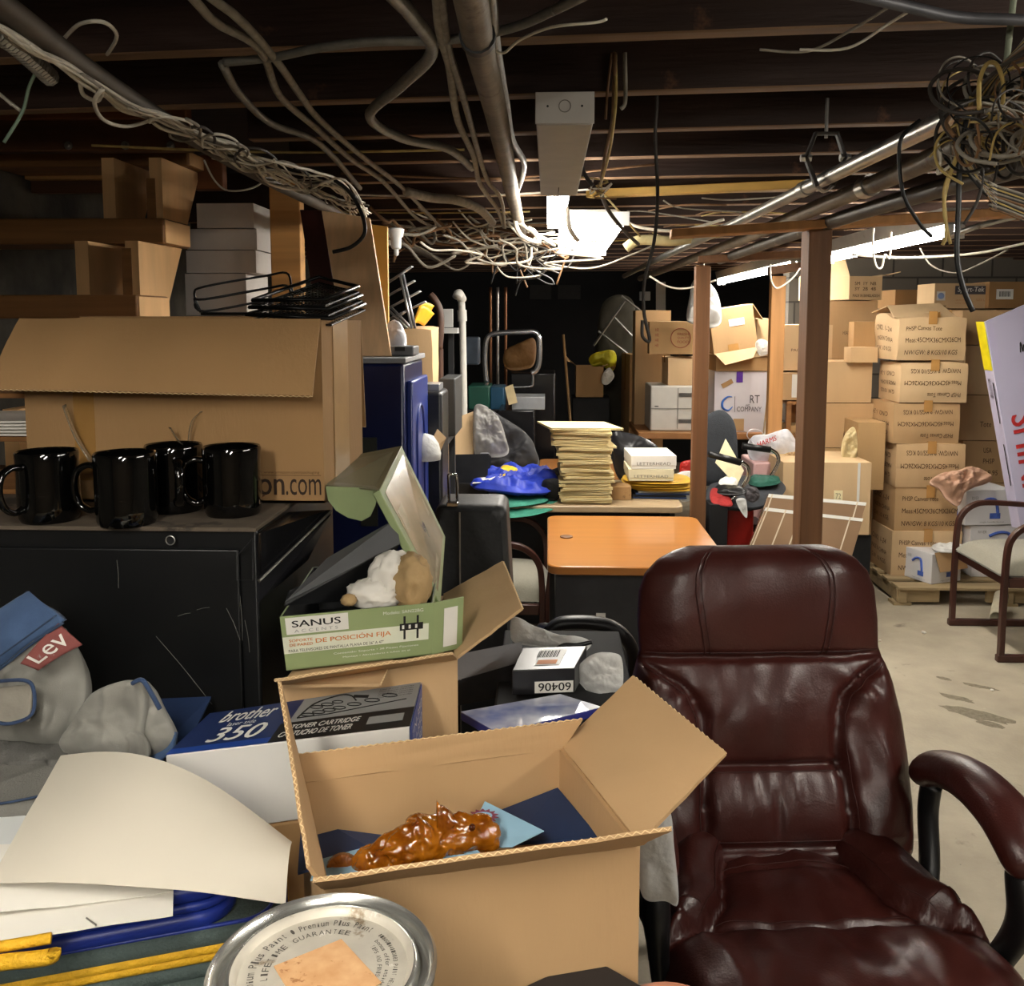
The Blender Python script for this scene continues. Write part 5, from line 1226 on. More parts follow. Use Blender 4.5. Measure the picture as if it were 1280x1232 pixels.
def OL(pts, Y): return [P(x, y, Y=Y + (d if d is not None else 0)) for x, y, d in [(p[0], p[1], p[2] if len(p) > 2 else 0) for p in pts]]
def drape(q, t_, fold, seed, nu=40, nv=26, bow=0.0, freq=16, nrm=(0,-.8,.6)):
    """a thick piece of cloth over the quad q (bl, br, tr, tl) with sharp folds"""
    q = [Vector(a) for a in q]; n = Vector(nrm).normalized()
    def fn(u, v):
        p = quadmap(q, u, v); s1 = .5-abs(noise.noise(p*freq+Vector((seed,0,0))))*2.2; s2 = noise.noise(p*freq*2.3+Vector((0,seed,0)))
        return p + n*(bow*math.sin(PI*u)*.5+bow*math.sin(PI*v)*.5 + fold*s1 + fold*.4*s2)
    return G().sheet(fn, nu, nv, t_)
M_seam = mat('seam_thread', '2a3a52', .8)
t = thing('jeans', 'blue jeans turned partly inside out with a red printed label at the left edge', 'jeans', P(40, 950, Y=1.03))
build(pillow(OL([(-50,838),(0,812),(40,790),(76,782),(90,798),(104,830),(107,862),(98,900),(80,934),(30,946),(-50,946)], 1.06), .026, .05, 1, .015, freq=13, flat=7), 'leg', M_dn_grey, t, world=True, smooth=True)
build(drape([P(-60,882,Y=1.02), P(80,776,Y=1.035), P(36,738,Y=1.06), P(-60,812,Y=1.04)], .012, .004, 2, bow=.014), 'waistband', M_dn_blue, t, world=True, smooth=True, label='blue waistband')
build(drape([P(-60,812,Y=1.045), P(34,738,Y=1.065), P(24,752,Y=1.10), P(-60,806,Y=1.09)], .005, .003, 5), 'inner_band', M_dn_dark, t, world=True, smooth=True)
build(G().tube(cp(OL([(79,778),(38,806),(0,836),(-50,876)], 1.008), 5), .0018, 6), 'hem_seam', M_seam, t, world=True, smooth=True)
build(G().tube(cp(OL([(70,769),(30,798),(-6,824),(-55,862)], 1.010), 5), .0012, 6), 'hem_seam', M_seam, t, world=True, smooth=True)
lq = [P(48,838,Y=1.004), P(103,806,Y=1.014), P(73,779,Y=1.012), P(25,829,Y=1.0)]
lab = build(drape(lq, .003, .001, 4, 20, 12, bow=.006), 'patch', mat('faded_red_print', '7d4440', .85, var=.15, scale=60, spots=[('98908a', 60, .62)]), t, world=True, smooth=True, label='faded red label')
fl = lambda u, v: quadmap([Vector(a) for a in lq], u, v) + Vector((0,-.8,.6)).normalized()*(.006*math.sin(PI*u)*.5+.006*math.sin(PI*v)*.5+.0028)
build(text_fn(G(), 'Lev', fl, (.14,.18,.90,.84)), 'printed_text', M_label, lab, world=True)
build(drape([P(-30,905,Y=1.0), P(34,902,Y=.998), P(40,856,Y=1.01), P(-30,862,Y=1.01)], .006, .003, 6), 'pocket_bag', mat('pocket_cloth', '8a857a', .9, bump=.3), t, world=True, smooth=True)
build(G().tube(cp(OL([(-10,852),(30,850),(42,862),(40,892),(14,904),(-10,902)], .992), 5), .0022, 6), 'overlock_seam', M_dn_dark, t, world=True, smooth=True)
t = thing('jeans', 'crumpled grey denim trouser leg with a blue turned-up hem beside the blue jeans', 'jeans', P(150, 955, Y=1.0))
build(pillow(OL([(78,938),(90,905),(112,872),(140,857),(172,850),(180,866),(178,900),(168,952),(158,962),(118,952)], 1.02), .018, .04, 7, .014, freq=14, flat=8), 'leg', M_dn_grey, t, world=True, smooth=True)
build(pillow(OL([(174,856),(186,852),(200,878),(217,912),(214,936),(198,948),(178,950),(170,922),(178,890)], 1.05), .014, .03, 8, .013, freq=16, flat=7), 'leg', M_dn_grey, t, world=True, smooth=True)
build(pillow(OL([(156,918),(168,912),(182,922),(184,946),(170,958),(158,962)], 1.02), .012, .02, 18, .006, freq=22, flat=6), 'cuff', M_dn_grey, t, world=True, smooth=True)
build(drape([P(184,962,Y=1.03), P(216,936,Y=1.04), P(217,914,Y=1.05), P(190,930,Y=1.05)], .008, .002, 9, 20, 12), 'turned_up_hem', M_dn_blue, t, world=True, smooth=True)
build(G().tube(cp(OL([(165,854),(178,850),(190,868),(200,886)], 1.0), 5), .0028, 6), 'overlock_seam', M_dn_dark, t, world=True, smooth=True)
t = thing('trousers', 'flat folded grey trousers under the big sheet of paper at the left edge', 'trousers', P(20, 1000, Y=1.0))
build(drape([P(-70,1018,Y=.92), P(50,1004,Y=.93), P(86,944,Y=1.02), P(-70,948,Y=1.03)], .03, .004, 11, bow=.008), 'leg', mat('grey_denim', '6d6c66', .9, bump=.35, bscale=420), t, world=True, smooth=True)
build(drape([P(-70,956,Y=1.0), P(84,950,Y=1.0), P(84,930,Y=1.03), P(-70,922,Y=1.04)], .02, .009, 12, freq=24), 'waist', mat('dark_grey_denim', '5d5c58', .9, bump=.35, bscale=420), t, world=True, smooth=True)
for k, yy in enumerate((1002, 1009)): build(G().tube(cp([P(-60,yy+4,Y=.925), P(0,yy+2,Y=.925), P(52,yy-8,Y=.935)], 4), .0015, 5), 'hem_seam', M_seam, t, world=True, smooth=True)
board('dark blue folder standing behind the jeans against the black cabinet', [P(196,938,Y=1.08), P(232,936,Y=1.09), P(264,870,Y=1.19), P(200,873,Y=1.19)], .004, M_navy, 'folder', 'folder')

# papers
def sheet4(label, q, sag, m=M_paper, group=None, nu=18, nv=14, seed=0, name='paper_sheet'):
    q = [Vector(a) for a in q]; n = Vector((0,0,1))
    def fn(u, v): return quadmap(q, u, v) + n*(sag(u, v) + .0015*noise.noise(Vector((u*3+seed, v*3, seed))))
    return single(G().sheet(fn, nu, nv, .0007), name, m, label, 'paper', group, smooth=True, auto=30)
Mbigp = mat('cream_paper', 'cfc8b8', .7, var=.03, scale=4)
A, B, Cc, D = P(-20,1108,z=1.078), P(354,1129,z=1.062), P(366,1052,z=1.085), P(74,944,z=1.142)
sheet4('large curled sheet of cream paper sweeping from the jeans to the open box', [P(-15,1104,z=1.086), P(357,1130,z=1.075), P(365,1052,z=1.10), P(76,944,z=1.125)], lambda u, v: .008*math.sin(PI*u)+.030*math.sin(PI*u)*v+.012*math.sin(PI*v)*u, Mbigp)
sheet4('long white sheet under the curled cream one, running off the left edge', [P(-70,1152,z=1.072), P(216,1112,z=1.070), P(212,1050,z=1.080), P(-70,1060,z=1.084)], lambda u, v: .002*math.sin(6*u), M_paper)
sheet4('white sheet lying lowest on the blue binder at the left', [P(-70,1186,z=1.066), P(216,1144,z=1.065), P(217,1100,z=1.068), P(-70,1110,z=1.068)], lambda u, v: 0.0, M_paper)
sheet4('white sheet slanting beneath the big curled one at the left edge', [P(-60,1105,z=1.082), P(40,1080,z=1.082), P(72,1000,z=1.086), P(-60,1030,z=1.086)], lambda u, v: 0.0, mat('bluish_paper', 'd5d8d6', .7, var=.02))
# binders
M_bl = mat('royal_blue_vinyl', '1b2f86', .38, var=.12, scale=14, rvar=.08); M_gt = mat('grey_green_cloth', '45524f', .85, var=.08, bump=.3, scale=60, bscale=300); M_yz = mat('yellow_zip_tape', 'd0a01c', .7, var=.1, scale=80, bump=.4, bscale=200)
def rrect(x0, x1, y0, y1, r, z, n=6):
    out = []
    for (sx, sy, a0) in ((x1-r, y0+r, -90), (x1-r, y1-r, 0), (x0+r, y1-r, 90), (x0+r, y0+r, 180)):
        for k in range(n+1):
            a = math.radians(a0+90*k/n); out.append(Vector((sx+r*math.cos(a), sy+r*math.sin(a), z)))
    return out
def rot_z(pts, c, a):
    R = Matrix.Rotation(a, 3, 'Z'); c = Vector(c); return [c + R @ (p-c) for p in pts]
def zip_binder(label, x0, x1, y0, y1, z0, h, mtop, medge, rz=0, r=.035, rows=2, zm=M_yz):
    c = Vector(((x0+x1)/2, (y0+y1)/2, z0)); t = thing('zip_binder', label, 'binder', c, rz)
    def rr(z, inset=0): return [p-Vector((c.x, c.y, z0)) for p in rrect(x0+inset, x1-inset, y0+inset, y1-inset, r-inset*.5, z)]
    def lid(za, zb): 
        return G().rings([rr(za, .002), rr(za+.2*(zb-za), 0), rr(za+.7*(zb-za), 0), rr(zb-.001, .004), rr(zb, .010)])
    build(lid(z0, z0+h*.36), 'lower_cover', medge, t, smooth=True, auto=50)
    zc0, zc1 = z0+h*.34, z0+h*.66
    for k in range(rows):
        zz = zc0+(zc1-zc0)*(k+.5)/rows
        build(G().tube(rr(zz, .0035), h*.11, 8, closed=True), 'zip_tape', zm, t, smooth=True)
    build(G().rings([rr(zc0, .008), rr(zc1, .008)]), 'pages', M_paper, t)
    top = build(lid(z0+h*.64, z0+h), 'upper_cover', medge, t, smooth=True, auto=50)
    g = G().rings([rr(z0+h-.0002, .008), rr(z0+h+.0016, .010)]); build(g, 'cover_panel', mtop, top, smooth=True, auto=40)
    build(G().tube(rr(z0+h+.0004, .007), .0022, 6, closed=True), 'piping', M_bl, top, smooth=True)
    return t
a, b = P(262,1120,z=1.06), P(-80,1200,z=1.06)
def zb(label, c, w, d, z0, h, mt, me, rz, **k): return zip_binder(label, c[0]-w/2, c[0]+w/2, c[1]-d/2, c[1]+d/2, z0, h, mt, me, math.radians(rz), **k)
zb('royal blue zip binder with rounded corners under the white sheets', (-.49, .900), .31, .20, 1.018, .045, M_bl, M_bl, 20, rows=1, zm=M_bl)
zb('grey-green zip portfolio with yellow zip below the royal blue binder', (-.472, .925), .35, .24, .968, .048, M_gt, M_gt, 19, rows=2)
zb('lowest zip portfolio of the binder pile, yellow zip at the bottom left', (-.46, .905), .36, .25, .922, .044, M_gt, M_bl, 17, rows=2)
t = thing('zip_pouch', 'yellow zip of a flat pouch edging out under the left papers', 'pouch', P(30,1180,z=1.045))
build(G().tube(cp([P(-60,1214,z=1.055), P(0,1203,z=1.055), P(60,1196,z=1.055), P(66,1188,z=1.06)], 6), .007, 8), 'zip_tape', M_yz, t, world=True, smooth=True)
build(G().tube(cp([P(-60,1192,z=1.064), P(0,1183,z=1.064), P(64,1172,z=1.064)], 6), .005, 8), 'zip_tape', M_yz, t, world=True, smooth=True)
single(G().tube([P(108,1147,z=1.0685), P(120,1156,z=1.0685)], .0008, 5), 'staple', M_steel, 'tiny dark staple lying on the lowest white sheet', 'staple')

# ---------------- things between the green box and the leather chair ----------
cr = thing('storage_crate', 'dark crate under the cartridge packs between box and chair', 'crate', (-.03, 1.52, 0))
CZ = 1.0
ca, cb = P(572,915,z=CZ), P(760,905,z=CZ)
build(G().box((.03, 1.58, CZ/2), (.23, .44, CZ)), 'crate_body', M_black_m, cr, world=True, bevel=.004)
t = thing('glossy_pack', 'shiny blue and white packet lying in front of the black cartridge box', 'packet', P(660,900,z=CZ))
q = [P(580,908,z=CZ+.012), P(668,908,z=CZ+.012), P(752,884,z=CZ+.012), P(640,868,z=CZ+.012)]
q = [P(576,890,z=CZ+.014), P(622,916,z=CZ+.014), P(752,884,z=CZ+.014), P(700,868,z=CZ+.014)]
build(G().hexa([p-Vector((0,0,.013)) for p in q]+q), 'box_body', mat('indigo_card', '2a2f78', .35), t, world=True, bevel=.001)
build(G().hexa([p+Vector((0,0,.0003)) for p in q]+[p+Vector((0,0,.0012)) for p in q]), 'glossy_print', mat('cloud_print', '5d6fae', .08, col2='dfe4ee', scale=14, coat=1, detail=3), t, world=True)
t = thing('cartridge_box', 'black cartridge box with the upside-down number on a white label', 'box', P(680,866,z=CZ+.015))
a = P(640,869,z=CZ+.014); b = P(718,866,z=CZ+.014); h = .042; d = Vector((.03,.13,0)); a.z=b.z=CZ+.014
U = Vector((0,0,h))
build(G().hexa([a, b, b+d*.8, a+d*.8-Vector((.01,0,0)), a+U, b+U, b+d*.8+U, a+d*.8+U-Vector((.01,0,0))]), 'box_body', mat('black_glossy_card', '1b1b1d', .3), t, world=True, bevel=.0015)
fq = [a, b, b+U, a+U]; tq = [a+U, b+U, b+d*.8+U, a+d*.8+U-Vector((.01,0,0))]
lb = build(patch_on(G(), fq, (.36,.06,.98,.52), .0006), 'label', M_label, t, world=True)
build(text_on(G(), '60406', fq, (.42,.14,.94,.46), .0014, bold=True, flip=True), 'printed_text', M_ink, lb, world=True)
lb = build(patch_on(G(), tq, (.32,.16,.72,.88), .0006), 'top_label', mat('grey_label', 'a5a49e', .4), t, world=True)
g = G()
for i in range(12): patch_on(g, tq, (.3+.028*i,.5,.31+.028*i+.008*(i%2),.8), .0012)
build(g, 'barcode', M_ink, lb, world=True); build(patch_on(G(), tq, (.35,.2,.66,.38), .0012), 'orange_mark', mat('orange_ink', 'c87838'), lb, world=True)
t = thing('paper_folder', 'grey translucent folder standing behind the cartridge box', 'folder', P(620,850,Y=1.5))
build(G().slab([P(572,850,Y=1.52), P(655,826,Y=1.56), P(652,802,Y=1.58), P(570,818,Y=1.54)], .002), 'cover', mat('grey_film', '77777a', .3, var=.08), t, world=True)
build(G().slab([P(572,882,Y=1.50), P(640,868,Y=1.52), P(655,826,Y=1.555), P(572,851,Y=1.515)], .003), 'front', M_black_m, t, world=True)
M_bag = mat('clear_plastic_bag', 'e8e8e6', .12, trans=.75, var=.03, bump=.6, bscale=30, ior=1.3)
M_bagw = mat('cloudy_plastic_bag', 'eeeeea', .18, trans=.1, alpha=.72, var=.05, bump=1.0, bscale=26, ior=1.2)
single(pillow(OL([(718,840),(740,818),(768,816),(778,826),(778,862),(768,872),(748,878),(732,862)], 1.50), .02, .02, 21, .006, freq=30), 'plastic_bag', M_bagw, 'crinkled clear zip bag right of the cartridge box', 'bag', smooth=True)
single(pillow(OL([(640,772),(660,780),(700,795),(735,800),(738,808),(718,822),(700,812),(660,806),(640,800)], 1.62), .02, .02, 22, .006, freq=30), 'plastic_bag', M_bagw, 'long clear plastic sleeve behind the cartridge box', 'bag', smooth=True)
single(G().tube(cp(OL([(690,815),(705,806),(722,806),(740,802)], 1.60), 5), .004, 6), 'black_rod', M_black, 'thin black rod on the clear plastic sleeve', 'rod', smooth=True)
# curved black chair arm behind
t = thing('office_chair', 'black office chair whose curved arm shows left of the leather chair', 'chair', (.10, 2.28, 0))
arc = cp(OL([(688,788),(702,779),(735,778),(765,784),(785,802),(793,828),(790,870),(784,930)], 2.30), 6)
build(G().tube(arc, .018, 10, flat=(1.0, 1.3)), 'armrest', M_black, t, world=True, smooth=True)
build(G().tube(cp([arc[0], arc[0]+Vector((-.03,.10,-.05)), arc[0]+Vector((-.02,.18,-.30)), Vector((.05,2.35,.42))], 6), .016, 8), 'arm_support', M_black, t, world=True, smooth=True)
build(G().tube(cp([arc[-1], Vector((.17,2.30,.45))], 4), .016, 8), 'arm_support', M_black, t, world=True, smooth=True)
build(pillow([(-.04,2.15,.44),(.24,2.15,.44),(.26,2.45,.44),(-.05,2.45,.44)], .05, .04, 3, .003, nrm=(0,0,1)), 'seat', M_black_m, t, world=True, smooth=True)
build(G().cyl((.10,2.30,.08), (.10,2.30,.42), .025, 14), 'gas_column', M_black, t, world=True)
for k in range(5):
    a_ = math.radians(72*k); dd = Vector((math.cos(a_), math.sin(a_), 0)); c_ = Vector((.10, 2.30, 0))
    build(G().tube([c_+Vector((0,0,.09)), c_+dd*.24+Vector((0,0,.065))], [.022,.014], 8), 'base_arm', M_black, t, world=True); build(G().cyl(c_+dd*.25+Vector((-.01,0,.025)), c_+dd*.25+Vector((.01,0,.025)), .025, 14), 'caster', M_black, t, world=True)
# plastic bag hanging below the open box's flap
single(pillow(OL([(800,1040),(835,1012),(843,1060),(848,1128),(832,1126),(802,1118)], 1.28), .02, .02, 25, .005, freq=24), 'plastic_bag', mat('thin_white_bag', 'c5c5c4', .35, trans=.2, var=.08, bump=.6, bscale=30), 'thin white plastic bag hanging between the open box and the leather chair', 'bag', smooth=True)

# ---------------- black suitcase -----------------
def suitcase():
    Y = 2.0; x0 = P(543, 700, Y=Y).x; x1 = P(650, 700, Y=Y).x; zt = P(590, 632, Y=Y).z; zb = .62
    t = thing('suitcase', 'black hard-shell suitcase standing upright with a chrome pull handle', 'suitcase', ((x0+x1)/2, Y+.2, zb))
    def rr(y, ins):
        out = []; r = .022
        for (sx, sz, a0) in ((x1-ins-r, zb+ins+r, -90), (x1-ins-r-.03, zt-ins-r, 0), (x0+ins+r, zt-ins-r, 90), (x0+ins+r, zb+ins+r, 180)):
            for k in range(7):
                a = math.radians(a0+15*k); out.append(Vector((sx+r*math.cos(a), y, sz+r*math.sin(a))))
        return out
    build(G().rings([rr(Y+.002,.02), rr(Y,.012), rr(Y+.01,.002), rr(Y+.03,0), rr(Y+.14,0)]), 'shell', mat('suitcase_black', '2b2c2d', .5, var=.15, scale=40, bump=.1), t, world=True, smooth=True, auto=50)
    xm = P(575, 700, Y=Y).x
    build(G().box((xm, Y-.0005, (zb+zt)/2), (.003, .004, zt-zb-.03)), 'trim_strip', M_steel, t, world=True, label='thin bright trim line')
    # chrome handle
    hx = P(565, 600, Y=Y).x; hz0, hz1 = P(565, 630, Y=Y).z, P(565, 594, Y=Y).z
    build(G().tube(cp([(hx-.009,Y+.03,hz0-.01),(hx-.009,Y+.01,hz1-.01),(hx-.006,Y+.01,hz1),(hx+.006,Y+.01,hz1),(hx+.009,Y+.01,hz1-.01),(hx+.009,Y+.03,hz0-.01)], 5), .0035, 8), 'pull_handle', M_chrome, t, world=True, smooth=True)
    build(G().box((hx, Y+.012, hz0-.002), (.026, .02, .01)), 'handle_socket', M_chrome, t, world=True, bevel=.002)
    s = thing('cardboard_box', 'plain carton hidden under the black suitcase', 'box', ((x0+x1)/2, Y+.12, 0))
    build(G().box(((x0+x1)/2, Y+.12, .309), (.34, .26, .618)), 'body', kraft(3), s, world=True, bevel=.003)
suitcase()

# ---------------- blue cabinet with leaning boards ----------------
def blue_cab():
    Y = 2.62; x0, x1 = P(436, 500, Y=Y).x, P(505, 500, Y=Y).x; zt = P(470, 447, Y=Y).z; d = .40
    t = thing('metal_cabinet', 'tall dark blue cabinet with a rounded moulding on its bright side', 'cabinet', ((x0-.35+x1)/2, Y+d/2, 0))
    Mb = mat('navy_enamel', '141c46', .3, var=.1, scale=6); Mb2 = mat('blue_enamel', '26377f', .3, var=.08, scale=6)
    X0 = x0-.40
    build(G().box(((X0+x1)/2, Y+d/2, zt/2-.008), (x1-X0, d, zt-.016)), 'body', Mb, t, world=True, bevel=.01)
    build(G().box(((X0+x1)/2, Y+d/2, zt-.008), (x1-X0+.015, d+.015, .016)), 'top', mat('grey_top_panel', '8d8f93', .4), t, world=True, bevel=.003)
    dr = build(G().box((x1+.008, Y+d*.55, zt/2-.02), (.02, d*.86, zt-.10)), 'door', Mb2, t, world=True, bevel=.006)
    pts = [(x1+.019, Y+.12, .25)] + [(x1+.019, Y+.12, zt-.25)] + [(x1+.019, Y+.20-.08*math.cos(a), zt-.25+.10*math.sin(a)) for a in [PI*k/8 for k in range(1, 8)]] + [(x1+.019, Y+.28, zt-.25), (x1+.019, Y+.28, .25)]
    build(G().tube(pts, .005, 8), 'moulding', Mb2, dr, world=True, smooth=True)
    for i in range(5): build(G().tube(cp([(x1+.019,Y+.12,zt-.84-.03*i),(x1+.024,Y+.20,zt-.87-.03*i),(x1+.019,Y+.28,zt-.84-.03*i)], 5), .005, 6), 'vent_rib', mat('pale_blue_rib', '8f98c8', .3), dr, world=True, smooth=True)
    build(G().box((x0+.055, Y-.002, zt-.36), (.05, .004, .26)), 'label_panel', mat('dark_olive_panel', '2b2e2a', .5), t, world=True)
    return zt, Y, x1
bz, bY, bx = blue_cab()
def panel(label, px, Y0, Y1, m, th=.02, cat='board', name='wooden_board', extra=None):
    q = [P(px[i][0], px[i][1], Y=(Y0, Y0, Y1, Y1)[i]) for i in range(4)]
    zmin = min(q[0].z, q[1].z)
    for p in q[:2]: p.z = bz+.002
    t = thing(name, label, cat, (q[0]+q[1])/2)
    build(G().slab(q, th), 'board', m, t, world=True, bevel=.001)
    return t, q
M_maple = mat('pale_laminate', 'e6bd90', .45, var=.10, scale=9, stretch=(5,5,.35), bump=.03)
M_cherry = mat('dark_cherry_laminate', '3d1a14', .4, var=.2, scale=8, stretch=(4,4,.3))
panel('pale wood-grain laminate board leaning on top of the blue cabinet', [(432,446),(489,446),(462,272),(402,263)], 2.70, 2.80, M_maple)
panel('yellow pine board standing behind the pale laminate board', [(468,446),(486,446),(484,283),(461,280)], 2.84, 2.90, mat('golden_board', 'c69a45', .5, var=.1, scale=6))
t, q = panel('dark cherry laminate panel left of the pale board', [(402,446),(432,446),(402,263),(375,262)], 2.73, 2.82, M_cherry)
0 and panel('second dark cherry panel leaning left of the first one', [(378,446),(396,446),(378,280),(352,290)], 2.86, 2.92, M_cherry)
t = thing('label_maker', 'small grey device on the blue cabinet beside the plastic bag', 'device', P(500,446,Y=2.75))
build(G().box(P(503,437,Y=2.78)+Vector((0,0,-.002)), (.085, .12, .028)), 'casing', mat('mid_grey_plastic', '5f6063', .4), t, world=True, bevel=.004)
build(G().box(P(500,436,Y=2.715)+Vector((0,0,0)), (.03, .004, .012)), 'display', M_black, t, world=True)
single(pillow(OL([(484,412),(490,405),(500,406),(508,420),(506,434),(498,440),(484,438)], 2.82), .05, .04, 31, .01, freq=20), 'plastic_bag', mat('white_bag', 'dcdce2', .4, trans=.1, bump=.5, bscale=20), 'crumpled white plastic bag on the blue cabinet', 'bag', smooth=True)

# white flat cartons, racks and trays behind the big box
t0 = None
shf = thing('storage_shelf', 'dark shelf behind the big box carrying the white cartons', 'shelf', (-1.2, 3.45, 0))
build(G().box((-1.16, 3.47, 1.60), (.62, .36, .03)), 'board', M_stair_br, shf, world=True)
for sx in (-1.44, -.88):
    for sy in (3.31, 3.63): build(G().box((sx, sy, .79), (.04, .04, 1.58)), 'leg', M_stair_br, shf, world=True)
rows = [(233,318,392,340),(233,321,340,314),(235,321,312,288),(243,320,312,288)]
lv = [(232,308,394,342,'lowest'),(233,320,341,313,'second from the bottom'),(234,321,312,286,'third from the bottom'),(246,317,285,254,'topmost')]
for (l, r, b, tp, w) in lv:
    carton('greyish white carton of the stack behind the stair stringer, %s' % w, (l, r, b, tp), 3.32, (None, .26), 0, tape=None, m=mat('grey_white_card', 'b9b4ae', .6, var=.05), bulge=.002, group='greyish white cartons behind the stair')
M_bw = mat('black_wire', '141414', .35, .5)
t = thing('wire_rack', 'black bent-wire file rack on the big box', 'rack', P(300,392,Y=1.62))
for i, (dy) in enumerate((0, 16, 31)):
    pth = [P(251,390,Y=1.60+.0), P(243,375+ -8+dy*.4,Y=1.60), P(256,358+dy,Y=1.60), P(330,345+dy,Y=1.62), P(358,341+dy,Y=1.62), P(364,357+dy*.8,Y=1.64), P(366,378,Y=1.65)]
    build(G().tube(cp(pth, 4), .0022, 6), 'wire', M_bw, t, world=True, smooth=True)
build(G().tube([P(251,392,Y=1.6), P(366,392,Y=1.65)], .003, 6), 'base_wire', M_bw, t, world=True)
single(G().box((-.58, 1.60, P(300,394,Y=1.6).z-.012), (.44, .10, .02)), 'cardboard_sheet', kraft(3), 'flat cardboard strip on top of the big box under the wire rack', 'cardboard')
tz0 = P(380, 398, Y=1.52).z
for i in range(3):
    y = 392-9*i
    t = thing('letter_tray', ['black mesh letter tray, lowest of the three on the big box', 'black mesh letter tray, middle of the three on the big box', 'black mesh letter tray, topmost of the three on the big box'][i], 'tray', P(390, y, Y=1.5), 0, 'black mesh letter trays on the big box')
    q = [P(308+4*i, y+1, Y=1.42), P(414-4*i, y+6-3*i, Y=1.40), P(456-4*i, y-12+ -2*i, Y=1.56), P(398, y-24-2*i, Y=1.64)]
    rim = q
    build(G().tube(rim, .0032, 6, closed=True), 'rim', M_bw, t, world=True, smooth=True)
    g = G(); dn = Vector((0,0,-.010))
    for k in range(1, 16):
        f = k/16; g.tube([rim[0].lerp(rim[3], f)+dn, rim[1].lerp(rim[2], f)+dn], .0007, 4); g.tube([rim[0].lerp(rim[1], f)+dn, rim[3].lerp(rim[2], f)+dn], .0007, 4)
    ob = build(g, 'mesh', M_bw, t, world=True)
    build(G().tube([p+dn for p in rim], .0018, 5, closed=True), 'lower_rim', M_bw, t, world=True)
# ---------------- manila folders -----------------
M_man = mat('cream_manila', 'e2d2a0', .7, var=.05, scale=5)
def folder_proto():
    g = G(); w, d = .118, .15
    g.slab([(-w,-d,.001),(w,-d,.001),(w,d,.001),(-w,d,.001)], .001)
    g.slab([(-w,-d,.0078),(w,-d,.0072),(w*.97,d,.0062),(-w,d,.0062)], .0012)
    def pg(u, v): return (-w*.97+1.94*w*u, -d*.985+1.97*d*v, .0035+.0012*math.sin(7*u))
    g.sheet(pg, 8, 3, .0022)
    return g
fm = None
tilts = random.Random(11)
fz = .751
for i in range(41):
    r = random.Random(40+i); lo = i < 22
    px = 731 + r.uniform(-3, 3) + (0 if lo else -1); 
    c = P(px, 600, Y=4.46); wide = 1.0 if lo else 1.0 + .012*(i-22)
    lab = 'cream manila folder within the tall stack beside the letterhead boxes'
    if i == 0: lab = 'cream manila folder at the very bottom of the tall stack'
    if i == 40: lab = 'cream manila folder on top of the tall stack, its corner sticking out right'
    if fm is None: o = single(folder_proto(), 'manila_folder', M_man, lab, 'folder', 'manila folders in the tall stack'); fm = o
    else:
        o = fm.copy(); C.objects.link(o); o['label'] = lab
    o.location = (c.x - (.02 if i > 30 else 0), 4.46+r.uniform(-.012,.012), fz); o.rotation_euler = (r.uniform(-.012,.012), r.uniform(-.03,.03)*(1.0), r.uniform(-.06,.06)+(.25 if i == 40 else 0)); o.scale = (wide, 1, 1.12)
    if i == 40: o.scale = (1.5, 1, 1.3)
    fz += .00885
T2Z = .7505
def sbox(label, cat, name, px, Y, dep, m, z0=None, rz=0, group=None, bevel=.002, parts=None):
    l, r, b, tp = px; A, B = P(l, (b+tp)/2, Y=Y), P(r, (b+tp)/2, Y=Y); zb = z0 if z0 is not None else P(l, b, Y=Y).z; zt = P(l, tp, Y=Y).z
    w = (B.x-A.x); c = Vector(((A.x+B.x)/2, Y, zb)) + Matrix.Rotation(rz, 3, 'Z') @ Vector((0, dep/2, 0))
    t = thing(name, label, cat, c, rz, group)
    build(G().box((0,0,(zt-zb)/2), (w, dep, zt-zb)), 'box_body', m, t, bevel=bevel)
    fq = [Vector((-w/2,-dep/2-.001,0)), Vector((w/2,-dep/2-.001,0)), Vector((w/2,-dep/2-.001,zt-zb)), Vector((-w/2,-dep/2-.001,zt-zb))]
    return t, fq, w, zt-zb
def txt(t, fq, items, m=M_ink, name='printed_text', off=.0012):
    for it in items:
        g = G(); text_on(g, it[0], fq, it[1], off, bold=len(it) > 2 and it[2], flip=len(it) > 3 and it[3]); build(g, name, m, t)
M_lh = mat('letterhead_white', 'e4e2da', .5, var=.03)
for (z0, z1, lb, xo, yb) in ((.840,.898,'cream letterhead box, lower of the two, on the gold envelopes',0,.0), (.899,.965,'white letterhead box, upper of the two, slightly turned',.006,.04)):
    A, B = P(786, 590, Y=4.45), P(842, 590, Y=4.45)
    t = thing('letterhead_box', lb, 'box', ((A.x+B.x)/2+xo, 4.45+.14, z0), yb, 'letterhead boxes on the long desk'); w = B.x-A.x
    mm = M_lh if yb else mat('letterhead_cream', 'd8d0b0', .5, var=.04)
    build(G().box((0,0,(z1-z0)/2-.004), (w, .28, z1-z0-.008)), 'box_base', mm, t, bevel=.002); build(G().box((0,0,(z1-z0)*.62), (w+.004, .284, (z1-z0)*.76)), 'lid', mm, t, bevel=.002)
    fq = [Vector((-w/2,-.143,0)), Vector((w/2,-.143,0)), Vector((w/2,-.143,z1-z0)), Vector((-w/2,-.143,z1-z0))]
    txt(t, fq, [('LETTERHEAD', (.12,.30,.88,.52))], mat('grey_print', '77746c', .6))
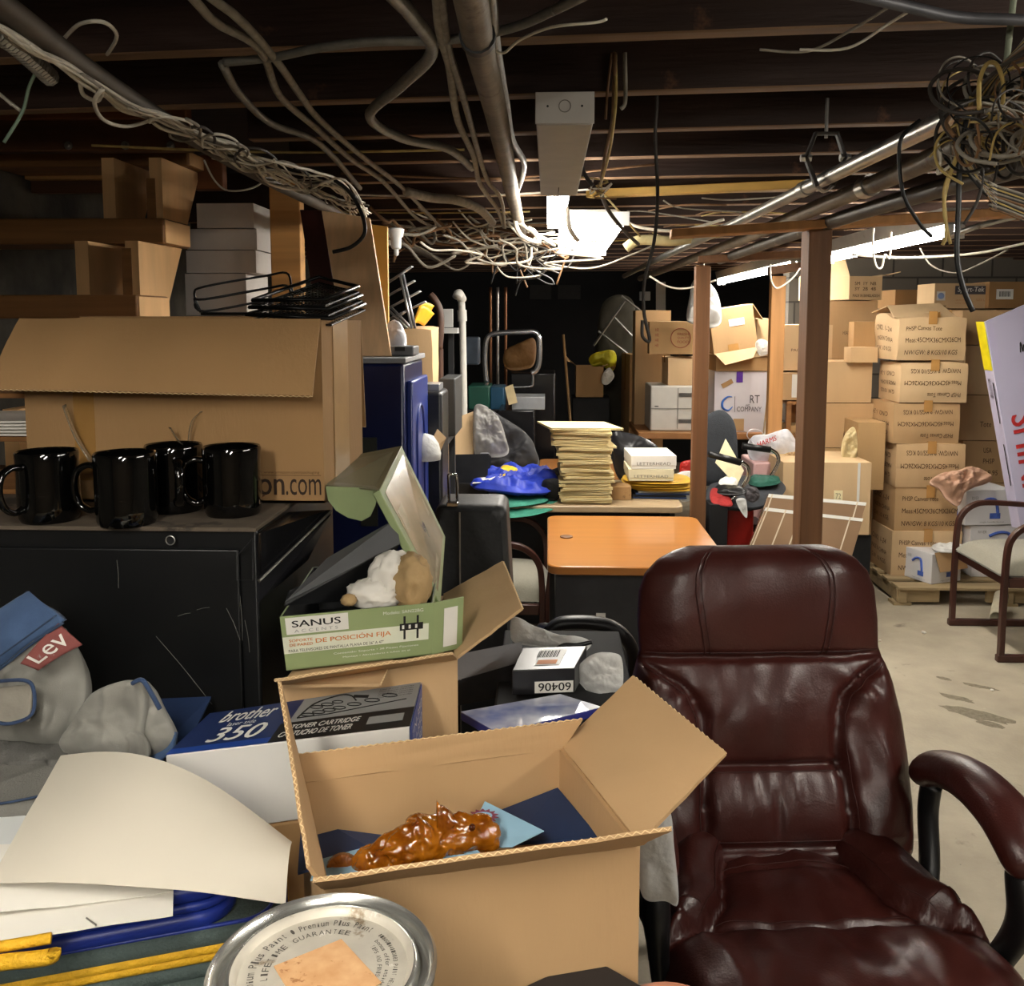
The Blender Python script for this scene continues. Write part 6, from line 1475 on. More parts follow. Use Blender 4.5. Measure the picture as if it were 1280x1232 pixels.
for i in range(4):
    r = random.Random(i+70); c = P(822+r.uniform(-4,5), 600, Y=4.60)
    o = single(pillow([c+Vector((x*.135, y*.13, .792-c.z+.012*i)) for x, y in ((-1,-1),(1,-1.02),(1.02,1),(-1,1))], .0055, .0045, i, .003, nrm=(0,0,1), K=6, NT=48), 'padded_envelope', mat('gold_envelope', 'c39a30', .5, var=.12, scale=14), 'gold padded envelope, %s of four under the letterhead boxes' % ('lowest','second from the bottom','third from the bottom','uppermost')[i], 'envelope', 'gold envelopes under the letterhead boxes', smooth=True)
for i in range(4):
    r = random.Random(i+90); c = P(824+r.uniform(-3,4), 600, Y=4.60)
    single(G().box((c.x, 4.60, .7555+.0092*i), (.26, .29, .0078), Matrix.Rotation(r.uniform(-.06,.06), 3, 'Z')), 'folder', [M_navy, M_black_m, M_navy, mat('grey_folder','6b6a66')][i], '%s folder, %s in the pile under the gold envelopes' % (('navy','black','dark blue','grey')[i], ('lowest','second','third','topmost')[i]), 'folder', 'dark folders under the gold envelopes', bevel=.001)
sbox('small brown box between the folder stack and the letterhead boxes', 'box', 'small_box', (764,789,627,608), 4.42, .12, mat('worn_brown_card', '9c7a50', .8, spots=[('6c5236', 12, .6)]), T2Z)
single(pillow(OL([(763,545),(782,541),(812,552),(826,566),(822,596),(790,600),(770,592)], 4.88), .06, .08, 41, .01, freq=8), 'laptop_bag', mat('shiny_black_nylon', '1d1d20', .3, bump=.3, bscale=12), 'shiny black bag slumped behind the letterhead boxes', 'bag', smooth=True)
single(pillow(OL([(842,600),(850,590),(868,592),(872,618),(852,626)], 4.75), .03, .04, 42, .01, freq=14), 'crumpled_paper', M_bagw, 'crumpled clear wrap behind the thin post on the long desk', 'wrap', smooth=True)
single(pillow(OL([(850,580),(858,576),(870,578),(870,598),(852,598)], 4.98), .03, .04, 43, .01), 'red_packet', mat('red_plastic', 'a3231c', .4), 'small red packet peeking out left of the thin post', 'packet', smooth=True)
# cloths on the left end of the long desk
single(pillow([P(588,606,Y=4.40), P(620,612,Y=4.30), P(660,616,Y=4.28), P(692,612,Y=4.35), P(694,592,Y=4.6), P(660,586,Y=4.8), P(610,590,Y=4.8)], .035, .03, 51, .03, freq=15, nrm=(0,-.3,.95), flat=6), 'blue_cloth', mat('bright_blue_cloth', '2438a4', .5, var=.25, scale=9, bump=.5, bscale=14), 'heap of shiny bright blue cloth on the long desk', 'cloth', smooth=True)
for i, (o_, lb) in enumerate((([P(612,646,Y=4.20), P(660,645,Y=4.20), P(697,634,Y=4.30), P(694,622,Y=4.5), P(640,622,Y=4.5), P(612,628,Y=4.4)], 'green folded cloth hanging over the desk edge, larger lower fold'), ([P(615,633,Y=4.24), P(655,632,Y=4.24), P(684,626,Y=4.32), P(680,618,Y=4.5), P(620,618,Y=4.5)], 'green folded cloth, smaller upper fold below the blue heap'))):
    single(pillow(o_, .016, .012, 52+i, .005, freq=9, nrm=(0,-.4,.9)), 'green_cloth', mat('green_cloth', '2f7a66', .8, var=.12, bump=.3), lb, 'cloth', 'green cloths at the desk edge', smooth=True)
single(pillow([P(620,598,Y=4.5), P(640,598,Y=4.5), P(648,588,Y=4.7), P(628,586,Y=4.7)], .03, .02, 55, .008, nrm=(0,-.3,.95)), 'yellow_cloth', mat('yellow_cloth', 'd8b32a', .7), 'small yellow cloth lying on the blue heap', 'cloth', smooth=True)
board('white paper lying on the left end of the blue heap', [P(590,604,Y=4.33), P(625,600,Y=4.36), P(632,590,Y=4.6), P(602,592,Y=4.6)], .002, M_paper, 'paper_sheet', 'paper')
single(pillow(OL([(678,602),(698,600),(702,616),(694,624),(680,620)], 4.36), .04, .05, 57, .006), 'black_pouch', M_black_m, 'small black pouch between the blue cloth and the folder stack', 'pouch', smooth=True)
single(pillow(OL([(680,594),(700,584),(704,590),(698,598)], 4.7), .03, .03, 58, .006), 'black_cloth', M_black_m, 'black crumpled thing left of the folder stack on the desk', 'cloth', smooth=True)
t = thing('file_sorter', 'black slotted file sorter left of the blue cloth', 'file sorter', P(590,603,Y=4.55))
M_smk = mat('smoke_black_plastic', '222326', .2)
for i in range(4): build(G().slab([P(566+2*i,606-2*i,Y=4.48+.07*i), P(609+1*i,604-2*i,Y=4.48+.07*i), P(611+1*i,567+1*i,Y=4.50+.07*i), P(564+2*i,568+1*i,Y=4.50+.07*i)], .005), 'divider', M_smk, t, world=True)
a, b = P(566,604,Y=4.46), P(610,604,Y=4.46)
build(G().box(((a.x+b.x)/2, 4.60, (.752+a.z)/2), (b.x-a.x, .28, a.z-.752)), 'base', M_black, t, world=True, bevel=.004)
single(G().lathe([(.0,0),(.024,0),(.024,.085),(.0,.088)], P(606,586,Y=4.80), 18), 'round_canister', mat('grey_plastic_cap', '6f747c', .4), 'grey round canister standing in the black file sorter', 'canister', smooth=True, auto=40)

# ---------------- left middle: rack, carton, towers --------------
M_alu = mat('brushed_aluminium', 'b9bcc0', .3, .9, var=.1)
t = thing('folding_rack', 'folded aluminium rack of parallel rods leaning above the blue cabinet', 'rack', P(505,410,Y=3.4))
sp0, sp1 = P(502,343,Y=3.38), P(517,410,Y=3.30)
for o_ in (-.006, .006): build(G().tube([sp0+Vector((o_,0,0)), sp1+Vector((o_,0,0))], .005, 8), 'upright', M_alu, t, world=True, smooth=True)
for (a, b) in (((484,354),(515,333)), ((484,370),(518,351)), ((486,385),(525,364)), ((484,400),(532,377)), ((492,400),(505,390))):
    build(G().tube([P(a[0],a[1],Y=3.42), P(b[0],b[1],Y=3.36)], .008, 8, flat=(.5,1.1)), 'rod', M_alu, t, world=True, smooth=True)
for (a, b) in (((484,386),(509,410)), ((489,384),(514,410))): build(G().tube([P(*a,Y=3.40), P(*b,Y=3.32)], .005, 6), 'strut', M_alu, t, world=True, smooth=True)
mc = thing('metal_shelf_unit', 'dark metal shelf unit behind the blue cabinet', 'shelf', (-.62, 3.55, 0))
for z in (.25, .70, 1.17): build(G().box((-.62, 3.50, z), (.50, .50, .02)), 'shelf_board', M_dgrey, mc, world=True)
for sx in (-.86, -.392):
    for sy in (3.27, 3.73): build(G().box((sx, sy, .59), (.025, .025, 1.18)), 'upright', M_dgrey, mc, world=True)
ct, fq, h, w, dep = carton('tall tan cardboard box with a crumpled open top behind the blue cabinet', (500, 541, 545, 408), 3.30, (None, .30), 0.05, 2, tape=None, crush=.02, z0=1.182, bulge=.008)
t = thing('yellow_folder', 'curved bright yellow folder sticking out of the tan box', 'folder', P(527,402,Y=3.36))
M_yf = mat('bright_yellow_folder', 'd9a21e', .5)
for k, (dy, dz) in enumerate(((0, 0), (.05, .012))):
    q_ = [P(516,407,Y=3.32+dy), P(530,408,Y=3.42+dy), P(543,392-6*k,Y=3.44+dy), P(524,383+3*k,Y=3.34+dy)]
    build(G().sheet(lambda u, v: quadmap(q_, u, v)+Vector((0, -.03*math.sin(PI*u), .012*math.sin(PI*u)+dz)), 12, 6, .002), ('front_cover', 'back_cover')[k], M_yf, t, world=True, smooth=True)
sbox('dark computer tower with a rounded top left of the cardboard sheet', 'computer', 'computer_tower', (527,553,640,490), 3.03, .20, mat('black_tower_plastic', '17181b', .35), 0, bevel=.012)
sbox('second dark computer tower with a small white sticker', 'computer', 'computer_tower', (549,569,525,473), 3.45, .28, mat('dark_grey_tower', '2c2d2e', .5), 1.182, bevel=.004)
sbox('small silvery router on top of the dark tower', 'device', 'network_router', (529,549,490,480), 3.10, .12, mat('silver_plastic', '8d8f92', .3, .3), P(540,490,Y=3.05).z+.001)
board('bare cardboard sheet leaning upright beside the dark towers', [(P(551,600,Y=4.80).x,4.80,.753), (P(592,600,Y=4.90).x,4.90,.753), P(592,514,Y=4.94), P(551,529,Y=4.84)], .006, kraft(4), 'cardboard_sheet', 'cardboard')
board('small brown cardboard flap sticking up by the clear plastic dome', [P(530,572,Y=2.95), P(546,574,Y=2.98), P(558,547,Y=3.0), P(547,536,Y=3.0)], .004, kraft(2), 'cardboard_flap', 'cardboard')
single(G().lathe([(.05,0),(.052,.02),(.045,.05),(.028,.075),(0,.085)], P(531,574,Y=2.9), 24, cap=False), 'plastic_dome', M_bagw, 'clear plastic dome lid beside the blue cabinet', 'lid', smooth=True, solid=.0015)
# brown chair back
t = thing('upholstered_chair', 'dark brown chair back standing beside the white vent pipe', 'chair', (P(543,430,Y=4.3).x, 4.4, 0))
build(G().tube(cp(OL([(538,368),(544,375),(550,388),(551,410),(549,436)], 4.3), 5), .02, 8, flat=(.8,1.6)), 'back_frame', mat('dark_walnut', '4a3226', .5), t, world=True, smooth=True)
a = P(549,436,Y=4.3); build(G().tube([a, (a.x, 4.3, .0)], .02, 8), 'leg', mat('dark_walnut', '4a3226'), t, world=True)
# white cartons / shelf by the pipe
sbox('white book with a black emblem standing on the white wall shelf', 'book', 'book', (552,566,409,386), 5.2, .03, M_white, None)
ws = thing('wall_shelf', 'short white shelf behind the white vent pipe', 'shelf', P(562,416,Y=5.2)); build(G().box(P(562,413,Y=5.25), (.10,.14,.03)), 'board', M_white, ws, world=True)
build(G().box((P(562,413,Y=5.25).x, 5.33, P(0,413,Y=5.25).z/2), (.03,.03,P(0,413,Y=5.25).z)), 'upright', M_dgrey, ws, world=True)
# ---------------- dark back area -----------------
M_bgl = mat('gloss_black_case', '0d0d0f', .25, var=.2)
bk = sbox('black glossy amplifier cabinet standing in the dark back area', 'cabinet', 'black_cabinet', (638,694,606,466), 6.0, .45, M_bgl, 0, bevel=.01)
sbox('lower black cabinet in front of the amplifier cabinet', 'cabinet', 'black_cabinet', (622,668,620,513), 5.3, .4, M_bgl, 0, bevel=.006)
sbox('flat silver disc player lying on the lower black cabinet', 'player', 'disc_player', (640,681,506,496), 5.35, .25, mat('silver_plastic', '8d8f92'), P(650,513,Y=5.3).z+.001)
board('tan paper tag leaning on the silver disc player', [P(636,506,Y=5.32), P(647,503,Y=5.32), P(641,480,Y=5.36), P(631,484,Y=5.36)], .003, mat('tan_tag', 'a79672', .7), 'paper_tag', 'tag')
t = thing('hand_truck', 'chrome tubular frame with rounded corners above the black cabinets', 'frame', P(640,485,Y=5.9))
build(G().tube(cp(OL([(608,478),(606,450),(608,425),(618,417),(650,415),(668,415),(674,424),(674,452),(670,463),(664,466)], 5.8), 6), .017, 10), 'tube', mat('dull_chrome', 'a9aaad', .25, .9), t, world=True, smooth=True)
build(G().tube(cp(OL([(666,466),(666,478),(662,483),(636,484)], 5.8), 6), .008, 8), 'lower_tube', mat('dull_chrome', 'a9aaad'), t, world=True, smooth=True)
a, b = P(608,478,Y=5.8), P(664,466,Y=5.8); build(G().tube([a, (a.x, 5.8, 0)], .014, 8), 'leg', mat('dull_chrome', 'a9aaad'), t, world=True)
single(pillow(OL([(631,440),(650,430),(668,424),(670,445),(664,458),(640,462),(630,456)], 6.1), .06, .06, 63, .01, freq=8), 'paper_bag', mat('brown_bag_dark', '6b4a22', .7, bump=.4), 'brown paper bag inside the chrome tubular frame', 'bag', smooth=True)
sbox('grey-blue plastic case hanging left of the chrome frame', 'case', 'plastic_case', (581,599,456,421), 6.0, .12, mat('slate_plastic', '4d5866', .4), None, bevel=.012)
sbox('dark green storage bin in the back left', 'bin', 'storage_bin', (585,612,512,482), 5.7, .3, mat('dark_green_plastic', '17483a', .45), None, bevel=.008)
sbox('teal-blue storage box beside the dark green bin', 'box', 'storage_box', (613,630,512,484), 5.75, .3, mat('teal_plastic', '12405a', .45), None, bevel=.006)
sh = thing('storage_shelf', 'dark shelf carrying the green bin and the teal box', 'shelf', (-.42, 5.9, 0)); zz = P(600,512,Y=5.7).z
build(G().box((-.40, 5.87, zz-.015), (.36, .42, .028)), 'board', M_black_m, sh, world=True)
for sx in (-.56, -.24): build(G().box((sx, 5.87, (zz-.03)/2), (.03,.36,zz-.03)), 'side', M_black_m, sh, world=True)
t = thing('valve', 'small red valve handle on the middle back pipe', 'valve', P(621.5,507,Y=6.49)); build(G().ico((0,0,0), .03, 2, sc=(1,.5,.7)), 'handle', mat('red_enamel', '9a1c1c', .4), t)
# garment bag and grey duffel
single(pillow(OL([(592,512),(602,506),(622,520),(632,545),(634,568),(600,570),(592,560)], 4.9), .05, .05, 64, .03, freq=12, flat=6), 'garment_bag', mat('clear_grey_wrap', 'a9a7a4', .2, trans=.2, alpha=.7, var=.2, bump=.6, bscale=14), 'clear wrinkled garment bag on the grey duffel', 'bag', smooth=True)
single(pillow(OL([(600,508),(612,512),(640,530),(660,544),(669,560),(669,586),(600,590),(606,566),(640,560),(628,536)], 5.05), .06, .06, 65, .02, freq=9, flat=6, ctr=P(640,570,Y=5.05)), 'duffel_bag', mat('charcoal_nylon', '303032', .6, bump=.3, bscale=20), 'charcoal duffel bag slumped behind the blue cloth', 'bag', smooth=True)
for i, (l, r) in enumerate(((662,689),(697,726))): sbox('grey sheet pinned on the far back wall, %s of the two' % ('left','right')[i], 'sign', 'wall_sheet', (l,r,374,356), 10.485, .012, mat('dim_grey_sheet', '2e2d2c', .8), None)
t = thing('broom', 'wooden broom handle leaning in the dark back area', 'broom', P(712,540,Y=7.5)); a = P(704,418,Y=7.6)
build(G().tube([a, (a.x+.12, 7.4, .12)], .012, 8), 'handle', mat('broom_wood', '8a6a42', .6), t, world=True, smooth=True); build(G().box((a.x+.13, 7.4, .06), (.28,.06,.12)), 'broom_head', M_black_m, t, world=True)
# carton on black stand
sbox('black stand under the open carton in the dark back area', 'stand', 'stand', (716,762,545,497), 8.0, .4, M_black_m, 0, bevel=.004)
st = P(730,497,Y=8.0).z
a, b = P(720,496,Y=8.0), P(754,496,Y=8.0); a.z=b.z=st+.002; U = P(720,458,Y=8.0).z
open_box('open brown carton on the black stand in the dark back area', [Vector((a.x,8.0,U)), Vector((b.x,8.0,U)), Vector((b.x,8.3,U)), Vector((a.x,8.3,U))], st+.002, 3, flaps=((1, Vector((b.x+.12,8.28,U+.04)), Vector((b.x+.10,8.02,U-.02))) ,(3, Vector((a.x-.08,8.02,U+.05)), Vector((a.x-.08,8.28,U+.08)))), tag_edges=False)
single(pillow(OL([(736,448),(745,442),(768,440),(770,456),(764,464),(752,454),(740,456)], 8.15), .06, .06, 71, .012, freq=8), 'plastic_bag', mat('yellow_bag', 'c9bf2a', .4), 'yellow plastic bag stuffed into the open brown carton', 'bag', smooth=True)
single(pillow(OL([(754,466),(762,460),(768,470),(760,480),(752,478)], 7.95), .03, .03, 72, .01), 'crumpled_paper', M_paper, 'crumpled white paper beside the yellow bag', 'paper', smooth=True)
# ironing board with crossed struts
t = thing('ironing_board', 'dark covered folded ironing board with crossed legs at the back', 'ironing board', P(770,520,Y=8.3))
build(pillow(OL([(748,400),(756,376),(775,368),(792,378),(797,420),(798,500),(786,530),(748,530),(744,460)], 8.4), .04, .04, 73, .012, freq=5), 'cover', mat('dark_olive_cloth', '2e2a1e', .8), t, world=True, smooth=True)
for (a, b) in (((781,376),(742,432)), ((768,397),(792,422)), ((748,414),(784,442)), ((777,370),(800,388))): build(G().tube([P(*a,Y=8.22), P(*b,Y=8.22)], .012, 6), 'strut', mat('grey_tube', '77756f', .4, .6), t, world=True)
# shelf table with printer
zt7 = .76
t = thing('long_table', 'long brown table at the back carrying the printer and the cartons', 'table', (1.4, 7.45, 0))
x0, x1 = P(798,540,Y=7.05).x, P(1003,540,Y=7.05).x
build(G().box(((x0+x1)/2, 7.45, zt7-.025), (x1-x0, .8, .05)), 'tabletop', mat('brown_laminate', '9c6d42', .5, var=.12, scale=8), t, world=True, bevel=.006)
for sx in (x0+.08, x1-.08):
    for sy in (7.12, 7.78): build(G().box((sx, sy, (zt7-.05)/2), (.05,.05,zt7-.05)), 'leg', M_black_m, t, world=True)
pt, fq, w, h = sbox('off-white laser printer under the stacked cartons on the back table', 'printer', 'laser_printer', (813,872,531,482), 7.15, .42, mat('beige_plastic', 'c9c6be', .5, var=.03), zt7+.001, bevel=.012)
build(G().box((w*.0,-.212,h*.50), (w*.98,.004,.006)).box((.03,-.212,h*.5), (.006,.004,h*.9)), 'panel_seam', mat('seam_grey', '8b8982'), pt)
for zz in (.80, .22):
    g = G()
    for k in range(5): g.box((w*.27,-.213,h*(zz-.035+.018*k)), (w*.34,.004,h*.007))
    build(g, 'vent', M_dgrey, pt)
build(G().box((-w*.37,-.213,h*.55), (.03,.003,.006)), 'logo', M_ink, pt)
ZP = P(840,482,Y=7.15).z+.001
carton('crumpled brown carton lying directly on the laser printer', (835,874,481,446), 7.18, (None,.32), .03, 4, tape='h', crush=.015, z0=ZP)
zc_ = P(850,446,Y=7.18).z+.022
ct = carton('brown carton with a red round emblem above the crumpled one on the printer', (812,870,444,402), 7.16, (None,.30), -.06, 1, tape=None, z0=zc_, roll=.0)
g = G(); fq = ct[1]; cx_, cz_ = (fq[0].x+fq[1].x)/2+.06, ct[2]*.5; yy = fq[0].y-.001
build(G().tube([(cx_+.075*math.cos(a), yy, cz_+.075*math.sin(a)) for a in [k*PI/14 for k in range(28)]], .003, 5, closed=True), 'emblem_ring', mat('red_brown_ink', '8a4030', .8), ct[0])
for i, s in enumerate(('FOOD', 'QUALITY', 'FRESH')): txt(ct[0], fq, [(s, (.60,.34+.12*i,.84,.42+.12*i))], mat('red_brown_ink', '8a4030'))
for i in range(4): txt(ct[0], fq, [('HR', (.12,.22+.16*i,.20,.32+.16*i))], mat('red_brown_ink', '8a4030'))
carton('taller brown carton behind the one with the red emblem', (794,838,482,388), 7.60, (None,.24), 0, 0, tape=None, z0=zt7+.001)
carton('tall brown carton standing on the floor left of the printer', (786,829,640,443), 7.95, (None,.40), .10, 3, tape='h', z0=0, texts=())
# RT box
t, fq, h, w, dep = carton('white box with a blue ring logo and RT and COMPANY lettering on the back table', (893,960,531,464), 7.12, (None,.40), 0, 0, tape=None, m=mat('white_printed_card', 'd0cbd0', .5, var=.04, scale=5), bulge=.004, z0=zt7+.001)
txt(t, fq, [('RT', (.66,.48,.84,.61)), ('AND', (.58,.42,.66,.46)), ('COMPANY', (.42,.34,.88,.42))], mat('dark_grey_ink', '4a4448', .6))
g = G().tube(cp([fq[0]+Vector((w*u, -.001, h*v)) for u, v in ((.34,.42),(.26,.36),(.16,.40),(.15,.50),(.24,.58),(.33,.58))], 6), [.003+.006*math.sin(PI*min(1,i/30)) for i in range(31)], 6); build(g, 'blue_ring', mat('logo_blue', '2f62b4', .5), t)
build(G().box(fq[0]+Vector((w*.38,-.001,h*.46)), (.003,.001,h*.26)), 'divider_line', M_ink, t)
build(patch_on(G(), fq, (.40,.82,.52,1.0)), 'purple_tape', mat('purple_tape', '5b2f9c', .5), t); build(patch_on(G(), fq, (.36,.02,.56,.22)), 'tape_patch', kraft(0), t)
build(G().box(fq[0]+Vector((w*.23,-.002,h*.80)), (.09,.002,.035), Matrix.Rotation(-.5,3,'Y')), 'brown_patch', kraft(3), t)
# tilted cartons above
ZR = P(900,464,Y=7.12).z+.004
a = P(889,440,Y=7.0)
t = thing('cardboard_box', 'big tan carton tipped on its side with a white address label under the lamp', 'box', (P(918,440,Y=7.1).x, 7.25, P(918,438,Y=7.1).z), R=rotm(0, math.radians(-9), math.radians(4)))
build(tri_bulge(G(), (0,0,0), (.34,.32,.33), Matrix.Identity(3), .006, 6, 5), 'body', kraft(0), t, smooth=True, auto=50)
build(G().slab([(-.17,-.166,.0),(.17,-.166,.0),(.10,-.24,-.07),(-.12,-.25,-.09)], .004), 'flap', kraft(4), t); build(G().slab([(.17,-.16,.33),(.172,.16,.33),(.25,.14,.22),(.24,-.14,.20)], .004), 'flap', kraft(4), t)
build(G().box((.03,-.170,.215), (.12,.002,.055)), 'address_label', M_label, t); build(G().box((-.02,-.170,.03), (.08,.002,.05)), 'tape_patch', M_tape, t)
ct = carton('open carton with a raised pale flap between the tipped box and the white box', (895,963,463,444), 7.10, (None,.36), .05, 3, tape=None, z0=ZR)
build(G().slab([(-.08,-.19,.09),(.20,-.20,.12),(.21,-.12,.22),(-.05,-.11,.16)], .005), 'flap', kraft(4), ct[0])
carton('small pale carton right of the tipped box, beside the pale post', (946,966,436,398), 7.3, (None,.2), 0, 4, tape=None)
single(pillow(OL([(944,430),(950,424),(960,428),(962,440),(950,444)], 7.08), .03, .03, 75, .01), 'plastic_bag', M_bagw, 'small clear bag beside the small pale carton', 'bag', smooth=True)
for i, (xb, xt) in enumerate(((955,965), (965,975))):
    q = [P(xb,545,Y=6.95), P(xb+8,545,Y=6.95), P(xt+8,455,Y=7.02), P(xt,455,Y=7.02)]
    t = thing('tube_box', 'long narrow blue and white lamp tube carton, %s of the pair by the post' % ('left','right')[i], 'box', q[0], 0, 'lamp tube cartons')
    for p in q[:2]: p.z = zt7+.002; 
    build(G().slab(q, .05), 'box_body', kraft(4), t, world=True)
    build(patch_on(G(), q, (.25,.22,.98,.92), .001), 'blue_print', mat('tube_box_blue', '22307c', .5), t, world=True); build(patch_on(G(), q, (.0,.0,.2,1), .001), 'white_print', M_label, t, world=True)
    build(patch_on(G(), q, (.3,.48,.9,.58), .002), 'white_window', M_label, t, world=True)
sbox('small orange-brown box with white labels left of the pale post', 'box', 'small_box', (963,976,452,426), 7.0, .08, kraft(3), None)
# hanging white bag + sheet
single(pillow(OL([(866,352),(880,350),(896,368),(902,392),(899,406),(884,408),(864,402),(858,396),(862,370)], 6.9), .08, .08, 77, .02, freq=7), 'plastic_bag', mat('hanging_white_bag', 'c9cac8', .35, trans=.25, bump=.5, bscale=12), 'white plastic bag hanging from the beam behind the thin dark post', 'bag', smooth=True)
board('tall narrow white sheet pinned above the brown cartons at the back', [P(820,388,Y=10.48), P(832,388,Y=10.48), P(832,352,Y=10.48), P(820,353,Y=10.48)], .003, M_paper, 'paper_sheet', 'paper')
single(G().tube([P(882,352,Y=6.9), P(880,340,Y=6.9), (P(880,340,Y=6.9).x, 6.9, 2.10)], .004, 5), 'string', M_cable_w, 'thin string holding the white plastic bag below the joists', 'string')
t = thing('junction_box', 'small white electrical box left of the narrow white sheet', 'electrical box', P(806,370,Y=10.47)); build(G().box((0,0,0), (.12,.05,.10)), 'casing', M_white, t, bevel=.006)

# ---------------- swivel chair behind the posts -------------------
M_ofab = mat('charcoal_fabric', '33363b', .9, var=.1, scale=60, bump=.3, bscale=200)
t = thing('swivel_chair', 'charcoal swivel chair with chrome looped arms behind the posts', 'chair', (P(930,620,Y=4.9).x, 4.95, 0))
xc = P(930,620,Y=4.9).x
build(pillow(OL([(872,530),(888,516),(904,513),(918,528),(922,560),(920,592),(900,604),(874,600)], 5.0), .035, .05, 81, .001, nrm=(.25,-1,.1)), 'backrest', M_ofab, t, world=True, smooth=True)
build(pillow([P(882,626,Y=4.72), P(936,634,Y=4.68), P(974,622,Y=4.9), P(976,604,Y=5.2), P(900,600,Y=5.2)], .05, .05, 82, .001, nrm=(0,0,1)), 'seat', M_ofab, t, world=True, smooth=True)
for pts, pad in ((((926,577),(935,584),(935,597),(926,612),(913,624)), ((886,567),(926,578))), (((962,561),(971,567),(973,578),(966,592),(958,604)), ((928,557),(963,562)))):
    Y_ = 4.68 if pts[0][0] < 940 else 5.0
    build(G().tube(cp([P(x,y,Y=Y_) for x, y in pts], 6), .011, 8), 'arm_tube', M_chrome, t, world=True, smooth=True)
    build(G().tube([P(*pad[0],Y=Y_), P(*pad[1],Y=Y_)], .018, 10), 'arm_pad', M_black, t, world=True, smooth=True)
build(G().cyl((xc,4.95,.08), (xc,4.95,.50), .025, 14), 'gas_column', M_black, t, world=True); build(G().box((xc,4.95,.52), (.2,.2,.04)), 'mechanism', M_black, t, world=True)
build(G().tube([(xc,5.0,.52), P(900,600,Y=5.12)], .02, 8), 'back_bracket', M_black, t, world=True)
for k in range(5):
    a_ = math.radians(72*k+15); dd = Vector((math.cos(a_), math.sin(a_), 0)); c_ = Vector((xc, 4.95, 0))
    build(G().tube([c_+Vector((0,0,.12)), c_+dd*.28+Vector((0,0,.07))], [.026,.016], 8), 'base_arm', M_black, t, world=True); build(G().cyl(c_+dd*.28+Vector((-.012,0,.027)), c_+dd*.28+Vector((.012,0,.027)), .027, 14), 'caster', M_black, t, world=True)
board('cream paper sheet propped point-up on the swivel chair', [P(921,607,Y=4.78), P(930,588,Y=4.80), P(907,548,Y=4.86), P(894,578,Y=4.82)], .002, mat('cream_sheet', 'e3d9b0', .7), 'paper_sheet', 'paper')
single(pillow([P(936,604,Y=4.95), P(950,608,Y=4.85), P(974,604,Y=4.95), P(970,597,Y=5.1), P(940,598,Y=5.1)], .035, .01, 83, .008, nrm=(0,-.2,1)), 'cap', mat('deep_green_cloth', '0f4a3c', .8, bump=.3), 'deep green cap lying on the swivel chair seat', 'cap', smooth=True)
single(pillow([P(898,604,Y=4.76), P(915,608,Y=4.72), P(922,602,Y=4.78), P(910,598,Y=4.9)], .03, .01, 84, .006, nrm=(0,-.2,1)), 'cap', M_paper, 'white cap at the left of the swivel chair seat', 'cap', smooth=True)
single(pillow([P(893,616,Y=4.70), P(925,618,Y=4.62), P(932,612,Y=4.66), P(900,606,Y=4.78)], .025, .02, 85, .006, nrm=(0,-.5,.8)), 'helmet', M_black, 'black round cap in front of the white cap on the swivel chair', 'cap', smooth=True)
single(pillow([P(890,628,Y=4.62), P(915,632,Y=4.60), P(908,616,Y=4.70), P(890,610,Y=4.72)], .010, .012, 86, .006, nrm=(0,-.8,.5), flat=6), 'red_cloth', mat('red_cloth', '8a1c1a', .85), 'red cloth hanging off the left of the swivel chair', 'cloth', smooth=True)
single(pillow([P(930,612,Y=4.66), P(944,608,Y=4.66), P(950,620,Y=4.64), P(942,628,Y=4.62), P(933,624,Y=4.62)], .016, .014, 87, .012, freq=20, nrm=(0,-.8,.5)), 'glove', mat('dark_grey_knit', '3a3638', .9), 'dark grey glove hanging from the swivel chair seat', 'glove', smooth=True)
single(pillow([P(920,625,Y=4.60), P(932,624,Y=4.60), P(934,646,Y=4.58), P(928,642,Y=4.58)], .006, .008, 88, .006, nrm=(0,-1,.1), flat=6), 'grey_rag', mat('pale_grey_rag', 'b7b7b4', .8), 'pale grey rag dangling below the glove', 'rag', smooth=True)
sbox('red tote bag standing under the swivel chair', 'bag', 'tote_bag', (908,942,700,634), 4.75, .12, mat('red_plastic', 'a3231c'), 0, bevel=.01)
sbox('black box on the floor left of the red tote', 'box', 'black_box', (886,909,720,630), 4.6, .2, M_black_m, 0, bevel=.004)
# shopping bag on pinkish crate
sbox('pale pink crate behind the swivel chair under the shopping bag', 'crate', 'plastic_crate', (940,1003,700,578), 5.45, .35, mat('pale_pink_plastic', 'c9a2a0', .5, var=.06), 0, bevel=.01)
t = thing('shopping_bag', 'white plastic shopping bag with red letters on the pale pink crate', 'bag', P(970,578,Y=5.5))
build(pillow(OL([(934,560),(938,548),(952,548),(970,542),(984,540),(996,556),(1003,574),(985,580),(950,580),(938,572)], 5.55), .10, .08, 89, .02, freq=8), 'bag_body', mat('white_bag', 'dcdce2'), t, world=True, smooth=True)
build(G().tube(cp(OL([(944,556),(934,545),(938,537),(950,538),(958,548)], 5.5), 6), .006, 6, flat=(.3,1.6)), 'bag_handle', mat('white_bag', 'dcdce2'), t, world=True, smooth=True)
build(text_on(G(), 'HARMS', [P(946,560,Y=5.435), P(972,550,Y=5.435), P(971,543,Y=5.44), P(945,553,Y=5.44)], (.05,.05,.95,.95), .002, bold=True), 'printed_text', mat('red_ink', 'b02a2a', .6), t, world=True)
single(pillow(OL([(976,572),(985,566),(1003,568),(1003,580),(980,580)], 5.42), .03, .02, 90, .014, freq=16), 'patterned_cloth', mat('patterned_brown_cloth', 'c2a57a', .8, col2='6a4a2a', scale=60), 'brown patterned cloth spilling below the shopping bag', 'cloth', smooth=True)
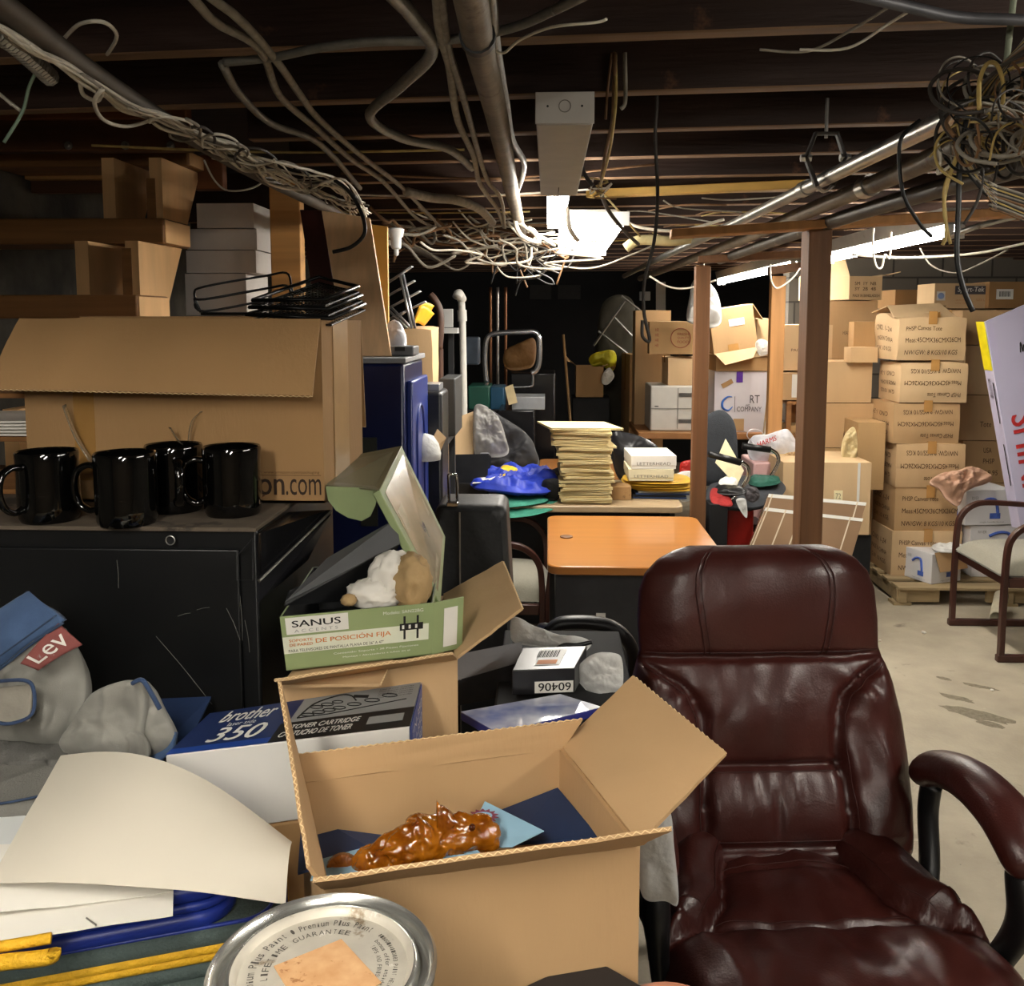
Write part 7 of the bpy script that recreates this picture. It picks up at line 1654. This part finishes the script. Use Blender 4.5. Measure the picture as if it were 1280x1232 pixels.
# ---------------- wrapped flat panels -----------
M_wrap = mat('plastic_wrapped_board', '8c7158', .14, var=.12, scale=3, coat=.8, bump=.12, bscale=7)
for i, (q, lb) in enumerate((([P(874,815,Y=4.20), P(1026,818,Y=4.26), P(1079,648,Y=4.62), P(957,634,Y=4.56)], 'front one of the plastic-wrapped flat boards leaning beside the thick post'),
     ([P(890,815,Y=4.30), P(1030,815,Y=4.36), P(1083,628,Y=4.71), P(961,617,Y=4.65)], 'rear plastic-wrapped flat board with a white top edge beside the thick post'))):
    for p in q[:2]: p.z = .003
    t = thing('wrapped_board', lb, 'board', (q[0]+q[1])/2, 0, 'plastic-wrapped boards')
    build(G().slab(q, .03), 'board', M_wrap, t, world=True, bevel=.003)
    build(patch_on(G(), q, (0,.978,1,1), .001), 'white_edge', M_label, t, world=True)
    for u in ((.02,.2,.36,.52,.86)[0:5] if i == 0 else (.03,.9)): build(patch_on(G(), q, (u,.0,u+.014,1), .0015), 'tape_line', mat('whitish_tape', 'cdbfa6', .3), t, world=True)
# ---------------- pallet and carton stacks at the right ----------
M_pal = mat('weathered_pallet_wood', '9a8664', .85, var=.2, scale=6, stretch=(.3,3,3), bump=.3, bscale=20)
def pallet():
    x0, y0, w, d = P(1122,757,z=0).x, P(1122,757,z=0).y, 1.25, 1.1
    t = thing('wooden_pallet', 'weathered wooden pallet carrying the printed cartons at the right', 'pallet', (x0+w/2, y0+d/2, 0))
    for i in range(7): build(G().box((x0+w/2, y0+.05+i*(d-.1)/6, .102), (w, .12 if i in (0, 6) else .09, .016)), 'deck_board', M_pal, t, world=True, bevel=.002)
    for k in range(3):
        xx = x0+.03+k*(w-.06)/2; build(G().box((xx, y0+d/2, .055), (.045, d, .076)), 'stringer', M_pal, t, world=True, bevel=.003)
        for yy in (y0+.05, y0+d/2, y0+d-.05): build(G().box((xx, yy, .009), (.10, .09, .016)), 'foot_block', M_pal, t, world=True)
    for yy in (y0+.02,): 
        for xx in (x0+.12, x0+w/2, x0+w-.12): build(G().box((xx, yy+.01, .055), (.24, .03, .074)), 'front_block', M_pal, t, world=True, bevel=.003)
    return x0, y0
pallet()
PZ0 = .1105
TX = lambda fl, s=0: [('PHSP Canvas Tote', (.10, .70, .62, .80), 0), ('Meas:45CMX36CMX26CM', (.10, .42, .92, .53), 0), ('NW/GW: 8 KGS/10 KGS', (.10, .13, .88, .24), 0)] if not fl else \
    [('NW/GW: 8 KGS/10 KGS', (.14, .74, .88, .85), 1), ('Meas:45CMX36CMX26CM', (.06, .44, .90, .55), 1), ('PHSP Canvas Tote', (.40, .14, .90, .25), 1)]
STK = [((1114,1202,720,664), 0, 'lowest of the front stack on the pallet, behind the small white box', 0), ((1118,1204,664,609), 0, 'second from the bottom of the front stack on the pallet', .01),
       ((1120,1206,609,554), 1, 'third from the bottom of the front stack, its print upside down', -.02), ((1116,1200,554,503), 1, 'fourth from the bottom of the front stack, its print upside down', .03),
       ((1125,1209,503,452), 1, 'just below the crushed top carton, its print upside down', -.02), ((1121,1207,450,392), 0, 'crushed on top of the front stack with torn tape', .02)]
for i, (px, fl, w_, rz) in enumerate(STK):
    ct, fq, h, w, dep = carton('printed tan carton ' + w_, px, 5.43+.01*(i % 2), (None, .34), rz+.02, (4, 0, 2, 0, 4, 4)[i], tape='v', texts=TX(fl), group='printed cartons in the front stack', bulge=.014, crush=.035 if i == 5 else (.0, .0, .008, .012, .014)[i], z0=PZ0 if i == 0 else None, n=10,
        side_texts=[('C/NO. 1-24', (.15,.65,.8,.76), fl), ('MADE IN CHINA', (.15,.42,.85,.52), fl), ('G.W. 10 KGS', (.15,.2,.8,.3), fl)])
    if i == 5:
        build(G().slab([(-.22,-.17,h-.02),(.16,-.175,h-.035),(.12,.0,h+.065),(-.20,-.02,h+.05)], .004), 'flap', kraft(4), ct); build(G().slab([(-.20,-.0,h+.045),(.16,.0,h+.055),(.20,.17,h-.0),(-.22,.17,h+.01)], .004), 'flap', kraft(4), ct)
        build(G().slab([(.0,-.178,h-.06),(.05,-.178,h-.05),(.06,-.14,h+.012),(.02,-.14,h+.0)], .002), 'torn_tape', M_tape, ct)
# second column behind right
for (px, k, tx, lb) in (((1196,1262,694,604), 2, (), 'plain tan carton at the bottom of the column right of the front stack'),
        ((1203,1266,603,551), 0, [('USA', (.40,.72,.56,.84)), ('PHSP', (.40,.46,.62,.58)), ('C:9.95', (.40,.18,.70,.30))], 'tan carton printed USA in the column right of the front stack'),
        ((1199,1256,550,494), 2, [('Tote', (.45,.30,.70,.42))], 'tan carton with one upside-down word above the carton printed USA'),
        ((1206,1260,493,432), 4, (), 'plain tan carton second from the top of the right column'), ((1203,1262,431,388), 0, (), 'plain tan carton topping the column right of the front stack')):
    carton(lb, px, 5.86, (None,.36), -.02, k, texts=tx, group='cartons in the right column', tape='h', z0=PZ0 if px[2] == 694 else None, bulge=.006)
# back row
sz = [(.0,.58),(.585,1.16),(1.165,1.69)]
for i, (z0, z1) in enumerate(sz):
    a = P(1165,400,Y=6.45).x
    t = thing('cardboard_box', 'large dim carton of the back row at the far right, %s' % ('bottom','middle','topmost')[i], 'box', (a+.50, 6.75, z0), 0, 'large cartons of the back row')
    build(tri_bulge(G(), (0,0,0), (1.0,.55,z1-z0), Matrix.Identity(3), .006, 6, i), 'body', kraft((1,0,4)[i]), t, smooth=True, auto=50); build(G().box((0,0,z1-z0+.007), (1.0,.05,.001)), 'packing_tape', M_tape, t)
    if i == 2: build(text_on(G(), 'ANTHEM', [Vector((-.5,-.284,0)), Vector((.5,-.284,0)), Vector((.5,-.284,.525)), Vector((-.5,-.284,.525))], (.42,.80,.60,.88), .002), 'printed_text', M_ink_br, t)
zt = 1.70
t, fq, w, h = sbox('pale carton with a dark brand band and white sticker on the back row', 'box', 'cardboard_box', (1168,1235,386,354), 6.5, .3, kraft(4), zt)
bd = build(patch_on(G(), fq, (.38,.56,.97,.90), .001), 'dark_band', mat('band_grey', '4b484c', .6), t); build(text_on(G(), 'Sport-Tek', fq, (.43,.60,.92,.86), .003, bold=True, slant=.03), 'printed_text', M_label, bd)
st_ = build(patch_on(G(), fq, (.04,.32,.20,.68), .001), 'white_sticker', M_label, t); build(G().cyl(fq[0]+Vector((w*.12,-.002,h*.5)), fq[0]+Vector((w*.12,-.004,h*.5)), .022, 16), 'blue_dot', mat('pale_blue_ink', '8aa0cc', .6), st_)
txt(t, fq, [('100% POLYESTER', (.40,.30,.62,.36)), ('STYLE ST650', (.40,.18,.62,.24)), ('SIZE L', (.78,.30,.94,.38))], mat('orange_brown_ink', 'b98050', .7))
t, fq, w, h = sbox('brown carton with barcode labels at the right end of the back row', 'box', 'cardboard_box', (1236,1312,388,352), 6.45, .3, kraft(5), zt)
for u in (.12, .60):
    lb = build(patch_on(G(), fq, (u,.34,u+.28,.72), .001), 'barcode_label', M_label, t); g = G()
    for k in range(12): patch_on(g, fq, (u+.05+.016*k, .44, u+.05+.016*k+.006+.004*(k % 3 == 0), .64), .002)
    build(g, 'barcode', M_ink, lb)
carton('low distant carton between the open top box and the pale branded one', (1118,1168,385,362), 7.0, (None,.4), .1, 5, tape=None, z0=None)
# column behind thick post
COL = [((1020,1092,640,560), 5.72, 1, (), 'bottom carton of the column just right of the thick post'),
       ((1030,1092,559,504), 5.72, 0, (), 'second carton from the bottom of the column by the thick post'),
       ((1028,1090,503,452), 5.72, 2, (), 'third carton of the column by the thick post, under the two small boxes'),
       ((1030,1096,451,376), 5.98, 0, [('HEADWEAR', (.35,.44,.62,.50))], 'large carton with small print below the open-topped box by the thick post')]
for px, Y, k, tx, lb in COL: carton(lb, px, Y, (None,.48 if Y < 5.9 else .35), .02, k, texts=tx, group='column of cartons by the thick post', z0=0 if px[2] == 640 else None, bulge=.006, tape='h')
a, b = P(1061,378,Y=5.95), P(1104,376,Y=5.95); zb_ = P(1061,376,Y=5.98).z+.006; zt_2 = P(1061,345,Y=5.95).z
t = open_box('open-topped carton with printed lines high beside the thick post', [Vector((a.x,5.95,zt_2)), Vector((b.x,5.98,zt_2)), Vector((b.x-.02,6.28,zt_2)), Vector((a.x-.25,6.2,zt_2))], zb_, 4, flaps=((1, Vector((b.x+.12,6.2,zt_2+.02)), Vector((b.x+.12,6.0,zt_2+.03))), (3, Vector((a.x-.16,6.1,zt_2+.16)), Vector((a.x-.02,6.0,zt_2+.12)))), tag_edges=False)
q = [Vector((a.x,5.945,zb_)), Vector((b.x,5.975,zb_)), Vector((b.x,5.975,zt_2)), Vector((a.x,5.945,zt_2))]
g = G()
for s, r in (('5M  1Y  NB', (.15,.62,.8,.76)), ('3Y  2B  4B', (.15,.40,.8,.54)), ('MADE IN BANGLADESH', (.1,.12,.92,.24))): text_on(g, s, q, r, .002, bold=True)
build(g, 'printed_text', M_ink_br, t, world=True)
carton('small orange-brown box standing on the third carton of the column', (1067,1096,452,402), 5.76, (None,.12), -.05, 3, tape=None, bulge=.002)
carton('small open tan box lying in front of the orange-brown one', (1063,1098,453,434), 5.66, (None,.10), .1, 2, tape=None, bulge=.002)
carton('tan carton left of the thick post with a slit in its face', (980,1040,463,406), 5.95, (None,.35), -.02, 4, texts=[('PACK', (.15,.42,.40,.48))], tape=None)
ct = carton('tilted carton with a white shipping label left of the thick post', (979,1038,500,466), 5.90, (None,.35), -.04, 0, tape=None)
build(patch_on(G(), ct[1], (.18,.1,.42,.95), .001), 'shipping_label', M_label, ct[0])
sbs = thing('storage_shelf', 'brown slatted shelf behind the thick post under the tilted carton', 'shelf', (1.60, 6.1, 0))
zs_ = P(980,501,Y=5.9).z
for z in (zs_-.012, zs_-.22, zs_-.45): build(G().box((1.60, 6.1, z), (.16,.42,.02)), 'shelf_board', M_stair_br, sbs, world=True)
for sx in (1.535, 1.665):
    for sy in (5.91, 6.29): build(G().box((sx, sy, zs_/2-.012), (.03,.03,zs_-.024)), 'upright', M_stair_br, sbs, world=True)
carton('small carton on the brown slatted shelf left of the thick post', (986,1003,560,532), 5.93, (None,.2), 0, 1, tape=None, z0=zs_-.209)
# HARD box
a, b = P(1070,578,Y=5.42), P(1104,578,Y=5.42); zt_3 = P(1070,530,Y=5.42).z
ct = carton('tall carton with faint stencil lettering standing left of the front stack', (1072,1106,600,528), 5.46, (None,.42), .0, 1, tape=None, side_texts=[('HARD', (.2,.62,.8,.80))], z0=.62)
# big flat carton near floor + support
sbox('black crate on the floor under the big strapped carton', 'crate', 'storage_crate', (985,1088,740,668), 5.18, .40, M_black_m, 0, bevel=.004)
zz = P(1000,667,Y=5.18).z+.002
ct = carton('big carton with a white strap behind the wrapped flat boards', (978,1088,664,578), 5.16, (None,.46), .0, 4, tape=None, z0=zz)
build(patch_on(G(), ct[1], (.84,0,.87,1), .001), 'white_strap', M_label, ct[0]); build(patch_on(G(), ct[1], (.58,.38,.68,.62), .001), 'cream_label', mat('cream_sheet', 'e3d9b0'), ct[0])
txt(ct[0], ct[1], [('72', (.60,.50,.66,.58))])
single(pillow(OL([(1052,556),(1058,540),(1068,534),(1072,556),(1068,576),(1054,574)], 5.36), .02, .02, 95, .02, freq=18, flat=7), 'plastic_bag', mat('cream_bag', 'cdb98a', .4, trans=.1), 'small cream packet slumped left of the tall stencilled carton', 'bag', smooth=True)
# ---------------- white boxes with blue prints ----
M_wc = mat('white_glossy_card', 'd6d5d6', .4, var=.03, scale=6); M_bp = mat('blue_product_print', '4a66b8', .4, var=.3, scale=40)
def wbox(label, px, Y, dep, z0, rz, faucet=True, open_=False):
    t, fq, w, h = sbox(label, 'box', 'white_box', px, Y, dep, M_wc, z0, rz, 'white boxes with blue pictures', bevel=.003)
    lq = [Vector((-w/2-.001,dep/2,0)), Vector((-w/2-.001,-dep/2,0)), Vector((-w/2-.001,-dep/2,h)), Vector((-w/2-.001,dep/2,h))]
    for q, s in ((fq, 1), (lq, .8)):
        n = (q[1]-q[0]).cross(q[3]-q[0]).normalized()*.0015
        pts = [quadmap(q, u, v)+n for u, v in ((.30,.62),(.45,.74),(.60,.72),(.64,.55),(.66,.35))]
        build(G().tube(cp(pts, 5), [.010*s]*20+[.014*s], 6, flat=(1,.25)) if False else G().tube(cp(pts, 5), .010*s, 6, flat=(.9,.9)), 'blue_picture', M_bp, t)
        build(patch_on(G(), q, (.5,.18,.72,.34), .001), 'blue_patch', M_bp, t)
        build(text_on(G(), 'RIVER', q, (.12,.72,.26,.82), .002), 'printed_text', mat('grey_ink', '8f8f8c'), t)
        build(text_on(G(), 'single handle faucet', q, (.3,.06,.8,.11), .002), 'printed_text', mat('grey_ink', '8f8f8c'), t)
    return t, fq, w, h
wb = wbox('small white box with blue picture and an opened brown flap at the pallet corner', (1158,1208,733,690), 5.29, .20, PZ0, math.radians(24))
build(G().slab([(-.10,-.104,.185),(.115,-.104,.185),(.13,-.13,.08),(-.08,-.13,.075)], .003), 'brown_flap', kraft(0), wb[0])
single(pillow([(P(1188,690,Y=5.3)+Vector((x*.08,y*.06,.02))) for x, y in ((-1,-1),(1,-1),(1,1),(-1,1))], .03, .02, 97, .012, freq=20, nrm=(0,-.3,1)), 'plastic_bag', M_bagw, 'clear plastic bag spilling out of the small white box', 'bag', smooth=True)
wbox('white box lying lowest behind the wooden armchair', (1214,1290,728,690), 5.42, .28, PZ0, 0)
z_ = P(1240,690,Y=5.42).z+.002
wbox('wide white box with a blue picture, middle of the white pile by the armchair', (1211,1292,689,656), 5.40, .28, z_, math.radians(5))
z_ = P(1240,656,Y=5.40).z+.004
wbox('tilted white box on top of the white pile under the crumpled tan bag', (1205,1270,652,612), 5.38, .26, z_, math.radians(7))
single(pillow(OL([(1162,602),(1176,592),(1198,588),(1212,584),(1232,590),(1240,600),(1222,606),(1206,616),(1198,632),(1182,622),(1174,610)], 5.30), .05, .05, 98, .035, freq=16, flat=6), 'plastic_bag', mat('tan_bag', 'c69c82', .45, trans=.1, var=.15, bump=.6, bscale=30), 'crumpled translucent tan bag on the tilted white box', 'bag', smooth=True)
# ---------------- leaning lavender flat box --------
q = [P(1276,660,Y=5.02), P(1420,660,Y=5.02), P(1400,330,Y=5.30), P(1231,402,Y=5.22)]
t = thing('flat_screen_box', 'large pale lavender flat box leaning at the right edge with a yellow corner label', 'box', (q[0]+q[1])/2)
M_lav = mat('pale_lavender_card', 'b9b4cc', .5, var=.03, scale=4)
build(G().slab(q, .10), 'box_body', M_lav, t, world=True, bevel=.003)
back = [p + Vector((.0,.10,0)) for p in q]
sd = [q[0]+Vector((-.003,.095,0)), q[0]+Vector((-.002,0,0)), q[3]+Vector((-.002,0,0)), q[3]+Vector((-.003,.095,0))]
build(patch_on(G(), sd, (.0,.76,1.0,1.0), .003), 'yellow_label', mat('bright_yellow_label', 'd8c80e', .5), t, world=True)
for (a_, b_) in ((.20,.40),(.50,.70)): build(patch_on(G(), sd, (.75,a_,.85,b_), .003), 'hand_slot', M_black_m, t, world=True)
g = G(); text_on(g, 'OSU', [sd[0], sd[0].lerp(sd[1],1), sd[2], sd[3]], (.25,.62,.6,.72), .004); build(g, 'printed_text', M_ink, t, world=True)
rq = [quadmap(q, .245, .08), quadmap(q, .245, .62), quadmap(q, .0, .62)+Vector((0,0,0)), quadmap(q, .0, .08)]
def qr(u0, v0, u1, v1): return [quadmap(q, u1, v0), quadmap(q, u1, v1), quadmap(q, u0, v1), quadmap(q, u0, v0)]
build(text_on(G(), 'SUNIHS', qr(.07,.05,.28,.53), (0,0,1,1), .002, bold=True), 'red_lettering', mat('red_ink', 'b02a2a'), t, world=True)
sc = [quadmap(q, u, v)+Vector((0,-.003,0)) for u, v in ((.215,.80),(.225,.845),(.235,.80),(.245,.83),(.255,.81),(.28,.83),(.30,.81),(.33,.83))]
build(G().tube(cp(sc, 5), .003, 5), 'handwriting', M_ink, t, world=True)
# ---------------- pipe stub on the floor -----------
single(G().lathe([(.034,0),(.034,.26)], P(1246,772,z=.036), 20, R=rotm(math.radians(-78), 0, math.radians(-30)), cap=False), 'pipe_stub', mat('cream_pvc', 'd2cbb2', .5), 'short cream plastic pipe lying under the wooden armchair', 'pipe', smooth=True, solid=.005)
for k, (x, y, s) in enumerate(((1155,790,.012),(1240,862,.008),(1100,800,.006))): single(G().ico(P(x,y,z=.006), s, 2, .3, 3, k, (1,1,.5)), 'paper_scrap', M_paper, ('tiny white scrap on the floor below the pallet corner','tiny white scrap on the floor by the armchair foot','tiny white scrap on the floor right of the leather chair')[k], 'scrap', smooth=True)
# ---------------- odds that close the left back ----
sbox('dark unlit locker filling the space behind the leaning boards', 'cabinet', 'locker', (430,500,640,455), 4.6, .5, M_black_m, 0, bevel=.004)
